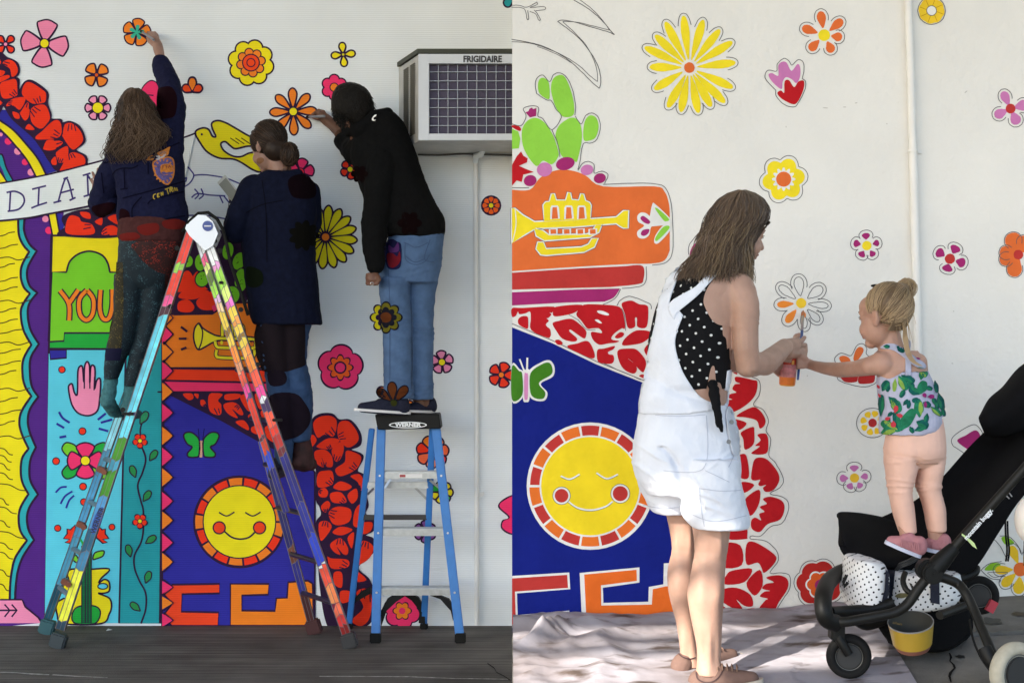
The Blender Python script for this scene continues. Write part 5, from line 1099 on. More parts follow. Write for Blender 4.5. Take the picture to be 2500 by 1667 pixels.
def drape(poly, bvh, off, name, m, parent, step=7, thick=0.0, maxjump=.08, mats=None, smooth=True):
    """a piece of cloth, print or projected colour cut to an outline seen from the front and laid onto a body"""
    pts = []
    for i, p in enumerate(poly):
        q = poly[(i + 1) % len(poly)]; L = math.hypot(q[0] - p[0], q[1] - p[1]); k = max(1, int(L / step))
        for j in range(k): pts.append((p[0] + (q[0] - p[0]) * j / k, p[1] + (q[1] - p[1]) * j / k))
    nb = len(pts); V2 = [Vector(p) for p in pts]; E = [(i, (i + 1) % nb) for i in range(nb)]
    x0, x1 = min(p[0] for p in pts), max(p[0] for p in pts); y0, y1 = min(p[1] for p in pts), max(p[1] for p in pts)
    y = y0 + step / 2; odd = 0
    while y < y1:
        x = x0 + step / 2 + (step / 2 if odd else 0)
        while x < x1: V2.append(Vector((x, y))); x += step
        y += step * .87; odd ^= 1
    r = geometry.delaunay_2d_cdt(V2, E, [], 1, .01)
    out, ok = [], []
    for v in r[0]:
        dvec = (P(v.x, v.y, 5.0) - EYE).normalized(); hit = bvh.ray_cast(EYE, dvec)
        if hit[0] is None:
            out.append(None)
        else:
            nrm = hit[1] if hit[1].dot(dvec) < 0 else -hit[1]
            out.append(hit[0] + (nrm * .6 - dvec * .4).normalized() * off)
    hv = [p for p in out if p is not None]
    if not hv: return None
    md = sum(p.y for p in hv) / len(hv)
    for i, v in enumerate(r[0]):
        if out[i] is None:
            near_ = min(((abs(r[0][j].x - v.x) + abs(r[0][j].y - v.y)), out[j].y) for j in range(len(out)) if out[j] is not None and ok is not None)
            out[i] = P(v.x, v.y, near_[1] + .004)
    me = bpy.data.meshes.new(name); me.from_pydata([tuple(p) for p in out], [], [tuple(f) for f in r[2]]); me.update()
    o = link(name, me, m, parent, smooth)
    if thick: s_ = o.modifiers.new('thickness', 'SOLIDIFY'); s_.thickness = thick; s_.offset = -1 if me.polygons and me.polygons[0].normal.y < 0 else 1
    return o

def head(b, c, fwd, up=(0, 0, 1), s=1.0, child=False, ears=(1, 1)):
    """head with brow, nose, lips, chin and ears added to a body blob; returns the local frame"""
    f_ = Vector(fwd).normalized(); u = Vector(up); r = f_.cross(u).normalized(); u = r.cross(f_).normalized()
    R = Matrix((r, f_, u)).transposed(); c = Vector(c)
    L = lambda x, y, z: c + R @ (Vector((x, y, z)) * s)
    b.ball(L(0, -.012, .028), (.074 * s, .094 * s, .086 * s), R)
    b.ball(L(0, .032, -.034), ((.066 if child else .060) * s, .060 * s, (.076 if child else .082) * s), R)
    b.ball(L(0, .066, -.096), (.026 * s, .024 * s, .022 * s), R)
    for sx in (-1, 1):
        b.ball(L(sx * .034, .058, -.045), (.028 * s, .030 * s, .032 * s), R)
        if ears[(sx + 1) // 2]:
            b.ball(L(sx * .074, -.010, -.012), (.010 * s, .019 * s, .032 * s), R)
            b.cap(L(sx * .082, -.024, .012), L(sx * .084, -.022, -.016), .0055 * s); b.cap(L(sx * .080, -.004, .014), L(sx * .082, -.024, .012), .005 * s); b.cap(L(sx * .084, -.022, -.016), L(sx * .076, -.006, -.036), .006 * s)
    b.cap(L(0, .086, .004), L(0, (.094 if child else .110), -.030), .007 * s, (.009 if child else .011) * s); b.ball(L(0, .094, -.033), ((.012 if child else .016) * s, .010 * s, .008 * s), R)
    if child: b.ball(L(0, .050, .040), (.060 * s, .044 * s, .045 * s), R)
    b.ball(L(0, .092, -.060), (.021 * s, .010 * s, .0065 * s), R); b.ball(L(0, .090, -.072), (.019 * s, .010 * s, .007 * s), R)
    b.cap(L(-.040, .070, .020), L(.040, .070, .020), .013 * s)
    for sx in (-1, 1): b.ball(L(sx * .031, .074, .000), (.016 * s, .012 * s, .009 * s), R)
    return L, R
def face_bits(parent, L, R, s, brow_m, lip_m):
    mb = MB()
    for sx in (-1, 1): mb.ball(L(sx * .031, .079, .000), .0095 * s, 0, 12)
    mb.build('eye', mat('eye_white', (.6, .58, .55, 1), rough=.25), parent, True)
    mb = MB()
    for sx in (-1, 1):
        mb.ball(L(sx * .031, .0865, -.001), .004 * s, 0, 8)
        mb.tube([L(sx * .018, .086, .004), L(sx * .031, .090, .007), L(sx * .046, .083, .003)], .0011 * s, 5)
    mb.build('eyelash', mat('lash_dark', (.02, .015, .012, 1), rough=.6), parent, True)
    mb = MB()
    for sx in (-1, 1): mb.tube([L(sx * .014, .088, .020), L(sx * .032, .089, .027), L(sx * .052, .077, .020)], [.0013 * s, .0019 * s, .0009 * s], 6)
    mb.build('eyebrow', brow_m, parent, True)
    mb = MB(); mb.tube([L(-.022, .094, -.064), L(-.008, .101, -.061), L(0, .1015, -.063), L(.008, .101, -.061), L(.022, .094, -.064)], [.001, .0035 * s, .0035 * s, .0035 * s, .001], 6); mb.tube([L(-.019, .092, -.068), L(0, .099, -.074), L(.019, .092, -.068)], [.001, .0045 * s, .001], 6)
    mb.build('lips', lip_m, parent, True)
def hand(b, w, fwd, nrm, s=1.0, curl=.5, thumb=1, spread=.12, grip=None):
    """palm, four unequal jointed fingers and a thumb; fwd = wrist to knuckles, nrm = back of the hand"""
    f_ = Vector(fwd).normalized(); n = Vector(nrm); n = (n - f_ * n.dot(f_)).normalized(); x = f_.cross(n)
    w = Vector(w); L = lambda a, bb, c: w + (x * a + f_ * bb + n * c) * s
    for k in range(4):
        kx = (k - 1.5) * .0185; b.cap(L(kx * .6, .012, 0), L(kx, .078, .002), .0125 * s, .0105 * s)
    b.cap(w - f_ * .02 * s, L(0, .02, 0), .022 * s, .022 * s)
    for k, ln in enumerate((.066, .076, .071, .056)):
        kx = (k - 1.5) * .0195; a0 = curl * .5; p = L(kx, .082, .002); dirv = f_ + x * (k - 1.5) * spread
        cs_ = curl if not isinstance(curl, (list, tuple)) else curl[k]
        for j, (fr_l, rr) in enumerate(((.44, .0086), (.31, .0078), (.25, .0068))):
            ang = cs_ * (.55 + .75 * j); d = (dirv.normalized() * math.cos(ang) - n * math.sin(ang))
            q = p + d * ln * fr_l * s; b.cap(p, q, rr * s, (rr - .0008) * s, 10); p = q
    t0 = L(thumb * .024, .022, -.006); t1 = L(thumb * .046, .052, -.018); t2 = L(thumb * .046, .078, -.030); t3 = L(thumb * .036, .098, -.036)
    if grip is not None: t2 = t1.lerp(Vector(grip), .55); t3 = Vector(grip)
    b.cap(t0, t1, .0135 * s, .0105 * s); b.cap(t1, t2, .0105 * s, .009 * s); b.cap(t2, t3, .009 * s, .0075 * s)

def strands(name, paths, m, parent, r=.0016, n=3):
    mb = MB()
    for p in paths: mb.tube(p, [r * (1 - .6 * i / (len(p) - 1)) for i in range(len(p))], n, caps=False)
    return mb.build(name, m, parent, True)
def curtain(rows, d, bulge, n, wave=0.0, wf=30, ends=(.85, 1.0), jit=3, seg=16, seedv=0, urange=(0, 1), start=None):
    """locks falling inside a traced outline rows=(py,xl,xr)"""
    rg = random.Random(seedv); ys_ = [r[0] for r in rows]; out = []
    for i in range(n):
        u = urange[0] + (urange[1] - urange[0]) * rg.random(); ye = ys_[0] + (ys_[-1] - ys_[0]) * rg.uniform(*ends); ph = rg.uniform(0, 6.28); lay = rg.uniform(-.012, .012)
        wv = wave * rg.uniform(.5, 1.3); pts = []; j0 = rg.uniform(-jit, jit)
        ystart = ys_[0] + (ys_[-1] - ys_[0]) * (.0 if rg.random() < .6 else rg.uniform(0, .3))
        if start: ystart = ys_[0] + (ys_[-1] - ys_[0]) * rg.uniform(*start)
        for k in range(seg + 1):
            y = ystart + (ye - ystart) * k / seg
            xl = np.interp(y, ys_, [r[1] for r in rows]); xr = np.interp(y, ys_, [r[2] for r in rows])
            t = k / seg; uu = u + .03 * math.sin(ph + t * 5)
            x = xl + (xr - xl) * uu + wv * math.sin(ph + y / wf) * min(1, t * 2.5) + j0 * t
            bl = bulge * math.sqrt(max(0, 1 - (2 * u - 1) ** 2)); pts.append(P(x, y, d - bl + lay + .004 * math.sin(ph + y / wf * 1.3)))
        out.append(pts)
    return out
def sphere_locks(c, R, rad, starts, target, n, seedv=0, lift=1.0, seg=10, jit=.06):
    """locks combed over the head towards one point; directions in the head's own frame"""
    rg = random.Random(seedv); out = []; t = Vector(target).normalized()
    for i in range(n):
        a = Vector(rg.choice(starts)); a = (a + Vector((rg.uniform(-.25, .25), rg.uniform(-.25, .25), rg.uniform(-.2, .2)))).normalized(); pts = []; h = lift * rg.uniform(.99, 1.035); ph = rg.uniform(0, 6.3)
        tt = (t + Vector((rg.uniform(-jit, jit), rg.uniform(-jit, jit), rg.uniform(-jit, jit)))).normalized(); om = a.angle(tt)
        if om < .05: continue
        for k in range(seg + 1):
            f_ = k / seg; v = (a * math.sin((1 - f_) * om) + tt * math.sin(f_ * om)) / math.sin(om) if om < 3.1 else a
            hh = h * (1 + .012 * math.sin(ph + f_ * 7)); pts.append(Vector(c) + R @ Vector((v.x * rad[0] * hh, v.y * rad[1] * hh, v.z * rad[2] * hh)))
        out.append(pts)
    return out
# ---- drop cloth
def cloth():
    A, B = G(2236, 1667), G(2130, 1490)
    nx, ny = 150, 110; y0, y1 = 4.2, DR - .012
    v, uv = [], []
    for j in range(ny + 1):
        y = y0 + (y1 - y0) * j / ny
        xr_ = A.x + (B.x - A.x) * (y - A.y) / (B.y - A.y) 
        for i in range(nx + 1):
            x = .004 + (xr_ - .004) * i / nx; z = gz(x, y) + .006
            p = Vector((x, y, 0))
            r1 = noise.noise(Vector((x * 2.2 + .6 * y, y * 3.5 - x * 1.5, 3.1))); r2 = noise.noise(Vector((x * 6 + y * 2, y * 8, 1.7))); r3 = noise.noise(Vector((x * 17, y * 20 + x * 9, 5)))
            rid = (1 - abs(r1) * 2.2); rid2 = (1 - abs(r2) * 2.4)
            left = max(0, 1 - abs(x - .10) / .42); bk = max(0, 1 - abs(y - 5.62) / .5)
            amp = .009 + .085 * left * bk + .008 * max(0, 1 - abs(y - 5.75) / .3)
            edge = min(1, (nx - i) / 14)
            z += (amp * max(0, rid) * 1.1 + (.004 + .018 * left) * max(0, rid2) + .004 * r3) * (.15 + .85 * edge)
            dfoot = math.hypot(x - .78, (y - 5.1) * 1.2); 
            if dfoot < .35: z = gz(x, y) + .006 + (z - gz(x, y) - .006) * max(.12, (dfoot - .15) / .2 if dfoot > .15 else .12)
            dwh = math.hypot(x - 1.2, y - 5.05)
            if dwh < .2: z = gz(x, y) + .005
            v.append((x, y, z))
    fs = [(j * (nx + 1) + i, j * (nx + 1) + i + 1, (j + 1) * (nx + 1) + i + 1, (j + 1) * (nx + 1) + i) for j in range(ny) for i in range(nx)]
    me = bpy.data.meshes.new('drop_cloth'); me.from_pydata(v, [], fs)
    m = bpy.data.materials.new('canvas_stained'); nt, b = nodes_of(m); geo = nt.nodes.new('ShaderNodeNewGeometry')
    def nz(scale, det, st=None):
        n = nt.nodes.new('ShaderNodeTexNoise'); n.inputs['Scale'].default_value = scale; n.inputs['Detail'].default_value = det
        src = geo.outputs['Position']
        if st: mp = nt.nodes.new('ShaderNodeMapping'); mp.inputs['Scale'].default_value = st; nt.links.new(src, mp.inputs[0]); src = mp.outputs[0]
        nt.links.new(src, n.inputs['Vector']); return n.outputs[0]
    def mixc(f, lo, hi, ca, cb):
        mr = nt.nodes.new('ShaderNodeMapRange'); mr.inputs[1].default_value = lo; mr.inputs[2].default_value = hi; nt.links.new(f, mr.inputs[0])
        mx = nt.nodes.new('ShaderNodeMix'); mx.data_type = 'RGBA'; nt.links.new(mr.outputs[0], mx.inputs[0])
        for s_, c in ((6, ca), (7, cb)):
            if isinstance(c, tuple): mx.inputs[s_].default_value = c
            else: nt.links.new(c, mx.inputs[s_])
        return mx.outputs[2]
    base = mixc(nz(2.2, 6), .42, .68, (.37, .35, .385, 1), (.22, .19, .195, 1))
    base = mixc(nz(5.5, 7, (1, 2.2, 1)), .53, .68, base, (.10, .075, .065, 1))
    base = mixc(nz(1.5, 3), .56, .70, base, (.42, .40, .455, 1))
    nt.links.new(base, b.inputs['Base Color']); b.inputs['Roughness'].default_value = .9; b.inputs['Specular IOR Level'].default_value = .15
    bp = nt.nodes.new('ShaderNodeBump'); bp.inputs['Strength'].default_value = .4; bp.inputs['Distance'].default_value = .02
    nt.links.new(nz(9, 3), bp.inputs['Height']); nt.links.new(bp.outputs[0], b.inputs['Normal'])
    o = link('drop_cloth', me, m, None, True)
    return tag(o, 'crumpled paint-stained canvas drop cloth spread on the ground under the woman', 'drop cloth')
cloth()
mb = MB(); c = G(2112, 1518)
q = lobed(0, 0, 5, .055, .3, 10, 1, 20)
# ---- stroller
st = thing('stroller', 'black folding stroller, the toddler standing on its seat', 'stroller', G(2250, 1650))
tub = mat('stroller_tube', (.012, .0115, .010, 1), rough=.48, metal=.25, spec=.3, var=.15, vscale=20)
fab = mat('stroller_fabric', (.0045, .0045, .0055, 1), rough=.9, spec=.12, bump=.25, bscale=260)
plas = mat('stroller_plastic', (.006, .006, .0055, 1), rough=.5, spec=.22)
dn, df = 4.86, 5.36
def tp(pts, d): return [P(*Y6(p)[0], d) if len(p) == 2 else P(*Y6((p[0], p[1]))[0], p[2]) for p in pts]
def cs(pts, k=6):
    return [Vector(p) for p in cat([tuple(p) for p in pts], False, k)]
def tube(pts, r, nm, m=tub, par=st, n=12):
    mb = MB(); mb.tube(cs(pts), r, n); return mb.build(nm, m, par, angle=45)
# handle tube with sleeve and lettering
hA, hB = P(*Y6((1190, 735))[0], dn), P(*Y6((1700, 165))[0], dn - .03)
tube([hA, hA.lerp(hB, .5), hB], .0165, 'push_tube')
mb = MB(); mb.tube([P(*Y6((1085, 850))[0], dn), P(*Y6((1130, 800))[0], dn), P(*Y6((1215, 712))[0], dn)], [.034, .032, .022], 16); mb.build('tube_sleeve', plas, st, angle=40)
dr = (hB - hA).normalized(); upv = Vector((-dr.z, 0, dr.x)) 
text_mesh('mountain buggy.', .0215, facing(P(*Y6((1366, 566))[0], dn - .034), dr, upv), wht, 'frame_lettering', st, bold=.0008, sx=.95)
mb = MB(); pts = Y6((1262, 624), (1300, 650), (1322, 668), (1340, 685), (1357, 722), (1330, 705), (1312, 684), (1285, 655), (1262, 636)); mb.prism([P(x, y, dn - .026) for x, y in pts], (0, .004, 0)); mb.build('ribbon_tag', mat('ribbon_lime', (.52, .66, .28, 1), rough=.6), st)
# hub, legs, bumper
mb = MB(); c = P(*Y6((1068, 872))[0], dn); mb.disc(c, (0, 1, 0), .036, .06, 28, bev=.006); mb.disc(c + Vector((-.008, .02, .008)), (0, 1, 0), .038, .05, 28, bev=.006); mb.disc(c + Vector((0, -.031, 0)), (0, 1, 0), .004, .004, 10); mb.build('hub', plas, st, angle=35)
tube(tp([(1040, 905, dn), (985, 975, dn), (930, 1055, dn), (880, 1100, dn), (800, 1132, dn), (650, 1160, dn), (520, 1182, dn), (430, 1175, dn + .02)], dn), .0175, 'front_tube')
mb = MB()
mb.tube(cs(tp([(470, 1190, dn + .02), (410, 1165, dn), (388, 1100, dn), (390, 1010, dn + .05), (420, 930, dn + .18), (480, 880, dn + .32), (560, 850, dn + .44)], dn)), [.030] * 37, 12); mb.build('front_bumper', plas, st, angle=45)
tube(tp([(430, 1120, dn + .03), (520, 1115, dn + .08), (700, 1100, dn + .1), (830, 1060, dn + .1)], dn), .02, 'side_rail', plas)
tube(tp([(1110, 895, dn), (1180, 915, dn), (1240, 945, dn), (1285, 1000, dn - .03), (1330, 1090, dn - .06), (1390, 1230, dn - .12), (1440, 1350, dn - .17), (1485, 1465, dn - .2)], dn), .0165, 'rear_tube')
mb = MB(); mb.tube(tp([(1405, 1345, dn - .17), (1440, 1420, dn - .19), (1495, 1480, dn - .2)], dn), [.024, .026, .022], 14); mb.build('rear_sleeve', plas, st, angle=40)
tube(tp([(1120, 1140, dn), (1200, 1110, dn + .05), (1300, 1075, dn + .1)], dn), .015, 'cross_brace')
tube(tp([(905, 870, dn + .1), (890, 920, dn + .08), (905, 970, dn + .06), (935, 1000, dn + .05)], dn), .010, 'seat_strut')
tube(tp([(960, 850, df), (1200, 1000, df), (1330, 1060, df)], df), .015, 'far_tube')
tube(tp([(1310, 1165, dn), (1335, 1300, dn + .02), (1390, 1420, dn), (1450, 1500, dn - .1)], dn), .004, 'brake_cable', rub)
# wheels
def wheel(c, r, w, axis, nm, pale=False):
    wm = mat('tyre_sunlit', (.42, .39, .31, 1), rough=.8, var=.12, vscale=30, bump=.2) if pale else rub  # pale tyre has sunlight painted into its colour
    mb = MB(); mb.torus(c, axis, r * .78, r * .22, 40, 12, 0, w); mb.disc(c, axis, r * .74, r * .30, 36)
    wh = mb.build('wheel' if nm is None else nm, wm, st, angle=50)
    ax = Vector(axis).normalized()
    mb = MB(); mb.disc(c - ax * (r * .17), axis, r * .55, r * .10, 32, bev=.004); mb.build('hub_cap', mat('hub_matt', (.028, .028, .028, 1), rough=.55), wh, angle=40)
    mb = MB(); mb.torus(c - ax * (r * .16), axis, r * .60, r * .028, 32, 6); mb.build('rim_ring', mat('rim_grey', (.15, .15, .14, 1), rough=.4, metal=.5), wh, True)
    return wh
fw = P(*Y6((548, 1385))[0], 5.0); fw.z = gz(fw.x, fw.y) + .082; wheel(fw, .079, 1.5, (.12, 1, 0), 'front_wheel')
mb = MB(); mb.box(P(*Y6((470, 1228))[0], 4.98), (.05, .06, .07), bev=.006); mb.tube(tp([(470, 1200, 4.98), (490, 1290, 4.96), (548, 1385, 4.96)], 4.98), .016, 10); fk = mb.build('caster_fork', plas, st, angle=40)
mb = MB(); mb.box(P(*Y6((460, 1222))[0], 4.945), (.015, .004, .012)); mb.build('sticker', wht, fk)
tube(tp([(560, 1140, 5.02), (660, 1200, 5.06), (800, 1150, 5.1)], 5.02), .02, 'under_frame', plas)
rw = P(2478, 1690, 4.66); rw.z = gz(rw.x, rw.y) + .10; wheel(rw, .10, 1.2, (-.45, 1, .0), 'rear_wheel', True)
fr_ = P(2390, 1452, 5.45); wheel(fr_, .075, 1.4, (.25, 1, 0), 'far_wheel')
mb = MB(); mb.box(P(*Y6((1448, 1082))[0], 5.36), (.03, .02, .045), Matrix.Rotation(.5, 3, 'Y')); mb.build('brake_pedal', mat('pedal_red', (.45, .04, .06, 1), rough=.45), st)
# fabric: seat back sling, footrest, side panel, basket, canopy
def sheet(rows, nm, m, thick=.012, amp=.004, fq=14, par=st):
    """rows: list of polylines (world) of equal length, lofted"""
    n = len(rows[0]); rows = [cs(r, 5) for r in rows]; k = len(rows[0])
    cols = [cs([r[i] for r in rows], 6) for i in range(k)]; nr = len(cols[0]); v = []
    for j in range(nr):
        for i in range(k):
            p = cols[i][j]; v.append(p + Vector((0, -1, .3)) * amp * noise.noise(p * fq))
    mb = MB(); mb.add(v, [(j * k + i, j * k + i + 1, (j + 1) * k + i + 1, (j + 1) * k + i) for j in range(nr - 1) for i in range(k - 1)])
    o = mb.build(nm, m, par, True); s_ = o.modifiers.new('thickness', 'SOLIDIFY'); s_.thickness = thick; s_.offset = 0; return o
D1, D2, D3 = 5.16, 5.34, 5.55
# seat back: from the far upper edge to the near lower edge
sheet([tp([(748, 535, D3), (960, 425, D3), (1140, 268, D3), (1300, 90, D3), (1500, -110, D3), (1720, -300, D3)], D3),
       tp([(800, 640, D2 + .1), (1010, 560, D2 + .15), (1200, 420, D2 + .15), (1380, 240, D2 + .15), (1560, 60, D2 + .15), (1740, -100, D2 + .1)], D2),
       tp([(900, 790, D1 + .1), (1050, 770, D1 + .1), (1200, 640, D1 + .1), (1400, 420, D1 + .08), (1560, 250, D1 + .05), (1740, 60, D1 + .05)], D1),
       tp([(960, 830, D1), (1100, 800, D1), (1230, 690, D1), (1420, 480, D1), (1580, 310, D1), (1750, 120, D1)], D1)], 'seat_back', fab, .016, .012, 9)
sheet([tp([(1150, 760, D1 + .02), (1300, 590, D1 + .02), (1460, 410, D1 + .02), (1600, 250, D1 + .02), (1740, 90, D1)], D1),
       tp([(1170, 850, D1 + .05), (1320, 720, D1 + .05), (1480, 540, D1 + .05), (1610, 370, D1 + .04), (1740, 230, D1)], D1),
       tp([(1170, 895, D1 + .06), (1335, 840, D1 + .08), (1480, 620, D1 + .08), (1580, 470, D1 + .06), (1740, 290, D1)], D1)], 'side_panel', fab, .014, .008, 12)
tube(tp([(1160, 905, D1 + .06), (1260, 905, D1 + .1), (1340, 870, D1 + .12), (1350, 840, D1 + .14)], D1), .016, 'seat_hinge', plas)
# footrest flap: padded slab standing forward of the seat
sheet([tp([(492, 520, D3 - .02), (500, 505, D3 - .02), (620, 510, D3 - .02), (750, 533, D3 - .02), (840, 560, D3 - .04)], D3),
       tp([(485, 600, D2), (560, 600, D2), (680, 640, D2), (820, 690, D2), (960, 720, D2)], D2),
       tp([(500, 690, D1 + .02), (540, 745, D1 + .02), (640, 775, D1), (800, 800, D1), (985, 770, D1)], D1),
       tp([(520, 730, D1 + .05), (570, 772, D1 + .04), (660, 800, D1 + .02), (790, 835, D1 + .02), (930, 850, D1 + .04)], D1)], 'footrest', fab, .022, .006, 9)
mb = MB()
for o_ in (0, 14, 26): mb.tube(cs(tp([(985, 758 + o_, D1 - .02), (930, 790 + o_, D1 - .03), (870, 815 + o_, D1 - .02), (840, 845 + o_, D1)], D1)), .004, 6)
mb.build('strap', mat('strap_sheen', (.03, .03, .03, 1), rough=.3), st, True)
# basket
sheet([tp([(700, 1140, D1), (830, 1150, D1 - .01), (1000, 1200, D1 - .02), (1150, 1150, D1), (1300, 1070, D1 + .04)], D1),
       tp([(740, 1220, D1 - .01), (830, 1270, D1 - .03), (1000, 1320, D1 - .04), (1170, 1310, D1 - .02), (1330, 1200, D1 + .03)], D1),
       tp([(790, 1290, D1 + .03), (860, 1330, D1), (1040, 1368, D1), (1200, 1345, D1 + .02), (1310, 1260, D1 + .06)], D1),
       tp([(800, 1310, D3 - .1), (880, 1340, D3 - .1), (1040, 1360, D3 - .1), (1180, 1350, D3 - .1), (1290, 1290, D3 - .1)], D3)], 'basket', mat('basket_mesh', (.005, .005, .0055, 1), rough=.9, spec=.1, bump=.3, bscale=300), .006, .008, 12)
sheet([tp([(700, 1120, D3), (900, 1080, D3), (1150, 1060, D3), (1330, 1060, D3)], D3), tp([(760, 1250, D3), (900, 1240, D3), (1150, 1240, D3), (1320, 1220, D3)], D3), tp([(800, 1320, D3 - .05), (900, 1340, D3 - .05), (1150, 1350, D3 - .05), (1300, 1290, D3 - .05)], D3)], 'basket_back', MATS['basket_mesh'], .006, .006, 12)
# canopy, folded, at the right edge
sheet([tp([(1412, -12, D2), (1470, -5, D2), (1560, -10, D2), (1660, -50, D2), (1780, -110, D2)], D2), tp([(1386, -75, D2 - .06), (1440, -105, D2 - .08), (1540, -165, D2 - .08), (1650, -255, D2 - .08), (1780, -330, D2 - .08)], D2), tp([(1418, -132, D2 + .04), (1452, -209, D2 + .04), (1537, -284, D2 + .06), (1640, -405, D2 + .08), (1780, -490, D2 + .1)], D2), tp([(1430, -100, D3), (1470, -170, D3), (1560, -240, D3), (1660, -340, D3), (1780, -400, D3)], D3)], 'canopy', fab, .03, .018, 9)
mb = MB()
for dx in (0, 14):
    mb.tube(cs(tp([(1535 + dx, 545, D1 + .1), (1538 + dx, 640, D1 + .1), (1546 + dx, 730, D1 + .1), (1538 + dx, 800, D1 + .1)], D1)), .0035, 6)
mb.build('dangling_strap', fab, st, True)
mb = MB()
for p in (((1530, 375), (1560, 405)), ((1560, 370), (1578, 392))): mb.tube(tp([(*p[0], dn - .022), (*p[1], dn - .022)], dn), .0022, 6)
mb.build('clip', mat('clip_grey', (.25, .25, .25, 1), rough=.4), st)
# ---- dotted bag in the stroller tray
def dot_mat(name, base, dot, cell, rad, rot=.6):
    m = bpy.data.materials.new(name); nt, b = nodes_of(m); geo = nt.nodes.new('ShaderNodeNewGeometry')
    c_, s_ = math.cos(rot) / cell, math.sin(rot) / cell; mp = nt.nodes.new('ShaderNodeCombineXYZ')
    for k, vv in ((0, (c_, -.75 * c_, s_)), (2, (-s_, .6 * s_, c_))):
        d_ = nt.nodes.new('ShaderNodeVectorMath'); d_.operation = 'DOT_PRODUCT'; d_.inputs[1].default_value = vv; nt.links.new(geo.outputs['Position'], d_.inputs[0]); nt.links.new(d_.outputs['Value'], mp.inputs[k])
    wr = nt.nodes.new('ShaderNodeVectorMath'); wr.operation = 'WRAP'; wr.inputs[1].default_value = (.5, .5, .5); wr.inputs[2].default_value = (-.5, -.5, -.5); nt.links.new(mp.outputs[0], wr.inputs[0])
    ml = nt.nodes.new('ShaderNodeVectorMath'); ml.operation = 'MULTIPLY'; ml.inputs[1].default_value = (1, 0, 1); nt.links.new(wr.outputs[0], ml.inputs[0])
    ln = nt.nodes.new('ShaderNodeVectorMath'); ln.operation = 'LENGTH'; nt.links.new(ml.outputs[0], ln.inputs[0])
    lt = nt.nodes.new('ShaderNodeMath'); lt.operation = 'LESS_THAN'; lt.inputs[1].default_value = rad / cell; nt.links.new(ln.outputs['Value'], lt.inputs[0])
    mx = nt.nodes.new('ShaderNodeMix'); mx.data_type = 'RGBA'; mx.inputs[6].default_value = base; mx.inputs[7].default_value = dot
    nt.links.new(lt.outputs[0], mx.inputs[0]); nt.links.new(mx.outputs[2], b.inputs['Base Color'])
    b.inputs['Roughness'].default_value = .85; b.inputs['Specular IOR Level'].default_value = .2
    n = nt.nodes.new('ShaderNodeTexNoise'); n.inputs['Scale'].default_value = 25; bp = nt.nodes.new('ShaderNodeBump'); bp.inputs['Strength'].default_value = .3; bp.inputs['Distance'].default_value = .01
    nt.links.new(geo.outputs['Position'], n.inputs['Vector']); nt.links.new(n.outputs[0], bp.inputs['Height']); nt.links.new(bp.outputs[0], b.inputs['Normal'])
    return m
bagm = dot_mat('dotted_canvas', (.72, .72, .72, 1), (.02, .02, .025, 1), .0195, .0036, .5)
# bag, second bag panel, bowl, balloon
bag = thing('dotted_bag', 'white canvas bag with small black dots lying in the stroller tray', 'bag', P(2110, 1470, 5.1))
b = Blob(); b.sil([(Y6((0, 775))[0][1], *[Y6((x, 0))[0][0] for x in (560, 640)]), (Y6((0, 800))[0][1], *[Y6((x, 0))[0][0] for x in (535, 740)]), (Y6((0, 860))[0][1], *[Y6((x, 0))[0][0] for x in (525, 778)]), (Y6((0, 960))[0][1], *[Y6((x, 0))[0][0] for x in (508, 780)]), (Y6((0, 1040))[0][1], *[Y6((x, 0))[0][0] for x in (520, 765)]), (Y6((0, 1085))[0][1], *[Y6((x, 0))[0][0] for x in (570, 745)]), (Y6((0, 1105))[0][1], *[Y6((x, 0))[0][0] for x in (660, 720)])], 5.08, .13)
b.sil([(Y6((0, 870))[0][1], *[Y6((x, 0))[0][0] for x in (790, 1240)]), (Y6((0, 960))[0][1], *[Y6((x, 0))[0][0] for x in (780, 1250)]), (Y6((0, 1060))[0][1], *[Y6((x, 0))[0][0] for x in (770, 1200)]), (Y6((0, 1090))[0][1], *[Y6((x, 0))[0][0] for x in (790, 1000)])], 5.14, .10)
bgo = b.build('bag_body', bagm, bag, .006, 5, .006, (9, 9, 12), 4)
bv = bvh_of(bgo)
nav = mat('webbing_navy', (.012, .014, .03, 1), rough=.8, bump=.2, bscale=300)
drape(Y6((778, 845), (842, 838), (835, 950), (812, 1085), (742, 1092), (770, 980)), bv, .004, 'webbing', nav, bag, 5)
drape(Y6((1060, 930), (1118, 930), (1120, 1070), (1062, 1060)), bv, .004, 'webbing', nav, bag, 5)
drape(cat(Y6((840, 1020), (870, 1000), (910, 998), (950, 980), (930, 1015), (880, 1032)), True, 3), bv, .003, 'bird_print', mat('print_olive', (.16, .14, .06, 1), rough=.8), bag, 4)
mb = MB()
for s_ in (((865, 895), (890, 950), (880, 985)), ((880, 910), (900, 960), (895, 990)), ((905, 930), (885, 975), (878, 1010))): mb.tube([p + Vector((0, -.14, 0)) for p in tp(s_, 5.12)], .0022, 5)
mb.build('cord', rub, bag, True)
mb = MB(); mb.tube([p for p in tp([(535, 885, 4.96), (515, 930, 4.96), (520, 960, 4.96), (540, 935, 4.95)], 5)], .006, 8); mb.build('zip_pull', rub, bag, True)
bowl = thing('bowl', 'yellow enamel bowl with a brown base in the stroller basket', 'bowl', P(2225, 1580, 4.95))
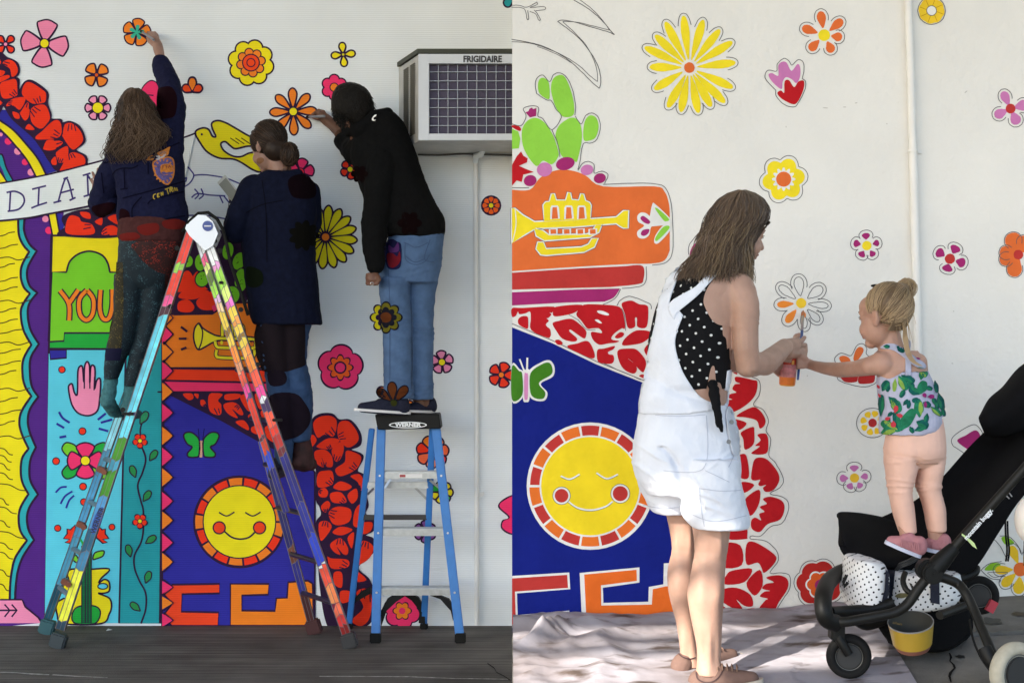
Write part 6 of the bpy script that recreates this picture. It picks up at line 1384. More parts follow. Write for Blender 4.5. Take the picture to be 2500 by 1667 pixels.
def lathe(prof, c, tilt, m_list, name, par, n=40):
    """prof: (r, z, mat)"""
    Rm = Matrix.Rotation(tilt[0], 3, 'X') @ Matrix.Rotation(tilt[1], 3, 'Y'); mb = MB(); c = Vector(c)
    for (r0, z0, k0), (r1, z1, k1) in zip(prof, prof[1:]):
        v = []
        for r, z in ((r0, z0), (r1, z1)):
            for i in range(n): a = 2 * math.pi * i / n; v.append(c + Rm @ Vector((r * math.cos(a), r * math.sin(a), z)))
        mb.add(v, [(i, (i + 1) % n, n + (i + 1) % n, n + i) for i in range(n)], k0)
    return mb.build(name, m_list, par, angle=35)
ye = mat('enamel_yellow', (.44, .285, .035, 1), rough=.35, var=.06); br = mat('enamel_brown', (.25, .10, .07, 1), rough=.4); rim = mat('rim_steel', (.42, .42, .42, 1), rough=.3, metal=.5); ins = mat('bowl_inside', (.06, .06, .055, 1), rough=.5)
bc = P(*Y6((945, 1262))[0], 4.98); bp_ = lathe([(.002, -.05, 1), (.058, -.05, 1), (.067, -.030, 0), (.078, .048, 2), (.0785, .052, 2), (.0755, .052, 3), (.064, -.03, 3), (.002, -.042, 3)], bc, (.30, -.16), [ye, br, rim, ins], 'bowl_body', bowl)
mb = MB(); Rm = Matrix.Rotation(.42, 3, 'X') @ Matrix.Rotation(.16, 3, 'Y')
text_mesh('ashore', .013, facing(P(*Y6((856, 1190))[0], 4.885), (1, .2, -.25), (.1, 0, 1)), mat('stamp_ink', (.12, .08, .02, 1), rough=.6), 'stamp', bowl)
bal = thing('balloon', 'pale cream balloon cut off by the right edge, hanging beside the stroller', 'balloon', P(2500, 1275, 4.75))
b = Blob(); c = P(2512, 1268, 4.8); b.ball(c, (.047, .05, .078)); b.build('balloon_skin', mat('balloon_latex', (.72, .67, .61, 1), rough=.35, sss=.2), bal, .004, 2)
mb = MB(); mb.tube([P(2500, 1320, 4.8), P(2499, 1345, 4.8), P(2499, 1380, 4.81)], .0012, 5); mb.build('string', rub, bal)
# ---- paint cup and brush
cup = thing('paint_cup', 'clear plastic cup of orange paint held against the wall', 'cup', P(1924, 940, 5.6))
dC = 5.62
cpl = mat('cup_paint', (.80, .20, .03, 1), rough=.3, var=.12, vscale=30); cr = mat('cup_red', (.55, .06, .035, 1), rough=.3, var=.2, vscale=40); cf = mat('cup_film', (.60, .22, .22, 1), rough=.35, var=.25, vscale=60); cy_ = mat('cup_yellow', (.85, .38, .04, 1), rough=.35)
k_ = dC / F
lathe([(.002, -39 * k_, 0), (17.5 * k_, -39 * k_, 3), (19.5 * k_, -36 * k_, 0), (20.5 * k_, -17 * k_, 2), (21.5 * k_, 14 * k_, 1), (22.5 * k_, 38 * k_, 1), (23.2 * k_, 40 * k_, 1), (21.8 * k_, 40 * k_, 1), (20.5 * k_, 5 * k_, 0), (.002, 5 * k_, 0)], P(1924, 902, dC), (.10, .04), [cpl, cr, cf, cy_], 'cup_wall', cup)
mb = MB(); mb.box(P(1936, 885, dC - .038), (.012, .004, .018), bev=.002); mb.build('tape', cy_, cup)
brs = thing('paintbrush', 'thin blue paintbrush touching the half-painted daisy', 'paintbrush', P(1955, 830, 5.6))
tip = P(1961, 758, DR - .008); h0 = P(1958, 808, 5.80); h1 = P(1948, 926, 5.58)
mb = MB(); mb.tube([h0, h0.lerp(h1, .25), h0.lerp(h1, .6), h1], [.0060, .0075, .0065, .0042], 10); mb.build('handle', mat('brush_blue', (.02, .07, .26, 1), rough=.3), brs, True)
mb = MB(); f0 = tip.lerp(h0, .30); mb.tube([f0, h0], [.0062, .0058], 10); mb.build('ferrule', mat('ferrule_steel', (.38, .33, .32, 1), rough=.3, metal=.6), brs, True)
mb = MB(); mb.tube([tip, tip.lerp(f0, .5), f0], [.002, .0075, .0062], 10); mb.build('bristles', mat('bristles_orange', (.45, .16, .06, 1), rough=.6), brs, True)

# ================================================================== PEOPLE
def skin(name, c): return mat(name, c, rough=.5, var=.11, vscale=13, sss=.12, spec=.35, bump=.10, bscale=90)
skW = skin('skin_fair', (.42, .255, .19, 1)); skC = skin('skin_child', (.43, .25, .185, 1)); skA = skin('skin_light', (.30, .175, .135, 1)); skM = skin('skin_brown', (.13, .062, .04, 1))
lipm = mat('lip_rose', (.36, .12, .10, 1), rough=.4); browB = mat('brow_brown', (.13, .075, .05, 1), rough=.7)
# ------------------------------------------------------------------ woman in white overalls
wo = thing('person', 'woman in white short overalls over a black dotted top, painting a daisy', 'person', P(1700, 1655, 5.1), 'people working on the mural')
dW = 5.1
b = Blob()
HL, HR = head(b, P(1803, 562, 5.14), (.90, .38, -.30), (.18, .05, 1), 1.0)
b.limb([(1785, 630, 5.14, 32), (1760, 665, 5.12, 36), (1735, 700, 5.10, 44)])
b.sil([(655, 1700, 1800, .06), (690, 1640, 1832, .09), (720, 1630, 1830, .10), (780, 1610, 1800, .11), (850, 1600, 1788, .11), (910, 1595, 1780, .10), (960, 1600, 1775, .10), (1020, 1600, 1770, .09), (1090, 1590, 1780, .10), (1150, 1600, 1780, .09), (1175, 1620, 1770, .06)], dW, .1)
b.limb([(1798, 702, 5.06, 42), (1818, 742, 5.03, 36), (1820, 800, 5.03, 32), (1821, 850, 5.03, 31), (1826, 890, 5.05, 31), (1868, 888, 5.16, 29), (1895, 866, 5.32, 25), (1916, 846, 5.46, 20)])
b.limb([(1665, 705, 5.22, 44), (1700, 790, 5.32, 36), (1740, 870, 5.42, 33), (1820, 885, 5.50, 27), (1880, 884, 5.55, 20)])
b.sil([(1230, 1690, 1790, .075), (1275, 1690, 1785, .072), (1334, 1696, 1777, .065), (1379, 1691, 1771, .060), (1408, 1687, 1768, .058), (1453, 1682, 1766, .060), (1513, 1688, 1763, .052), (1572, 1700, 1761, .040), (1610, 1702, 1759, .038), (1645, 1698, 1768, .05)], 5.06, .06, pw=2.0)
b.sil([(1200, 1612, 1700, .075), (1250, 1625, 1698, .072), (1290, 1634, 1698, .068), (1340, 1640, 1700, .060), (1394, 1630, 1696, .060), (1444, 1632, 1694, .060), (1513, 1650, 1696, .052), (1587, 1660, 1704, .040), (1625, 1660, 1712, .045)], 5.24, .06, pw=2.0)
# right hand pinching the brush, left hand round the cup
w0 = P(1914, 847, 5.46)
b.cap(w0, P(1938, 842, 5.56), .030, .028); b.cap(P(1920, 858, 5.49), P(1946, 862, 5.60), .026, .022)
for pts, r in (([P(1940, 834, 5.56), P(1957, 832, 5.63), P(1964, 824, 5.67)], [.013, .0105, .0085]), ([P(1946, 842, 5.62), P(1966, 842, 5.72), P(1967, 856, 5.70), P(1958, 864, 5.66)], [.011, .0095, .009, .008]), ([P(1948, 856, 5.62), P(1966, 858, 5.71), P(1966, 868, 5.69), P(1958, 872, 5.65)], [.011, .0095, .0085, .0075]), ([P(1942, 836, 5.60), P(1946, 822, 5.68), P(1951, 816, 5.66)], [.010, .0085, .0075]), ([P(1938, 836, 5.61), P(1941, 822, 5.69), P(1944, 818, 5.67)], [.009, .008, .007])): b.chain(pts, r)
w1 = P(1885, 882, 5.56); b.cap(w1, P(1900, 890, 5.62), .028, .026)
for pts, r in (([P(1893, 872, 5.55), P(1912, 877, 5.555), P(1928, 881, 5.56)], [.013, .0105, .0085]), ([P(1896, 888, 5.58), P(1903, 892, 5.66), P(1920, 890, 5.69)], [.011, .0095, .008]), ([P(1893, 898, 5.58), P(1902, 904, 5.66), P(1920, 902, 5.69)], [.011, .0095, .008]), ([P(1890, 904, 5.57), P(1902, 915, 5.65), P(1918, 914, 5.69)], [.010, .009, .007])): b.chain(pts, r)
def leg_form(co):
    px = 1250 + co[:, 0] * F / co[:, 1]; py = 833.5 - (co[:, 2] - CZ) * F / co[:, 1]; h = np.zeros(len(co)); g = lambda v, c, w: np.exp(-((v - c) / w) ** 2)
    for x0, x1, yk in ((1708, 1758, 1345), (1652, 1684, 1352)):
        h += .005 * (g(px, x0, 6) + g(px, x1, 6)) * g(py, yk - 28, 34) - .005 * g(px, (x0 + x1) / 2, 12) * g(py, yk, 26) - .0012 * g(py, yk + 3 + .12 * (px - x0), 7)
        h += .006 * (g(px, x0 + 4, 13) * g(py, yk + 98, 46) + g(px, x1 - 4, 13) * g(py, yk + 88, 46)) + .004 * g(px, (x0 + x1) / 2, 5) * g(py, yk + 240, 45) - .003 * (g(px, (x0 + x1) / 2 - 14, 6) + g(px, (x0 + x1) / 2 + 14, 6)) * g(py, yk + 250, 40)
    h -= .004 * g(py - .5 * (px - 1830), 905, 4) * g(px, 1850, 22); h += .004 * g(px, 1826, 16) * g(py, 905, 12) + .004 * g(px, 1812, 14) * g(py, 800, 50)
    return h
wbody = b.build('body', skW, wo, .0042, 5, .0012, (9, 9, 9), 2, leg_form)
face_bits(wo, HL, HR, 1.0, browB, lipm)
# black dotted top
topm = dot_mat('dotted_black', (.004, .004, .005, 1), (.66, .66, .64, 1), .036, .0044, .65)
b = Blob()
b.sil([(668, 1690, 1790, .07), (690, 1648, 1800, .10), (730, 1610, 1795, .112), (790, 1592, 1786, .122), (850, 1582, 1784, .122), (910, 1590, 1782, .112), (942, 1592, 1778, .108), (948, 1596, 1776, .100)], dW, .1)
top = b.build('crop_top', topm, wo, .005, 4, .003, (8, 8, 10), 2)
tuck(wbody, [top], lambda px, py: px > 1712 or py < 652)
# deep armhole: skin shown by draping a shoulder-blade patch
bvb = bvh_of(wbody, top)
drape(cat([(1800, 664), (1838, 690), (1850, 730), (1848, 800), (1788, 798), (1745, 788), (1722, 752), (1718, 728), (1732, 695), (1760, 670)], True, 5), bvb, .003, 'shoulder_skin', skW, wo, 6)
drape(cat([(1718, 1020), (1700, 958), (1722, 955), (1735, 900), (1744, 896), (1748, 930), (1760, 940), (1768, 1000)], True, 4), bvb, .002, 'back_skin', skW, wo, 6)
# overalls
ovm = mat('denim_white', (.70, .73, .80, 1), rough=.85, var=.05, vscale=12, bump=.55, bscale=24)
b = Blob()
b.sil([(930, 1574, 1672, .085), (965, 1568, 1690, .11), (985, 1564, 1768, .120), (1010, 1561, 1778, .125), (1060, 1552, 1792, .140), (1110, 1547, 1803, .145), (1160, 1553, 1806, .138), (1205, 1580, 1792, .100)], dW + .01, .1)
b.sil([(1120, 1668, 1800, .125), (1180, 1662, 1808, .136), (1230, 1664, 1818, .126), (1258, 1668, 1826, .120), (1284, 1690, 1826, .116)], 5.05, .1)
b.sil([(1120, 1550, 1690, .12), (1170, 1556, 1690, .128), (1215, 1573, 1690, .118), (1240, 1588, 1690, .112), (1248, 1600, 1680, .105)], 5.235, .1)
def ov_fold(co):
    h = np.zeros(len(co))
    px = 1250 + co[:, 0] * F / co[:, 1]; py = 833.5 - (co[:, 2] - CZ) * F / co[:, 1]
    d1 = np.abs((px - 1640) * .80 - (py - 1130) * .55 + 8 * np.sin(py / 23.)); h -= .016 * np.exp(-(d1 / 7.) ** 2) * ((py > 1090) & (px > 1560) & (px < 1720))
    for (ax, ay, sl_, w_, a_) in ((1600, 1110, .62, 5, .006), (1580, 1150, .7, 6, .006), (1690, 1195, .42, 5, .007), (1700, 1225, .38, 5, .006), (1760, 1120, -.8, 5, .004), (1720, 1190, .95, 5, .005)):
        d2 = np.abs((py - ay) - sl_ * (px - ax)); h += a_ * np.exp(-(d2 / w_) ** 2) * np.exp(-((px - ax) / 60.) ** 2)
    return h
ov = b.build('overalls', ovm, wo, .005, 4, .0065, (9, 9, 11), 9, ov_fold)
bvo = bvh_of(top, wbody, ov)
sw = dict(thick=.004)
flank = cat([(1637, 668), (1662, 652), (1652, 690), (1636, 735), (1640, 752), (1650, 748)], False, 4) + cat([(1668, 770), (1652, 815), (1650, 850), (1664, 900), (1688, 942), (1712, 970), (1745, 985)], False, 5) + [(1745, 1000), (1680, 1010), (1600, 1010), (1563, 1010)] + cat([(1563, 985), (1572, 930), (1585, 860), (1602, 790), (1614, 720), (1624, 690)], False, 4)
drape(flank, bvo, .009, 'overall_back_panel', ovm, wo, 7, **sw)
drape(cat([(1636, 742), (1700, 700), (1738, 660), (1768, 648), (1798, 656), (1802, 664), (1770, 664), (1742, 682), (1700, 725), (1656, 762), (1646, 780)], True, 4), bvo, .0125, 'overall_strap', ovm, wo, 6, **sw)
drape([(1768, 990), (1770, 940), (1774, 905), (1783, 902), (1781, 940), (1777, 990)], bvh_of(top, ov), .008, 'overall_side_bib', ovm, wo, 6, **sw)
stm = mat('stitch_grey', (.44, .47, .56, 1), rough=.9)
def seam(pts, nm='seam', w=1.6, m=stm, bv=None, par=None, off=.0025):
    L = cat(pts, False, 5); a, c = [], []
    for i, p in enumerate(L):
        q = L[min(i + 1, len(L) - 1)]; o_ = L[max(i - 1, 0)]; t = np.array((q[0] - o_[0], q[1] - o_[1])); t = t / (np.hypot(*t) + 1e-9); n_ = np.array((-t[1], t[0])) * w / 2
        a.append((p[0] + n_[0], p[1] + n_[1])); c.append((p[0] - n_[0], p[1] - n_[1]))
    return drape(a + c[::-1], bv, off, nm, m, par, 6, smooth=True)
bvv = bvh_of(ov)
for pts in ([(1600, 1013), (1660, 1016), (1722, 1012)], [(1724, 1014), (1728, 1080), (1724, 1130), (1705, 1150), (1660, 1152), (1620, 1148)], [(1722, 1148), (1780, 1176)], [(1708, 1190), (1712, 1240), (1720, 1284)], [(1780, 1000), (1783, 1060), (1790, 1110), (1778, 1140)], [(1672, 1246), (1740, 1272), (1822, 1258)], [(1710, 1192), (1760, 1198), (1808, 1196)], [(1570, 1232), (1620, 1240), (1668, 1236)]): seam(pts, bv=bvv, par=wo)
drape(cat([(1772, 1000), (1784, 995), (1800, 1040), (1806, 1080), (1800, 1108), (1788, 1110), (1778, 1070), (1772, 1030)], True, 5), bvh_of(ov), .010, 'side_placket', mat('denim_white2', (.55, .58, .64, 1), rough=.85, bump=.14, bscale=420), wo, 6, **sw)
mb = MB()
for x, y in ((1779, 1078), (1786, 1030)): mb.disc(P(x, y, 4.945), (.4, -1, 0), .008, .005, 12)
mb.build('button', mat('button_steel', (.25, .25, .26, 1), rough=.35, metal=.7), wo)
# knot tails of the top and pink collar
b = Blob()
b.limb([(1738, 936, 4.985, 9), (1745, 950, 4.975, 10), (1750, 990, 4.955, 9.5), (1754, 1020, 4.945, 8), (1762, 1052, 4.94, 4)]); b.limb([(1742, 940, 4.985, 9), (1738, 960, 4.97, 8), (1748, 1000, 4.95, 7), (1752, 1040, 4.94, 3)]); b.ball(P(1740, 938, 4.985), .017)
b.build('knot', mat('knot_black', (.004, .004, .005, 1), rough=.85, spec=.15), wo, .004, 3, .004, (30, 30, 30))
drape(cat([(1716, 646), (1735, 634), (1748, 632), (1762, 636), (1770, 648), (1745, 650), (1718, 652)], True, 4), bvo, .016, 'pink_collar', mat('neon_pink', (.80, .10, .16, 1), rough=.6), wo, 5)
# hair
hairW = [mat('hair_brown_a', (.072, .043, .024, 1), rough=.36, spec=.5), mat('hair_brown_b', (.11, .067, .037, 1), rough=.36, spec=.5), mat('hair_blond', (.20, .135, .072, 1), rough=.4, spec=.5)]
rowsW = [(464, 1802, 1820), (472, 1778, 1844), (486, 1757, 1863), (510, 1738, 1874), (535, 1727, 1872), (560, 1719, 1852), (600, 1705, 1830), (640, 1684, 1826), (668, 1660, 1830), (690, 1650, 1834)]
b = Blob(); b.sil([(r[0] + 5, r[1] + 5, r[2] - 5, t) for r, t in zip(rowsW[:-1], (.03, .06, .09, .115, .12, .12, .11, .09, .05))], 5.13, .1); b.build('hair', hairW[0], wo, .005, 4, .005, (28, 28, 3))
strands('hair_locks', curtain(rowsW, 5.125, .125, 900, 6, 20, (.66, 1.0), 6, 20, 3), hairW[0], wo, .0014, 4)
strands('hair_locks', curtain(rowsW, 5.120, .132, 760, 8, 22, (.7, 1.02), 8, 20, 5), hairW[1], wo, .0013, 4)
rowsT = [(560, 1800, 1846), (600, 1795, 1836), (640, 1800, 1836), (670, 1806, 1838), (692, 1818, 1842)]
strands('hair_locks', curtain(rowsT, 5.10, .06, 120, 4, 18, (.7, 1.0), 3, 14, 8), hairW[2], wo, .0026, 4)
rowsL = [(575, 1716, 1760), (620, 1695, 1745), (650, 1668, 1730), (678, 1650, 1706)]
strands('hair_locks', curtain(rowsL, 5.06, .05, 170, 6, 18, (.7, 1.0), 5, 14, 9), hairW[1], wo, .0018, 4)
strands('hair_locks', curtain(rowsW, 5.115, .136, 170, 9, 20, (.75, 1.01), 9, 18, 12, start=(.15, .7)), hairW[2], wo, .0010, 4)
strands('hair_locks', [cs([HL(-.02 + .002 * i, .075, .065), HL(.04 + .003 * i, .082 - .001 * i, .045), HL(.074, .055 - .003 * i, .012 - .002 * i), HL(.080, .03 - .004 * i, -.05)]) for i in range(16)], hairW[0], wo, .0028, 4)
# shoes
shm = mat('shoe_suede', (.155, .095, .078, 1), rough=.85, var=.08, vscale=40, bump=.1, bscale=300); sol = mat('shoe_sole', (.46, .40, .33, 1), rough=.6); lace = mat('shoe_lace', (.22, .13, .09, 1), rough=.8)
def shoe(heel, toe, y_top, d0, d1, nm='shoe', hgt=.055, wid=.036, par=None, um=None, sm=None, laces=True, ankle=None):
    """heel/toe px at sole level"""
    A, B = P(*heel, d0), P(*toe, d1); dv = (B - A); L = dv.length; dv.normalize(); up = Vector((0, 0, 1)); sd = dv.cross(up).normalized(); up = sd.cross(dv).normalized()
    K2 = lambda t, u_, v_: A + dv * L * t + up * u_ + sd * v_
    b = Blob(); b.cap(K2(.15, .034, 0), K2(.17, hgt, 0), wid * 1.05, wid * 1.0); b.cap(K2(.15, .03, 0), K2(.5, .030, 0), wid * .95, wid * .95); b.cap(K2(.3, hgt, 0), K2(.46, .056, 0), wid * .8, wid * .55); b.cap(K2(.5, .028, 0), K2(.86, .018, .004), wid * .95, wid * .62); b.cap(K2(.15, hgt * .8, 0), K2(.55, .042, 0), wid * .62, wid * .7); b.cap(K2(.5, .040, 0), K2(.8, .024, 0), wid * .55, wid * .55)
    o = b.build(nm, um, par, .004, 4)
    mb = MB(); n = 28; pr = []
    for i in range(n):
        a = 2 * math.pi * i / n; ca, sa = math.cos(a), math.sin(a); t = .5 + .52 * math.copysign(abs(ca) ** .7, ca); ww = wid * (.92 if t < .3 else 1.08 if t < .75 else .95) * math.copysign(abs(sa) ** .75, sa); pr.append((t, ww))
    v = [K2(t, 0, w) for t, w in pr] + [K2(t, .013, w * .97) for t, w in pr]; mb.add(v, [tuple(range(n - 1, -1, -1)), tuple(range(n, 2 * n))] + [(i, (i + 1) % n, n + (i + 1) % n, n + i) for i in range(n)])
    mb.build('sole', sm, o, angle=50)
    if laces:
        mb = MB()
        for k in range(6):
            t = .36 + .065 * k; hh = .093 - .06 * (t - .3); mb.tube([K2(t, hh - .014, -wid * .66), K2(t + .01, hh + .004, 0), K2(t + .02, hh - .014, wid * .66)], .0026, 6)
        mb.build('laces', lace, o, True)
    return o
sA = shoe((1690, 1690), (1862, 1664), 0, 5.07, 5.00, par=wo, um=shm, sm=sol, hgt=.034, wid=.043)
sB = shoe((1642, 1656), (1808, 1602), 0, 5.20, 5.36, par=wo, um=shm, sm=sol, hgt=.042, wid=.041)
colm = mat('shoe_collar', (.045, .022, .022, 1), rough=.8)
bsA = bvh_of(sA, sB, wbody)
seam([(1700, 1640), (1703, 1655), (1718, 1664), (1740, 1663), (1757, 1650), (1766, 1632), (1768, 1612)], 'collar', 3.2, colm, bsA, wo, .003)
seam([(1656, 1594), (1666, 1603), (1682, 1608), (1698, 1604)], 'collar', 3.0, colm, bsA, wo, .003)

# ------------------------------------------------------------------ toddler
to = thing('person', 'blond toddler in a leaf-print top and peach leggings, standing on the stroller', 'person', P(2235, 1345, 5.2), 'people working on the mural')
dT = 5.13
b = Blob(); tc_ = P(2158, 772, dT - .02)
TL, TR = head(b, tc_, (-.66, .74, -.10), (.05, -.04, 1), .94, True, (1, 1))
b.limb([(2168, 820, dT, 30), (2180, 870, dT, 32)])
b.sil([(856, 2150, 2240, .05), (880, 2138, 2252, .062), (920, 2142, 2264, .07), (980, 2155, 2276, .075), (1040, 2168, 2295, .08), (1090, 2168, 2300, .085), (1130, 2168, 2300, .08)], dT, .07)
b.limb([(2150, 888, dT - .03, 30), (2125, 893, dT - .02, 24), (2090, 900, 5.24, 20), (2050, 903, 5.36, 19), (2015, 899, 5.48, 15.5), (1985, 892, 5.57, 12.5)])
b.limb([(2240, 885, dT, 24), (2250, 930, dT + .08, 18), (2240, 960, dT + .16, 15)])
b.limb([(2205, 1120, dT, 34), (2198, 1195, dT, 27), (2212, 1270, dT - .02, 22), (2216, 1318, dT - .03, 17)])
b.limb([(2268, 1120, dT, 34), (2272, 1195, dT + .02, 26), (2284, 1270, dT + .02, 22), (2284, 1318, dT + .02, 17)])
# small fist round the brush
dT_ = dT; dT = 5.26
b.cap(P(1985, 892, dT + .32), P(1962, 884, dT + .345), .020, .022)
for k in range(4):
    y = 874 + k * 7; b.chain([P(1963, y, dT + .32), P(1949, y + 1, dT + .325), P(1944, y + 3, dT + .36), P(1951, y + 4, dT + .385)], [.0095, .009, .008, .007])
b.chain([P(1968, 876, dT + .315), P(1957, 868, dT + .315), P(1948, 866, dT + .33)], [.011, .009, .0075]); dT = dT_
tbody = b.build('body', skC, to, .0042, 5)
face_bits(to, TL, TR, .92, mat('brow_blond', (.16, .10, .055, 1), rough=.7), lipm)
# leggings
lg_ = mat('leggings_peach', (.72, .46, .37, 1), rough=.85, var=.05, vscale=14, bump=.35, bscale=34)
b = Blob()
b.sil([(1020, 2172, 2298, .085), (1060, 2166, 2304, .098), (1100, 2160, 2306, .106), (1122, 2164, 2302, .085), (1140, 2178, 2292, .05)], dT, .1)
b.sil([(1115, 2160, 2240, .085), (1150, 2164, 2236, .078), (1185, 2168, 2226, .066), (1205, 2172, 2224, .062), (1240, 2178, 2230, .058), (1275, 2188, 2234, .050), (1299, 2196, 2236, .046)], dT - .01, .06)
b.sil([(1115, 2232, 2305, .085), (1150, 2236, 2300, .078), (1185, 2238, 2294, .066), (1205, 2245, 2296, .062), (1240, 2256, 2306, .058), (1275, 2262, 2308, .050), (1296, 2266, 2308, .046)], dT + .02, .06)
def lg_fold(co):
    px = 1250 + co[:, 0] * F / co[:, 1]; py = 833.5 - (co[:, 2] - CZ) * F / co[:, 1]; h = np.zeros(len(co))
    for y, sl_, a in ((1176, .14, .0026), (1187, .02, .003), (1198, -.1, .0024), (1207, .12, .001), (1124, -.10, .0014), (1134, .12, .0012), (1112, .25, .0012)):
        h += a * np.exp(-((py - y - sl_ * (px - 2230)) / 2.6) ** 2)
    h -= .004 * np.exp(-((px - 2240) / 9.) ** 2) * np.clip((py - 1060) / 50., 0, 1) * (py < 1140)
    return h
b.build('leggings', lg_, to, .0045, 3, .0012, (10, 10, 14), 3, lg_fold)
# top with leaf print
tp_m = mat('cotton_lilac', (.40, .41, .53, 1), rough=.88, var=.08, vscale=40, bump=.4, bscale=34)
b = Blob()
b.sil([(908, 2148, 2262, .074), (925, 2143, 2268, .082), (960, 2146, 2278, .092), (1000, 2150, 2290, .102), (1030, 2150, 2296, .106), (1050, 2150, 2290, .106), (1058, 2151, 2268, .104)], dT, .1)
b.sil([(905, 2225, 2262, .05), (960, 2240, 2284, .07), (1000, 2245, 2300, .08), (1014, 2250, 2303, .08)], dT + .03, .07)
topc = b.build('top', tp_m, to, .0045, 3, .004, (22, 22, 3), 6)
bt = bvh_of(tbody, topc)
Z7 = fr(2060, 660, 3.733)
drape(cat(Z7((395, 985), (280, 915), (262, 820), (300, 735), (400, 712), (500, 745), (558, 800), (560, 900), (480, 960)), True, 5), bt, .003, 'back_skin', skC, to, 6)
str1 = cat(Z7((345, 690), (400, 665), (470, 675), (560, 730), (660, 800), (740, 860), (720, 900), (640, 870), (540, 790), (440, 725), (350, 712)), True, 4)
drape(str1, bt, .006, 'strap', tp_m, to, 5, thick=.002)
drape(Z7((560, 770), (612, 780), (612, 960), (560, 960)), bt, .006, 'strap', tp_m, to, 5, thick=.002)
drape(cat(Z7((555, 610), (600, 640), (608, 700), (602, 760), (570, 740), (590, 690)), True, 3), bt, .006, 'strap', tp_m, to, 5, thick=.002)
GL1, GL2, GL3 = mat('leaf_teal', (.006, .085, .075, 1), rough=.85, var=.3, vscale=60), mat('leaf_green', (.015, .16, .08, 1), rough=.85, var=.3, vscale=60), mat('leaf_lime', (.20, .33, .06, 1), rough=.85, var=.2, vscale=60)
MG1, MG2 = mat('bloom_magenta', (.26, .02, .14, 1), rough=.85), mat('bloom_red', (.45, .04, .06, 1), rough=.85)
bt2 = bvh_of(*[o for o in to.children if o.name.split('.')[0] in ('top', 'strap', 'back_skin')])
def leaf(x, y, a, L_, w, ms=(0, 1)):
    c = Z7((x, y))[0]; L_, w = L_ / 3.733, w / 3.733; q = petal(*c, a, 0, L_, w, .45, 4)
    drape(q, bt2, .0022, 'leaf_print', (GL1, GL2, GL3)[ms[0]], to, 4)
    ar = math.radians(a); n_ = (-math.sin(ar) * w * .30, math.cos(ar) * w * .30)
    q2 = petal(c[0] + n_[0] + L_ * .08 * math.cos(ar), c[1] + n_[1] + L_ * .08 * math.sin(ar), a + 3, 0, L_ * .8, w * .45, .45, 4); drape(q2, bt2, .0032, 'leaf_print', (GL1, GL2, GL3)[ms[1]], to, 4)
for t in ((500, 960, 60, 150, 40, (1, 2)), (520, 955, 25, 140, 32, (0, 1)), (470, 985, 95, 120, 20, (2, 2)), (350, 1100, -60, 110, 36), (340, 1330, -88, 200, 30), (410, 1150, 45, 130, 34, (0, 1)), (440, 1160, 62, 150, 46, (1, 2)), (500, 1470, -55, 250, 52, (1, 1)), (500, 1470, -150, 180, 44, (1, 2)), (500, 1470, -100, 190, 34, (0, 1)), (340, 1480, -20, 150, 46, (1, 2)),
          (690, 1130, -70, 130, 44, (1, 1)), (690, 1130, -150, 110, 36, (0, 1)), (700, 1180, 175, 80, 26, (0, 0)), (690, 1340, -95, 160, 44, (1, 2)), (720, 1200, 30, 80, 30), (830, 1000, 80, 120, 24, (0, 1)), (860, 1110, 75, 170, 34, (0, 1)), (790, 1240, 40, 130, 26, (1, 2)), (660, 1375, 25, 120, 44, (0, 1)), (640, 1460, -20, 120, 26, (0, 1)), (690, 920, 30, 80, 34, (1, 2)), (620, 910, -5, 110, 24, (1, 1)), (700, 1000, -80, 90, 26, (1, 1)), (480, 690, 35, 90, 30, (0, 0)), (360, 690, 5, 60, 18, (0, 1)), (400, 1330, -40, 60, 18, (0, 0)), (560, 1080, 120, 90, 24, (0, 1)), (600, 1420, 60, 70, 22, (0, 1)), (580, 1000, 50, 90, 26, (0, 1)), (640, 1070, -160, 70, 24, (0, 1)), (540, 1230, -50, 70, 18, (0, 0)), (380, 1420, -60, 80, 20, (0, 1)), (740, 1060, 20, 70, 22, (0, 1)), (800, 1150, 60, 90, 22, (0, 1)), (420, 1040, 110, 70, 18, (0, 0)), (760, 1300, 100, 90, 24, (0, 1)), (600, 1180, 100, 80, 20, (0, 0)), (860, 1180, 100, 90, 24, (0, 1)), (890, 1250, 70, 80, 20, (0, 1))): leaf(*t)
for x, y, a, L_, w, mm in ((470, 1300, -80, 70, 22, MG2), (480, 1310, 20, 60, 18, MG2), (455, 1370, 90, 60, 24, MG2), (430, 1340, 160, 50, 16, MG2), (760, 1150, 0, 60, 20, MG1), (745, 1160, -120, 45, 18, MG1), (740, 1190, 90, 60, 14, MG1), (560, 760, 20, 55, 18, MG1), (650, 790, 10, 50, 18, MG1), (310, 1040, 60, 40, 10, MG2), (320, 1120, 60, 40, 9, MG2)):
    q = petal(*Z7((x, y))[0], a, 0, L_ / 3.733, w / 3.733, .5, 4); drape(q, bt2, .0042, 'bloom_print', mm, to, 4)
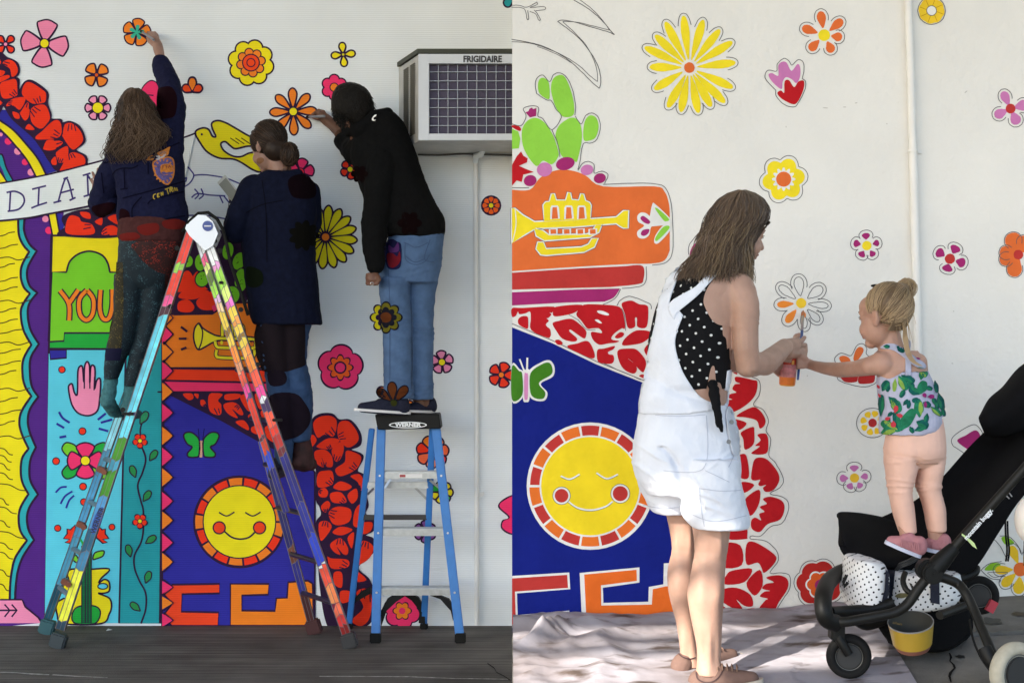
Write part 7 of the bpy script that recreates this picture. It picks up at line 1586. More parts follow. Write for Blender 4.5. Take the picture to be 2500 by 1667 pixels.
# hair with top knot
hairT = [mat('hair_dark_blond', (.19, .125, .070, 1), rough=.42, spec=.45), mat('hair_light_blond', (.40, .285, .16, 1), rough=.42, spec=.45)]
b = Blob(); Rl = TR; cc = TL(0, -.028, .036)
b.ball(cc, (.078 * .92, .088 * .92, .086 * .92), Rl); b.ball(TL(0, -.052, .002), (.056 * .92, .046 * .92, .056 * .92), Rl)
def cut_face(co): return np.zeros(len(co))
bun = P(2213, 704, dT - .01)
b.ball(bun, .025); b.cap(TL(.0, -.07, .09), bun, .026, .020)
b.build('hair', hairT[0], to, .0045, 4, .003, (34, 34, 34))
tgt = TR.transposed() @ (P(2196, 716, dT - .01) - Vector(cc)); rg0 = random.Random(9); st_ = [(.05, .95, .35), (.4, .8, .2), (-.5, .75, .25), (-.75, .5, .1), (-.85, .25, -.15), (-.8, -.1, -.5), (-.6, -.5, -.65), (-.2, -.8, -.6), (.3, -.8, -.5), (.7, -.3, -.4), (.8, .3, .1), (-.3, .85, .4)]
rad_ = (.074, .085, .083)
strands('hair_locks', sphere_locks(cc, TR, rad_, st_, tgt, 620, 4, 1.015, 10, .14), hairT[0], to, .0015, 4)
strands('hair_locks', sphere_locks(cc, TR, rad_, st_, tgt, 420, 6, 1.03, 10, .16), hairT[1], to, .0012, 4)
strands('hair_locks', [cs([TL(sx * .055, -.05, -.062 + .01 * rg0.random()), TL(sx * .05 + .004 * rg0.random(), -.085, -.01), TL(sx * .035, -.100, .04), P(2199, 716, dT - .03)]) for sx in [rg0.uniform(-1, 1) for _ in range(170)]], hairT[0], to, .0015, 4)
loops = []
rg = random.Random(5)
for i in range(130):
    a, e, r_ = rg.uniform(0, 6.28), rg.uniform(-1, 1), rg.uniform(.020, .040); ax = Vector((math.cos(a), math.sin(a), e)).normalized(); u = ax.orthogonal().normalized(); v_ = ax.cross(u); k0 = rg.uniform(0, 6.28)
    loops.append([bun + (u * math.cos(k0 + t * .45) + v_ * math.sin(k0 + t * .45)) * r_ for t in range(9)])
for i in range(26):
    x0, y0 = rg.uniform(2185, 2215), rg.uniform(715, 728); x1, y1 = x0 + rg.uniform(-4, 34), rg.uniform(770, 850); loops.append(cs([P(x0, y0, dT - .075), P(x0 + (x1 - x0) * .45 + rg.uniform(-5, 5), (y0 + y1) / 2, dT - .095), P(x1, y1, dT - .055)]))
for i in range(9): loops.append(cs([P(2205 + i, 800, dT - .06), P(2208 + i * 1.5, 850, dT - .08), P(2222 + i * 1.5, 880, dT - .09), P(2245 + i, 893, dT - .095)]))
strands('stray_hair', loops, hairT[1], to, .0014, 4)
mb = MB(); mb.ball(TL(-.02, .01, .118), (.02, .008, .006)); mb.build('hair_clip', rub, to, True)
# pink fringed shoes
pkm = mat('suede_pink', (.42, .19, .21, 1), rough=.88, var=.06, vscale=40, bump=.12, bscale=260); psol = mat('sole_lilac', (.52, .54, .66, 1), rough=.6)
for h_, t_, d0, d1 in (((2246, 1362), (2160, 1326), dT - .07, dT - .05), ((2306, 1352), (2248, 1340), dT + .01, dT + .03)):
    so = shoe(h_, t_, 0, d0, d1, par=to, um=pkm, sm=psol, hgt=.045, wid=.030, laces=False)
    mb = MB(); A, B = P(*h_, d0), P(*t_, d1); dv = B - A
    for k in range(9):
        c0 = A + dv * (.12 + .06 * k) + Vector((0, -.034, .050 - .0014 * k)); mb.box(c0 + Vector((0, -.002, -.012)), (.0052, .004, .026), Matrix.Rotation(.1 * (k % 3 - 1), 3, 'Y'))
    mb.build('fringe', pkm, so)
# ------------------------------------------------------------------ woman reaching up on the folding ladder
dA = 7.22
g1 = thing('person', 'long-haired woman in a navy emblem jacket, reaching up to trace a small flower', 'person', P(300, 1010, dA), 'people working on the mural')
b = Blob()
H1L, H1R = head(b, P(338, 276, dA), (.18, .97, .15), (0, -.12, 1), 1.02)
b.limb([(342, 310, dA, 26), (345, 345, dA, 32)])
b.sil([(345, 300, 410, .07), (380, 275, 432, .10), (440, 282, 442, .11), (500, 292, 448, .11), (560, 296, 446, .12), (620, 300, 440, .13), (680, 305, 425, .11)], dA, .1)
b.limb([(412, 360, dA, 26), (418, 290, dA + .05, 24), (414, 225, dA + .14, 19), (396, 160, dA + .28, 13.5), (391, 138, dA + .31, 11.5), (386, 118, dA + .34, 13)])
b.limb([(285, 395, dA, 26), (258, 460, dA + .04, 22), (246, 498, dA + .12, 18), (238, 468, dA + .30, 13), (236, 450, dA + .38, 11)])
b.limb([(330, 660, dA, 40), (316, 740, dA, 32), (290, 835, dA + .02, 26), (280, 890, dA + .03, 18), (272, 930, dA + .03, 13)])
b.limb([(400, 660, dA + .02, 40), (380, 750, dA + .03, 30), (350, 850, dA + .05, 26), (330, 910, dA + .06, 18), (320, 965, dA + .07, 13)])
# feet on the rung, heel towards us
b.limb([(272, 930, dA + .03, 13), (262, 975, dA + .02, 14), (276, 1000, dA + .10, 12)])
b.limb([(320, 965, dA + .07, 13), (312, 990, dA + .06, 14), (322, 1004, dA + .14, 12)])
# hand with pen
b.cap(P(385, 112, dA + .34), P(378, 98, dA + .365), .027, .025)
for pts, r in (([P(372, 96, dA + .36), P(364, 84, dA + .39), P(358, 86, dA + .43)], [.0105, .009, .0075]), ([P(376, 92, dA + .37), P(368, 80, dA + .41), P(361, 80, dA + .44)], [.0105, .009, .0075]), ([P(382, 92, dA + .38), P(378, 80, dA + .42), P(370, 80, dA + .44)], [.010, .0085, .0075]), ([P(386, 96, dA + .38), P(384, 86, dA + .42), P(377, 84, dA + .43)], [.0095, .008, .007]), ([P(372, 108, dA + .34), P(364, 102, dA + .36), P(360, 93, dA + .40)], [.012, .010, .008])): b.chain(pts, r)
# splayed hand on the wall
for pts in ([P(236, 448, 7.62), P(230, 432, 7.66), P(226, 421, 7.665)], [P(238, 446, 7.62), P(238, 428, 7.66), P(239, 412, 7.665)], [P(240, 446, 7.62), P(243, 424, 7.66), P(245, 408, 7.665)], [P(242, 448, 7.62), P(248, 428, 7.66), P(252, 416, 7.665)], [P(234, 454, 7.62), P(226, 446, 7.66), P(222, 438, 7.665)]): b.chain(pts, [.011, .009, .0075])
b.cap(P(236, 466, 7.56), P(238, 448, 7.63), .026, .027)
b1 = b.build('body', skA, g1, .005, 4)
face_bits(g1, H1L, H1R, 1.02, browB, lipm)
jk = mat('corduroy_navy', (.0095, .011, .036, 1), rough=.9, var=.2, vscale=60, bump=.3, bscale=220, spec=.08)
b = Blob()
b.sil([(330, 318, 395, .07), (352, 296, 428, .10), (385, 266, 444, .125), (430, 282, 447, .13), (480, 290, 448, .13), (510, 290, 456, .13), (530, 290, 456, .13), (548, 294, 452, .125), (556, 298, 420, .12)], dA, .1)
b.limb([(412, 365, dA, 34), (420, 310, dA + .03, 29), (424, 265, dA + .08, 28), (412, 205, dA + .18, 25), (396, 166, dA + .26, 22)])
b.limb([(392, 157, dA + .275, 21), (396, 170, dA + .25, 22)])
b.limb([(290, 390, dA, 32), (266, 440, dA + .03, 32), (250, 490, dA + .09, 30), (244, 500, dA + .14, 27), (240, 475, dA + .30, 18)])
b.limb([(244, 505, dA + .1, 24), (275, 500, dA + .06, 18)])
jko = b.build('jacket', jk, g1, .005, 4, .010, (9, 9, 10), 3)
bj = bvh_of(jko)
ora, blu_, wh_ = mat('emblem_orange', (.50, .17, .02, 1), rough=.8, var=.3, vscale=90), mat('emblem_violet', (.09, .07, .22, 1), rough=.8, var=.3, vscale=90), mat('emblem_white', (.42, .40, .42, 1), rough=.8)
Z2 = fr(200, 320, 5.6)
em = drape(cat(Z2((960, 450), (1000, 400), (1060, 375), (1180, 350), (1250, 390), (1265, 500), (1255, 620), (1200, 720), (1150, 738), (1080, 690), (1000, 600)), True, 4), bj, .003, 'emblem', ora, g1, 4)
drape(cat(Z2((985, 455), (1015, 415), (1070, 392), (1180, 370), (1232, 405), (1245, 500), (1235, 615), (1190, 700), (1152, 716), (1090, 672), (1018, 590)), True, 4), bj, .0036, 'emblem_band', blu_, em, 4)
for i in range(16):
    a = 2 * math.pi * i / 16; c = Z2((1118 + 122 * math.cos(a), 545 + 150 * math.sin(a)))[0]; drape(ell(*c, 2.0, 3.4, math.degrees(a) + 90, 8), bj, .0044, 'emblem_stitch', ora, em, 3)
drape(cat(Z2((1075, 480), (1130, 450), (1210, 455), (1240, 500), (1225, 560), (1170, 600), (1110, 600), (1070, 560)), True, 4), bj, .0042, 'emblem_center', ora, em, 4)
for s_ in ([(1100, 475), (1105, 520)], [(1100, 477), (1128, 473)], [(1103, 498), (1124, 495)], [(1145, 470), (1150, 516)], [(1145, 472), (1172, 468)], [(1148, 492), (1168, 489)], [(1192, 465), (1180, 512)], [(1192, 465), (1216, 506)], [(1185, 495), (1208, 491)]): seam(Z2(*s_), 'emblem_letter', 1.5, mat('emblem_red', (.16, .015, .02, 1), rough=.8), bj, em, .005)
for q, m_ in ((Z2((1030, 300), (1110, 265), (1200, 220), (1190, 270), (1175, 330), (1120, 350), (1050, 335)), ora), (Z2((1055, 300), (1110, 280), (1165, 262), (1150, 300), (1100, 330)), mat('emblem_grey', (.16, .13, .14, 1), rough=.8)), (Z2((1010, 345), (1060, 330), (1075, 355), (1130, 320), (1160, 330), (1100, 370), (1050, 372)), wh_), (Z2((880, 400), (930, 345), (975, 335), (940, 370), (985, 380), (950, 405)), ora), (Z2((1010, 380), (1070, 372), (1060, 395), (1020, 398)), wh_), (Z2((1130, 590), (1160, 570), (1250, 560), (1215, 585)), blu_), (Z2((1085, 575), (1120, 560), (1160, 585), (1120, 600)), blu_), (Z2((1110, 100), (1150, 112), (1162, 140), (1130, 130), (1112, 155)), ora)): drape(cat(q, True, 3), bj, .0046, 'emblem_eagle', m_, em, 3)
gold = mat('lettering_gold', (.42, .30, .03, 1), rough=.8)
for s_ in ([(1010, 862), (980, 880), (980, 920), (1000, 930)], [(1030, 860), (1034, 910)], [(1030, 862), (1060, 852)], [(1033, 884), (1054, 880)], [(1034, 908), (1062, 900)], [(1085, 890), (1080, 840), (1108, 880), (1104, 832)], [(1135, 800), (1190, 778)], [(1160, 792), (1180, 865)], [(1205, 840), (1200, 775), (1232, 775), (1228, 805), (1206, 812)], [(1218, 810), (1240, 835)], [(1250, 828), (1262, 775), (1280, 820)], [(1290, 775), (1296, 812), (1306, 808)]): seam(Z2(*s_), 'lettering', 2.2, gold, bj, g1, .004)
dkl = mat('projected_line_navy', (.004, .004, .014, 1), rough=.95)  # dark lines of the projected mural painted onto the jacket
for s_ in ([(300, 440), (600, 375), (1000, 300), (1330, 160)], [(420, 600), (470, 540), (560, 510), (690, 510), (770, 470)], [(580, 520), (590, 790)], [(530, 800), (630, 785)], [(905, 440), (908, 590)], [(270, 570), (300, 850)], [(560, 920), (900, 830), (1390, 690)], [(900, 1000), (960, 940), (1100, 900), (1390, 830)], [(690, 1180), (690, 1060), (760, 960), (820, 900)], [(500, 1270), (800, 1255), (1410, 1160)]): seam(Z2(*s_), 'projected_line', 3.4, dkl, bj, g1, .003)
mrn = mat('projected_maroon_dark', (.010, .002, .004, 1), rough=.95)  # projected mural colour painted on the jacket as dark patches
drape(cat([(384, 225), (400, 213), (420, 215), (432, 240), (428, 280), (410, 290), (385, 285)], True, 4), bj, .0035, 'projected_patch', mrn, g1, 5)
drape(cat([(225, 505), (260, 495), (282, 498), (272, 518), (250, 532), (232, 522)], True, 4), bj, .0035, 'projected_patch', mrn, g1, 5)
drape(cat([(295, 510), (312, 515), (318, 530), (312, 550), (296, 552), (292, 530)], True, 4), bj, .0035, 'projected_patch', mrn, g1, 5)
# leggings with glitter, shirt hem; projected colour painted on as bands and patches
def glitter(name, base, spark, thr=.80, sc=260):
    m = mat(name, base, rough=.8); nt = m.node_tree; b_ = nt.nodes['Principled BSDF']; geo = nt.nodes.new('ShaderNodeNewGeometry')
    n = nt.nodes.new('ShaderNodeTexVoronoi'); n.inputs['Scale'].default_value = sc; nt.links.new(geo.outputs['Position'], n.inputs['Vector'])
    n2 = nt.nodes.new('ShaderNodeTexNoise'); n2.inputs['Scale'].default_value = 24; n2.inputs['Detail'].default_value = 3; nt.links.new(geo.outputs['Position'], n2.inputs['Vector'])
    sp = nt.nodes.new('ShaderNodeSeparateColor'); nt.links.new(n.outputs['Color'], sp.inputs[0]); ad = nt.nodes.new('ShaderNodeMath'); ad.operation = 'ADD'; nt.links.new(sp.outputs[0], ad.inputs[0])
    sb = nt.nodes.new('ShaderNodeMath'); sb.operation = 'MULTIPLY_ADD'; sb.inputs[1].default_value = .9; sb.inputs[2].default_value = -.45; nt.links.new(n2.outputs[0], sb.inputs[0]); nt.links.new(sb.outputs[0], ad.inputs[1])
    mr = nt.nodes.new('ShaderNodeMapRange'); mr.inputs[1].default_value = thr; mr.inputs[2].default_value = thr + .25; nt.links.new(ad.outputs[0], mr.inputs[0])
    mx = nt.nodes.new('ShaderNodeMix'); mx.data_type = 'RGBA'; mx.inputs[6].default_value = base; mx.inputs[7].default_value = spark; nt.links.new(mr.outputs[0], mx.inputs[0]); nt.links.new(mx.outputs[2], b_.inputs['Base Color']); return m
gl = glitter('glitter_teal', (.004, .014, .022, 1), (.05, .13, .16, 1), .86)
b = Blob()
b.sil([(560, 292, 452, .13), (600, 293, 450, .145), (640, 290, 440, .13), (680, 296, 420, .10), (705, 306, 400, .06)], dA, .1)
b.sil([(670, 283, 356, .11), (720, 281, 350, .10), (780, 280, 340, .085), (820, 270, 330, .08), (850, 262, 318, .078), (890, 257, 300, .062), (915, 256, 290, .05), (924, 258, 286, .046)], dA + .01, .08)
b.sil([(670, 350, 428, .11), (715, 345, 408, .10), (760, 342, 400, .085), (820, 334, 385, .08), (860, 320, 372, .078), (900, 311, 356, .062), (935, 305, 342, .05), (942, 306, 338, .046)], dA + .04, .08)
leg1 = b.build('leggings', gl, g1, .005, 4, .004, (10, 10, 16), 2)
blg = bvh_of(leg1)
drape([(284, 640), (300, 640), (302, 720), (300, 800), (296, 850), (264, 850), (268, 800), (281, 750), (282, 690)], blg, .003, 'projected_glitter_band', glitter('projected_glitter_olive', (.016, .013, .003, 1), (.20, .15, .02, 1), .84), g1, 6)
drape(cat([(322, 598), (360, 580), (410, 570), (446, 590), (440, 640), (425, 670), (400, 668), (370, 655), (345, 632), (330, 612)], True, 4), blg, .003, 'projected_glitter_band', glitter('projected_glitter_red', (.022, .003, .003, 1), (.34, .02, .008, 1), .80), g1, 6)
drape([(402, 672), (436, 650), (424, 690), (408, 720), (402, 730)], blg, .003, 'projected_glitter_band', glitter('projected_glitter_red', (.022, .003, .003, 1), (.34, .02, .008, 1), .80), g1, 6)
drape([(257, 850), (297, 850), (293, 880), (258, 880)], blg, .003, 'projected_glitter_band', mat('projected_band_navy', (.008, .008, .03, 1), rough=.85), g1, 6)
b = Blob(); b.sil([(535, 293, 454, .135), (560, 291, 456, .15), (580, 292, 455, .155), (592, 300, 452, .15)], dA, .1); shh = b.build('shirt_hem', mat('shirt_maroon', (.055, .018, .018, 1), rough=.9, var=.2, vscale=40), g1, .005, 3, .006, (10, 10, 20))
bsh = bvh_of(shh)
for q in ([(338, 552), (382, 545), (387, 565), (360, 575), (340, 568)], [(398, 540), (445, 535), (450, 555), (425, 560), (402, 556)], [(295, 572), (330, 568), (342, 580), (310, 590), (296, 586)]): drape(cat(q, True, 4), bsh, .003, 'projected_red_patch', mat('projected_shirt_red', (.13, .010, .008, 1), rough=.9), g1, 5)
sok = mat('sock_teal', (.055, .16, .175, 1), rough=.9, var=.25, vscale=60, bump=.3, bscale=120)
b = Blob(); b.limb([(272, 915, dA + .03, 16), (268, 950, dA + .02, 16), (262, 978, dA + .01, 17), (278, 1004, dA + .1, 14), (296, 1008, dA + .16, 11)]); b.build('sock', sok, g1, .005, 3, .006, (14, 14, 30))
b = Blob(); b.limb([(322, 938, dA + .06, 16), (316, 975, dA + .05, 15), (311, 995, dA + .04, 16), (322, 1008, dA + .14, 14), (334, 1010, dA + .18, 11)]); b.build('sock', sok, g1, .005, 3, .006, (14, 14, 30))
# long wavy hair
hA = [mat('hair_dark_a', (.014, .0075, .004, 1), rough=.5, spec=.25), mat('hair_dark_b', (.065, .034, .017, 1), rough=.45, spec=.35), mat('hair_dark_c', (.14, .085, .048, 1), rough=.4, spec=.5)]
rowsA = [(216, 318, 338), (224, 306, 350), (236, 299, 360), (255, 292, 372), (280, 287, 380), (305, 284, 392), (325, 276, 410), (350, 264, 408), (378, 258, 396), (392, 262, 380)]
b = Blob(); b.sil([(r[0] + 3, r[1] + 5, r[2] - 6, t) for r, t in zip(rowsA, (.04, .08, .10, .12, .12, .12, .12, .11, .08, .05))], dA - .01, .1); b.build('hair', hA[0], g1, .006, 4, .008, (24, 24, 8))
strands('hair_locks', curtain(rowsA, dA - .01, .13, 700, 6, 8, (.45, 1.03), 7, 24, 3), hA[0], g1, .0024, 4)
strands('hair_locks', curtain(rowsA, dA - .015, .14, 420, 9, 9, (.5, 1.06), 10, 26, 5), hA[1], g1, .0021, 4)
strands('hair_locks', curtain(rowsA, dA - .02, .145, 190, 8, 8, (.6, 1.04), 10, 24, 7, start=(.2, .7)), hA[2], g1, .0016, 4)
def pen(nm, a, c, label, body_m):
    t = thing(nm, label, 'marker', a, 'marker pens held to the wall'); d_ = (c - a).normalized()
    mb = MB(); mb.tube([a + d_ * .018, c], [.0062, .0065], 10); mb.build('barrel', body_m, t, angle=50)
    mb = MB(); mb.tube([a, a + d_ * .006, a + d_ * .02], [.0015, .003, .005], 8); mb.build('tip', rub, t, True)
    mb = MB(); mb.tube([a + d_ * .012, a + d_ * .04], .0072, 10); mb.build('grip', rub, t, True)
grym = mat('pen_grey', (.20, .22, .26, 1), rough=.35)
tuck(b1, [jko, leg1, shh])
pen('marker_pen', P(343, 76, DL - .006), P(375, 98, 7.50), 'grey marker pen touching the orange and teal flower at the top', grym)

# ------------------------------------------------------------------ woman with the phone on the folding ladder
dB_ = 7.34
g2 = thing('person', 'woman with a low bun in a dark navy coat, looking at her phone', 'person', P(720, 1140, dB_), 'people working on the mural')
b = Blob()
H2L, H2R = head(b, P(655, 358, dB_), (-.72, .66, -.32), (-.14, .1, 1), 1.0)
b.limb([(672, 392, dB_, 24), (686, 420, dB_, 28), (690, 440, dB_, 32)])
b.sil([(425, 640, 740, .08), (460, 610, 765, .11), (560, 600, 765, .12), (660, 610, 765, .12), (760, 640, 760, .10), (780, 660, 740, .08)], dB_, .1)
b.limb([(620, 460, dB_, 26), (585, 540, dB_ - .02, 22), (568, 560, dB_ + .04, 20), (574, 510, dB_ + .12, 14), (572, 492, dB_ + .15, 11)])
b.cap(P(571, 488, dB_ + .15), P(568, 474, dB_ + .16), .027, .028)
for k in range(4): b.chain([P(562 + k * 2, 476 + k * 4, dB_ + .13), P(554 + k * 4, 470 + k * 5, dB_ + .12), P(552 + k * 4, 464 + k * 5, dB_ + .15)], [.010, .0085, .0075])
b.chain([P(578, 482, dB_ + .13), P(586, 472, dB_ + .11), P(588, 464, dB_ + .13)], [.011, .009, .0075])
b.limb([(726, 800, dB_ + .02, 28), (722, 880, dB_ + .02, 24), (730, 960, dB_ + .03, 24), (735, 1060, dB_ + .04, 20), (735, 1120, dB_ + .04, 16)])
b.limb([(672, 800, dB_, 30), (680, 900, dB_, 26), (690, 1000, dB_, 22), (690, 1110, dB_, 18)])
b2_ = b.build('body', skA, g2, .005, 4)
face_bits(g2, H2L, H2R, 1.0, browB, lipm)
ct = mat('coat_navy', (.005, .007, .020, 1), rough=.92, var=.2, vscale=40, bump=.5, bscale=18, spec=.08)
b = Blob()
b.sil([(421, 648, 735, .085), (440, 618, 757, .11), (465, 602, 771, .13), (520, 596, 772, .14), (580, 592, 768, .14), (640, 596, 769, .145), (700, 602, 775, .15), (760, 610, 782, .155), (786, 618, 784, .155), (791, 624, 783, .15)], dB_, .1)
b.limb([(618, 462, dB_ - .02, 34), (590, 520, dB_ - .06, 32), (575, 565, dB_ - .05, 28), (570, 550, dB_ + .03, 22), (574, 515, dB_ + .10, 18)])
b.limb([(755, 470, dB_, 26), (758, 540, dB_ + .06, 26), (740, 600, dB_ + .12, 22)])
b.limb([(655, 428, dB_ - .05, 10), (690, 432, dB_ - .09, 11), (728, 424, dB_ - .06, 10)])
cto = b.build('coat', ct, g2, .005, 4, .009, (7, 7, 6), 5)
b = Blob(); b.limb([(574, 512, dB_ + .105, 17), (573, 497, dB_ + .14, 15.5)]); cu_ = b.build('cuff', mat('cuff_dark', (.012, .014, .022, 1), rough=.9), g2, .004, 3)
bcu = bvh_of(cu_)
for y in (496, 503, 510): drape([(560, y + 2), (572, y - 2), (588, y + 2), (588, y + 5), (572, y + 1.4), (560, y + 5.4)], bcu, .003, 'cuff_stripe', mat('stripe_white', (.55, .56, .6, 1), rough=.8), g2, 4)
bct = bvh_of(cto)
blk2 = mat('coat_seam_dark', (.003, .003, .006, 1), rough=.95)
drape(cat([(704, 440), (735, 425), (762, 440), (772, 465), (765, 482), (740, 486), (712, 478)], True, 4), bct, .003, 'projected_dark', mat('projected_maroon', (.004, .0015, .003, 1), rough=.95), g2, 6)  # projected mural falling on the coat, painted as dark patches
for pts in ([(640, 440), (650, 520), (652, 640)], [(600, 520), (640, 500), (690, 490)]): seam(pts, 'coat_seam', 2, blk2, bct, g2, .003)
drape(lobed(742, 575, 9, 38, .3, 0, 1, 60), bct, .003, 'projected_dark', mat('projected_black', (.004, .004, .003, 1), rough=.95), g2, 6)
drape(cat([(602, 655), (618, 652), (640, 665), (642, 690), (625, 702), (604, 695)], True, 4), bct, .003, 'projected_dark', mat('projected_green', (.004, .007, .003, 1), rough=.95), g2, 6)
jn2 = mat('denim_dark', (.032, .066, .15, 1), rough=.9, var=.2, vscale=18, bump=.5, bscale=26)
b = Blob()
b.sil([(770, 690, 762, .12), (800, 690, 755, .115), (840, 690, 747, .11), (885, 690, 746, .105), (920, 698, 753, .10), (960, 700, 760, .095), (1010, 704, 761, .09), (1050, 706, 758, .085), (1075, 708, 757, .085)], dB_ + .02, .1)
b.sil([(770, 635, 705, .12), (840, 640, 705, .11), (920, 650, 710, .10), (1000, 664, 716, .09), (1080, 672, 716, .085), (1130, 676, 712, .08)], dB_ - .02, .1)
jno = b.build('jeans', jn2, g2, .005, 4, .009, (10, 10, 16), 4)
bjn = bvh_of(jno)
drape(cat([(628, 782), (735, 782), (744, 795), (744, 870), (736, 896), (640, 905)], True, 3), bjn, .003, 'projected_panel', mat('projected_brown', (.014, .010, .013, 1), rough=.95), g2, 7)  # projected panel on the jeans painted as dark tone
drape(cat([(655, 905), (690, 905), (700, 925), (690, 940), (660, 940)], True, 3), bjn, .003, 'projected_panel', mat('projected_wine', (.012, .008, .014, 1), rough=.95), g2, 6)
drape(cat([(660, 965), (720, 960), (745, 985), (757, 1010), (755, 1035), (735, 1060), (712, 1070), (680, 1072), (665, 1020)], True, 4), bjn, .003, 'projected_panel', mat('projected_wine', (.012, .008, .014, 1), rough=.95), g2, 6)
rsh = mat('shoe_dark_red', (.035, .010, .010, 1), rough=.7, var=.5, vscale=25); bsh_ = mat('shoe_navy', (.012, .012, .035, 1), rough=.6)
b = Blob(); b.limb([(735, 1070, dB_ + .03, 22), (738, 1105, dB_ + .02, 26), (742, 1128, dB_ + .02, 24)]); b.limb([(728, 1128, dB_, 20), (758, 1132, dB_ + .1, 16)]); so2 = b.build('shoe', rsh, g2, .005, 3, .004)
b = Blob(); b.limb([(690, 1120, dB_ - .04, 18), (672, 1140, dB_ - .08, 17), (668, 1158, dB_ - .10, 14), (690, 1150, dB_ - .02, 15)]); b.build('shoe', bsh_, g2, .005, 3)
hB = [mat('hair_bun_a', (.020, .011, .007, 1), rough=.5, spec=.25), mat('hair_bun_b', (.050, .027, .015, 1), rough=.45, spec=.3)]
b = Blob(); c2 = H2L(0, -.018, .034); b.ball(c2, (.084, .102, .094), H2R); b.ball(H2L(0, -.05, -.03), (.068, .06, .07), H2R); bn = P(707, 377, dB_ - .07); b.ball(bn, (.045, .047, .058)); b.build('hair', hB[0], g2, .005, 4, .003, (30, 30, 30))
tg = H2R.transposed() @ (bn - Vector(c2)); ss = [(0, .9, .5), (.6, .6, .4), (-.6, .6, .4), (.85, .1, .1), (.8, -.2, -.4), (-.85, .1, .1), (0, .3, .95), (.4, 0, .9), (-.4, 0, .9), (.4, -.6, -.7), (.1, -.7, -.7), (.7, .5, -.1)]
strands('hair_locks', sphere_locks(c2, H2R, (.086, .104, .096), ss, tg, 300, 3, 1.0), hB[0], g2, .0030, 4)
strands('hair_locks', sphere_locks(c2, H2R, (.086, .104, .096), ss, tg, 110, 5, 1.0), hB[1], g2, .0026, 4)
lp = []
for i in range(110):
    a, e, r_ = rg.uniform(0, 6.28), rg.uniform(-.6, .6), rg.uniform(.93, 1.05); ax = Vector((math.cos(a), math.sin(a), e)).normalized(); u = ax.orthogonal().normalized(); v_ = ax.cross(u); k0 = rg.uniform(0, 6.28)
    lp.append([bn + Vector(((u * math.cos(k0 + t * .4) + v_ * math.sin(k0 + t * .4)).x * .047, (u * math.cos(k0 + t * .4) + v_ * math.sin(k0 + t * .4)).y * .049, (u * math.cos(k0 + t * .4) + v_ * math.sin(k0 + t * .4)).z * .060)) * r_ for t in range(8)])
strands('hair_bun_locks', lp[:70], hB[0], g2, .0032, 4); strands('hair_bun_locks', lp[70:], hB[1], g2, .0028, 4)
bfc = bvh_of(b2_); drape(cat([(628, 388), (640, 385), (645, 392), (636, 400), (628, 397)], True, 3), bfc, .003, 'cheek_light', mat('cheek_light_tone', (.20, .09, .04, 1), rough=.6), g2, 3)  # light on the cheek painted as a draped patch
tuck(b2_, [cto, jno])
ph = thing('phone', 'white-backed phone held in the hand of the woman with the bun', 'phone', P(566, 466, dB_ + .12))
Rp = Matrix.Rotation(math.radians(-38), 3, 'Y') @ Matrix.Rotation(math.radians(-28), 3, 'Z')
mb = MB(); mb.box(P(560, 462, dB_ + .02), (.068, .008, .138), Rp, bev=.003); mb.build('phone_body', mat('phone_white', (.46, .47, .45, 1), rough=.3), ph, angle=40)
mb = MB(); mb.box(P(560, 462, dB_ + .02) + Rp @ Vector((0, -.0052, 0)), (.058, .002, .108), Rp); mb.build('phone_screen', mat('phone_screen', (.22, .23, .21, 1), rough=.15), ph)

# ------------------------------------------------------------------ man on the stepladder
dM = 7.38
ma = thing('person', 'man in black jacket and blue jeans, leaning left on the blue stepladder', 'person', P(975, 1008, dM), 'people working on the mural')
b = Blob()
H3L, H3R = head(b, P(858, 262, dM), (-.62, .74, -.22), (-.22, .0, 1), 1.06)
b.limb([(880, 300, dM, 32), (905, 330, dM, 38)])
b.sil([(310, 870, 990, .09), (400, 870, 1030, .12), (500, 905, 1070, .12), (580, 955, 1085, .12), (615, 960, 1066, .10)], dM, .1)
b.limb([(900, 345, dM - .02, 34), (868, 375, dM + .06, 28), (852, 360, dM + .16, 22), (830, 322, dM + .22, 16), (812, 305, dM + .24, 14), (796, 292, dM + .26, 14)])
b.limb([(925, 430, dM - .12, 36), (912, 540, dM - .14, 30), (912, 640, dM - .14, 21), (910, 665, dM - .14, 18)])
b.limb([(972, 640, dM, 34), (972, 780, dM - .02, 30), (972, 960, dM - .03, 22), (975, 985, dM - .03, 20)])
b.limb([(1036, 640, dM + .05, 32), (1028, 780, dM + .05, 28), (1028, 960, dM + .06, 22), (1028, 985, dM + .06, 20)])
b.cap(P(800, 296, dM + .25), P(786, 284, dM + .255), .030, .028)
for pts, r in (([P(782, 276, dM + .24), P(772, 274, dM + .26), P(762, 280, dM + .29)], [.012, .010, .0085]), ([P(790, 274, dM + .26), P(778, 270, dM + .29), P(766, 277, dM + .30)], [.012, .010, .0085]), ([P(778, 290, dM + .24), P(768, 288, dM + .25), P(760, 284, dM + .28)], [.0125, .0105, .0085]), ([P(790, 278, dM + .28), P(780, 276, dM + .31), P(772, 282, dM + .31)], [.011, .0095, .008]), ([P(794, 284, dM + .28), P(784, 284, dM + .31), P(778, 290, dM + .30)], [.010, .009, .0075])): b.chain(pts, r)
b.cap(P(910, 662, dM - .14), P(909, 680, dM - .15), .034, .036)
for k in range(4): b.chain([P(898 + k * 8, 684, dM - .17), P(897 + k * 8, 694 - abs(k - 1.5), dM - .19), P(899 + k * 7.6, 692, dM - .16)], [.0115, .0105, .009])
b.chain([P(920, 672, dM - .16), P(926, 682, dM - .19), P(920, 692, dM - .19)], [.013, .011, .009])
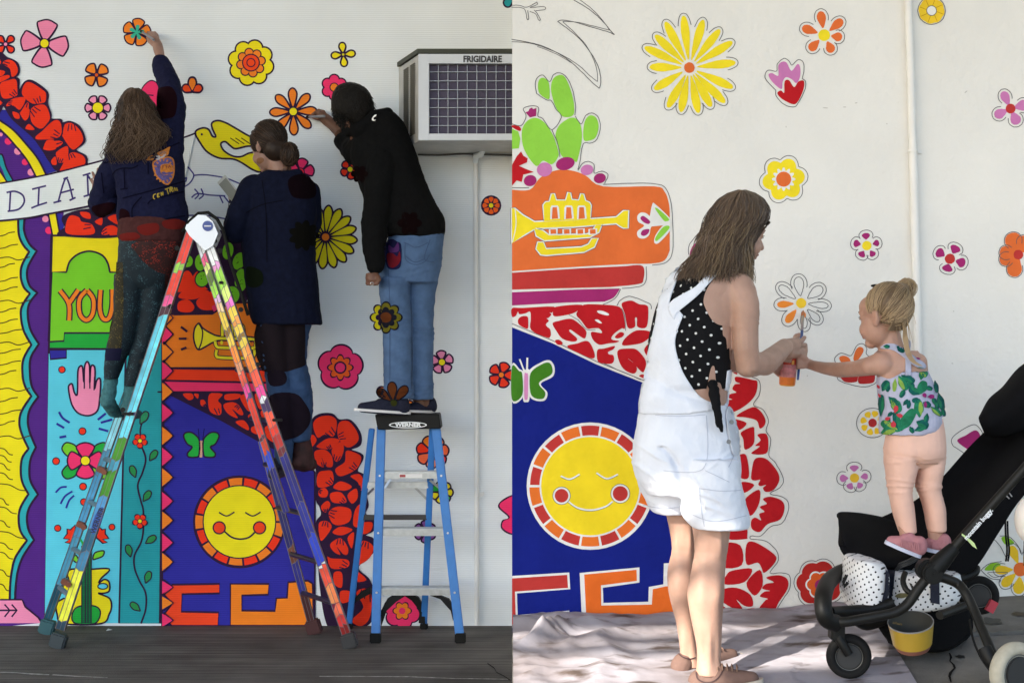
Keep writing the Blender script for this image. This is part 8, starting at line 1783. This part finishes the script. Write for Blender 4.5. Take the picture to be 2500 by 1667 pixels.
b.ball(P(847, 309, dM - .075), (.018, .014, .030)); b.cap(P(846, 300, dM - .085), P(843, 318, dM - .08), .007, .006); b.ball(P(852, 322, dM - .04), .045)
b3 = b.build('body', skM, ma, .005, 4)
face_bits(ma, H3L, H3R, 1.06, mat('brow_black', (.01, .008, .007, 1), rough=.7), mat('lip_brown', (.12, .05, .04, 1), rough=.4))
mb = MB(); mb.torus(P(908, 693, dM - .197), (0, 1, .2), .0075, .0022, 16, 6); mb.build('ring', mat('ring_silver', (.6, .6, .6, 1), rough=.2, metal=.9), ma, True)
jm = mat('jacket_black', (.0045, .0048, .0053, 1), rough=.9, var=.2, vscale=50, bump=.5, bscale=18, spec=.08)
b = Blob()
b.sil([(278, 908, 962, .07), (300, 880, 985, .10), (340, 862, 1002, .125), (380, 856, 1016, .135), (420, 868, 1030, .14), (470, 885, 1050, .145), (520, 900, 1076, .15), (545, 908, 1086, .15), (570, 925, 1084, .145), (578, 950, 1072, .14)], dM, .1)
b.limb([(905, 345, dM - .03, 42), (872, 372, dM + .05, 33), (855, 362, dM + .14, 27), (838, 344, dM + .19, 21)])
b.limb([(935, 400, dM - .08, 40), (925, 460, dM - .12, 36), (914, 550, dM - .14, 31), (914, 610, dM - .14, 27), (916, 648, dM - .14, 21)])
b.limb([(850, 318, dM - .03, 14), (880, 318, dM - .08, 18), (915, 290, dM - .07, 18), (945, 278, dM - .03, 14)])
jko3 = b.build('jacket', jm, ma, .005, 4, .009, (7, 7, 8), 8)
bj3 = bvh_of(jko3)
drape(cat([(908, 290), (914, 282), (919, 281), (917, 285), (912, 288), (913, 293), (917, 292), (915, 295), (909, 295)], True, 3), bj3, .004, 'logo_print', mat('logo_white', (.85, .85, .85, 1), rough=.4), ma, 3)
for pts in ([(930, 330), (960, 420), (985, 520), (1000, 575)], [(880, 345), (905, 335), (940, 320)], [(925, 470), (935, 540), (938, 600)]): seam(pts, 'jacket_seam', 1.6, mat('seam_black', (.003, .003, .0035, 1), rough=.9), bj3, ma, .003)
for c, r in (((878, 425), 22), ((1000, 545), 30)): drape(lobed(*c, 6, r, .3, 0, 1, 36), bj3, .003, 'projected_dark', mat('projected_dark_red', (.004, .0012, .0015, 1), rough=.95), ma, 5)  # projected flowers on the jacket painted as dark shapes
jn = mat('denim_blue', (.070, .125, .24, 1), rough=.9, var=.16, vscale=18, bump=.5, bscale=26)
b = Blob()
b.sil([(545, 955, 1086, .12), (575, 950, 1084, .135), (610, 940, 1080, .14), (650, 928, 1076, .135), (690, 926, 1068, .12)], dM + .01, .1)
b.sil([(680, 925, 1000, .10), (730, 928, 1000, .095), (780, 934, 1006, .085), (850, 936, 1006, .08), (920, 938, 1006, .078), (955, 938, 1008, .08), (972, 942, 1008, .078)], dM - .04, .09)
b.sil([(680, 990, 1070, .10), (730, 986, 1062, .095), (780, 986, 1058, .085), (850, 988, 1058, .08), (920, 990, 1056, .078), (955, 996, 1058, .08), (974, 998, 1058, .076)], dM + .05, .09)
def jn_fold(co):
    px = 1250 + co[:, 0] * F / co[:, 1]; py = 833.5 - (co[:, 2] - CZ) * F / co[:, 1]; h = np.zeros(len(co))
    for y, sl_, a, x0 in ((775, .05, .006, 960), (788, -.10, .006, 975), (800, .08, .005, 1030), (812, .1, .005, 1040), (826, .05, .004, 1035), (925, .25, .005, 980), (940, -.1, .006, 1030), (952, -.12, .006, 1000), (965, -.15, .005, 1000), (640, -.35, .004, 1050), (660, -.3, .004, 1040)):
        h += a * np.exp(-((py - y - sl_ * (px - x0)) / 3.5) ** 2) * np.exp(-((px - x0) / 45.) ** 2)
    return h
jno3 = b.build('jeans', jn, ma, .005, 3, .0045, (9, 9, 12), 7, jn_fold)
bjn3 = bvh_of(jno3)
jst = mat('denim_stitch', (.05, .085, .17, 1), rough=.9)
for pts in ([(986, 592), (1000, 598), (1012, 604), (1030, 600), (1044, 592)], [(990, 592), (990, 632), (1012, 646), (1036, 640), (1048, 622)], [(990, 625), (1012, 640), (1036, 632)], [(1050, 585), (1036, 632), (1060, 640)], [(948, 640), (952, 760), (952, 880), (952, 950)], [(1004, 690), (1004, 780), (1006, 880), (1004, 950)]): seam(pts, 'jeans_seam', 1.8, jst, bjn3, ma, .0025)
tuck(b3, [jko3, jno3])
fl_y, fl_d, fl_o = mat('projected_yellow', (.11, .10, .008, 1), rough=.9), mat('projected_ink', (.010, .010, .016, 1), rough=.95), mat('projected_rust', (.085, .022, .005, 1), rough=.9)  # colours of projected flowers painted on the jeans and shoes
bm3 = bvh_of(jno3, jko3)
def clip_x(q, x0): return [(max(x, x0), y) for x, y in q]
drape(clip_x(lobed(943, 775, 8, 40, .25, 0, .8, 64), 928), bm3, .003, 'projected_flower', fl_d, ma, 5); drape(clip_x(lobed(943, 775, 8, 36, .27, 0, .8, 64), 930), bm3, .0042, 'projected_flower', fl_y, ma, 5); drape(clip_x(lobed(943, 775, 8, 26, .25, 0, .8, 48), 930), bm3, .0054, 'projected_flower', fl_d, ma, 4); drape(clip_x(ell(943, 775, 13), 931), bm3, .0066, 'projected_flower', fl_o, ma, 4)
drape(cat([(938, 600), (955, 584), (970, 590), (980, 600), (978, 650), (958, 658), (944, 648)], True, 4), bm3, .003, 'projected_tulip', mat('projected_navy', (.012, .012, .05, 1), rough=.95), ma, 5)
drape(cat([(945, 622), (958, 618), (970, 626), (976, 614), (978, 636), (965, 652), (950, 650)], True, 4), bm3, .0042, 'projected_tulip', mat('projected_crimson', (.13, .006, .014, 1), rough=.9), ma, 4)
drape(cat([(950, 598), (962, 606), (972, 592), (974, 612), (960, 617), (950, 614)], True, 4), bm3, .0042, 'projected_tulip', mat('projected_violet', (.07, .02, .11, 1), rough=.9), ma, 4)
cv = mat('canvas_navy', (.016, .018, .036, 1), rough=.85, var=.15, vscale=60); wsole = mat('sole_white', (.62, .62, .64, 1), rough=.5)
s1 = shoe((1058, 1008), (990, 1006), 0, dM + .12, dM - .02, par=ma, um=cv, sm=wsole, hgt=.05, wid=.040, laces=False)
s2 = shoe((1000, 1011), (866, 1002), 0, dM - .05, dM - .14, par=ma, um=cv, sm=wsole, hgt=.055, wid=.042, laces=False)
bs_ = bvh_of(s1, s2, jno3)
c = (961, 984)
for k, a in enumerate((-140, -95, -52)): q = petal(*c, a, 8, 52, 11, .6); drape(offset(q, 1.5), bs_, .003, 'projected_daisy', fl_d, ma, 5); drape(offset(q, -1.5), bs_, .0045, 'projected_daisy', fl_o if k < 4 else mat('projected_orange', (.28, .07, .01, 1), rough=.9), ma, 4)  # projected daisy painted across shoes and hems
drape(ell(*c, 8), bs_, .006, 'projected_daisy', mat('projected_green2', (.03, .035, .005, 1), rough=.9), ma, 4)
hM = mat('hair_black', (.006, .005, .0045, 1), rough=.6, spec=.15, bump=.6, bscale=140)
b = Blob(); b.sil([(206, 838, 872, .05), (216, 822, 892, .085), (235, 812, 906, .11), (260, 810, 911, .118), (280, 815, 914, .115), (296, 838, 905, .10), (316, 866, 895, .07)], dM - .005, .1); b.build('hair', hM, ma, .005, 3, .004, (40, 40, 40))
sp_ = []
for i in range(1100):
    a = rg.uniform(0, 6.28); u = rg.uniform(-.9, 1); c0 = P(861, 262, dM); v_ = Vector((math.cos(a) * math.sqrt(1 - u * u), -abs(math.sin(a)) * math.sqrt(1 - u * u), u)); p = c0 + Vector((v_.x * .105, v_.y * .118, v_.z * .118)); t = Vector((rg.uniform(-.2, .9), rg.uniform(-.3, .3), -1)) * .020; sp_.append([p - v_ * .006, p + t * .5 + v_ * .004, p + t + v_ * rg.uniform(.001, .006)])
strands('hair_tufts', sp_, mat('hair_black_soft', (.006, .005, .0045, 1), rough=.55, spec=.16), ma, .0019, 4)
pen('marker_pen', P(747, 286, DL - .006), P(792, 284, 7.52), 'grey marker pen pointed at the orange daisy by the man', grym)
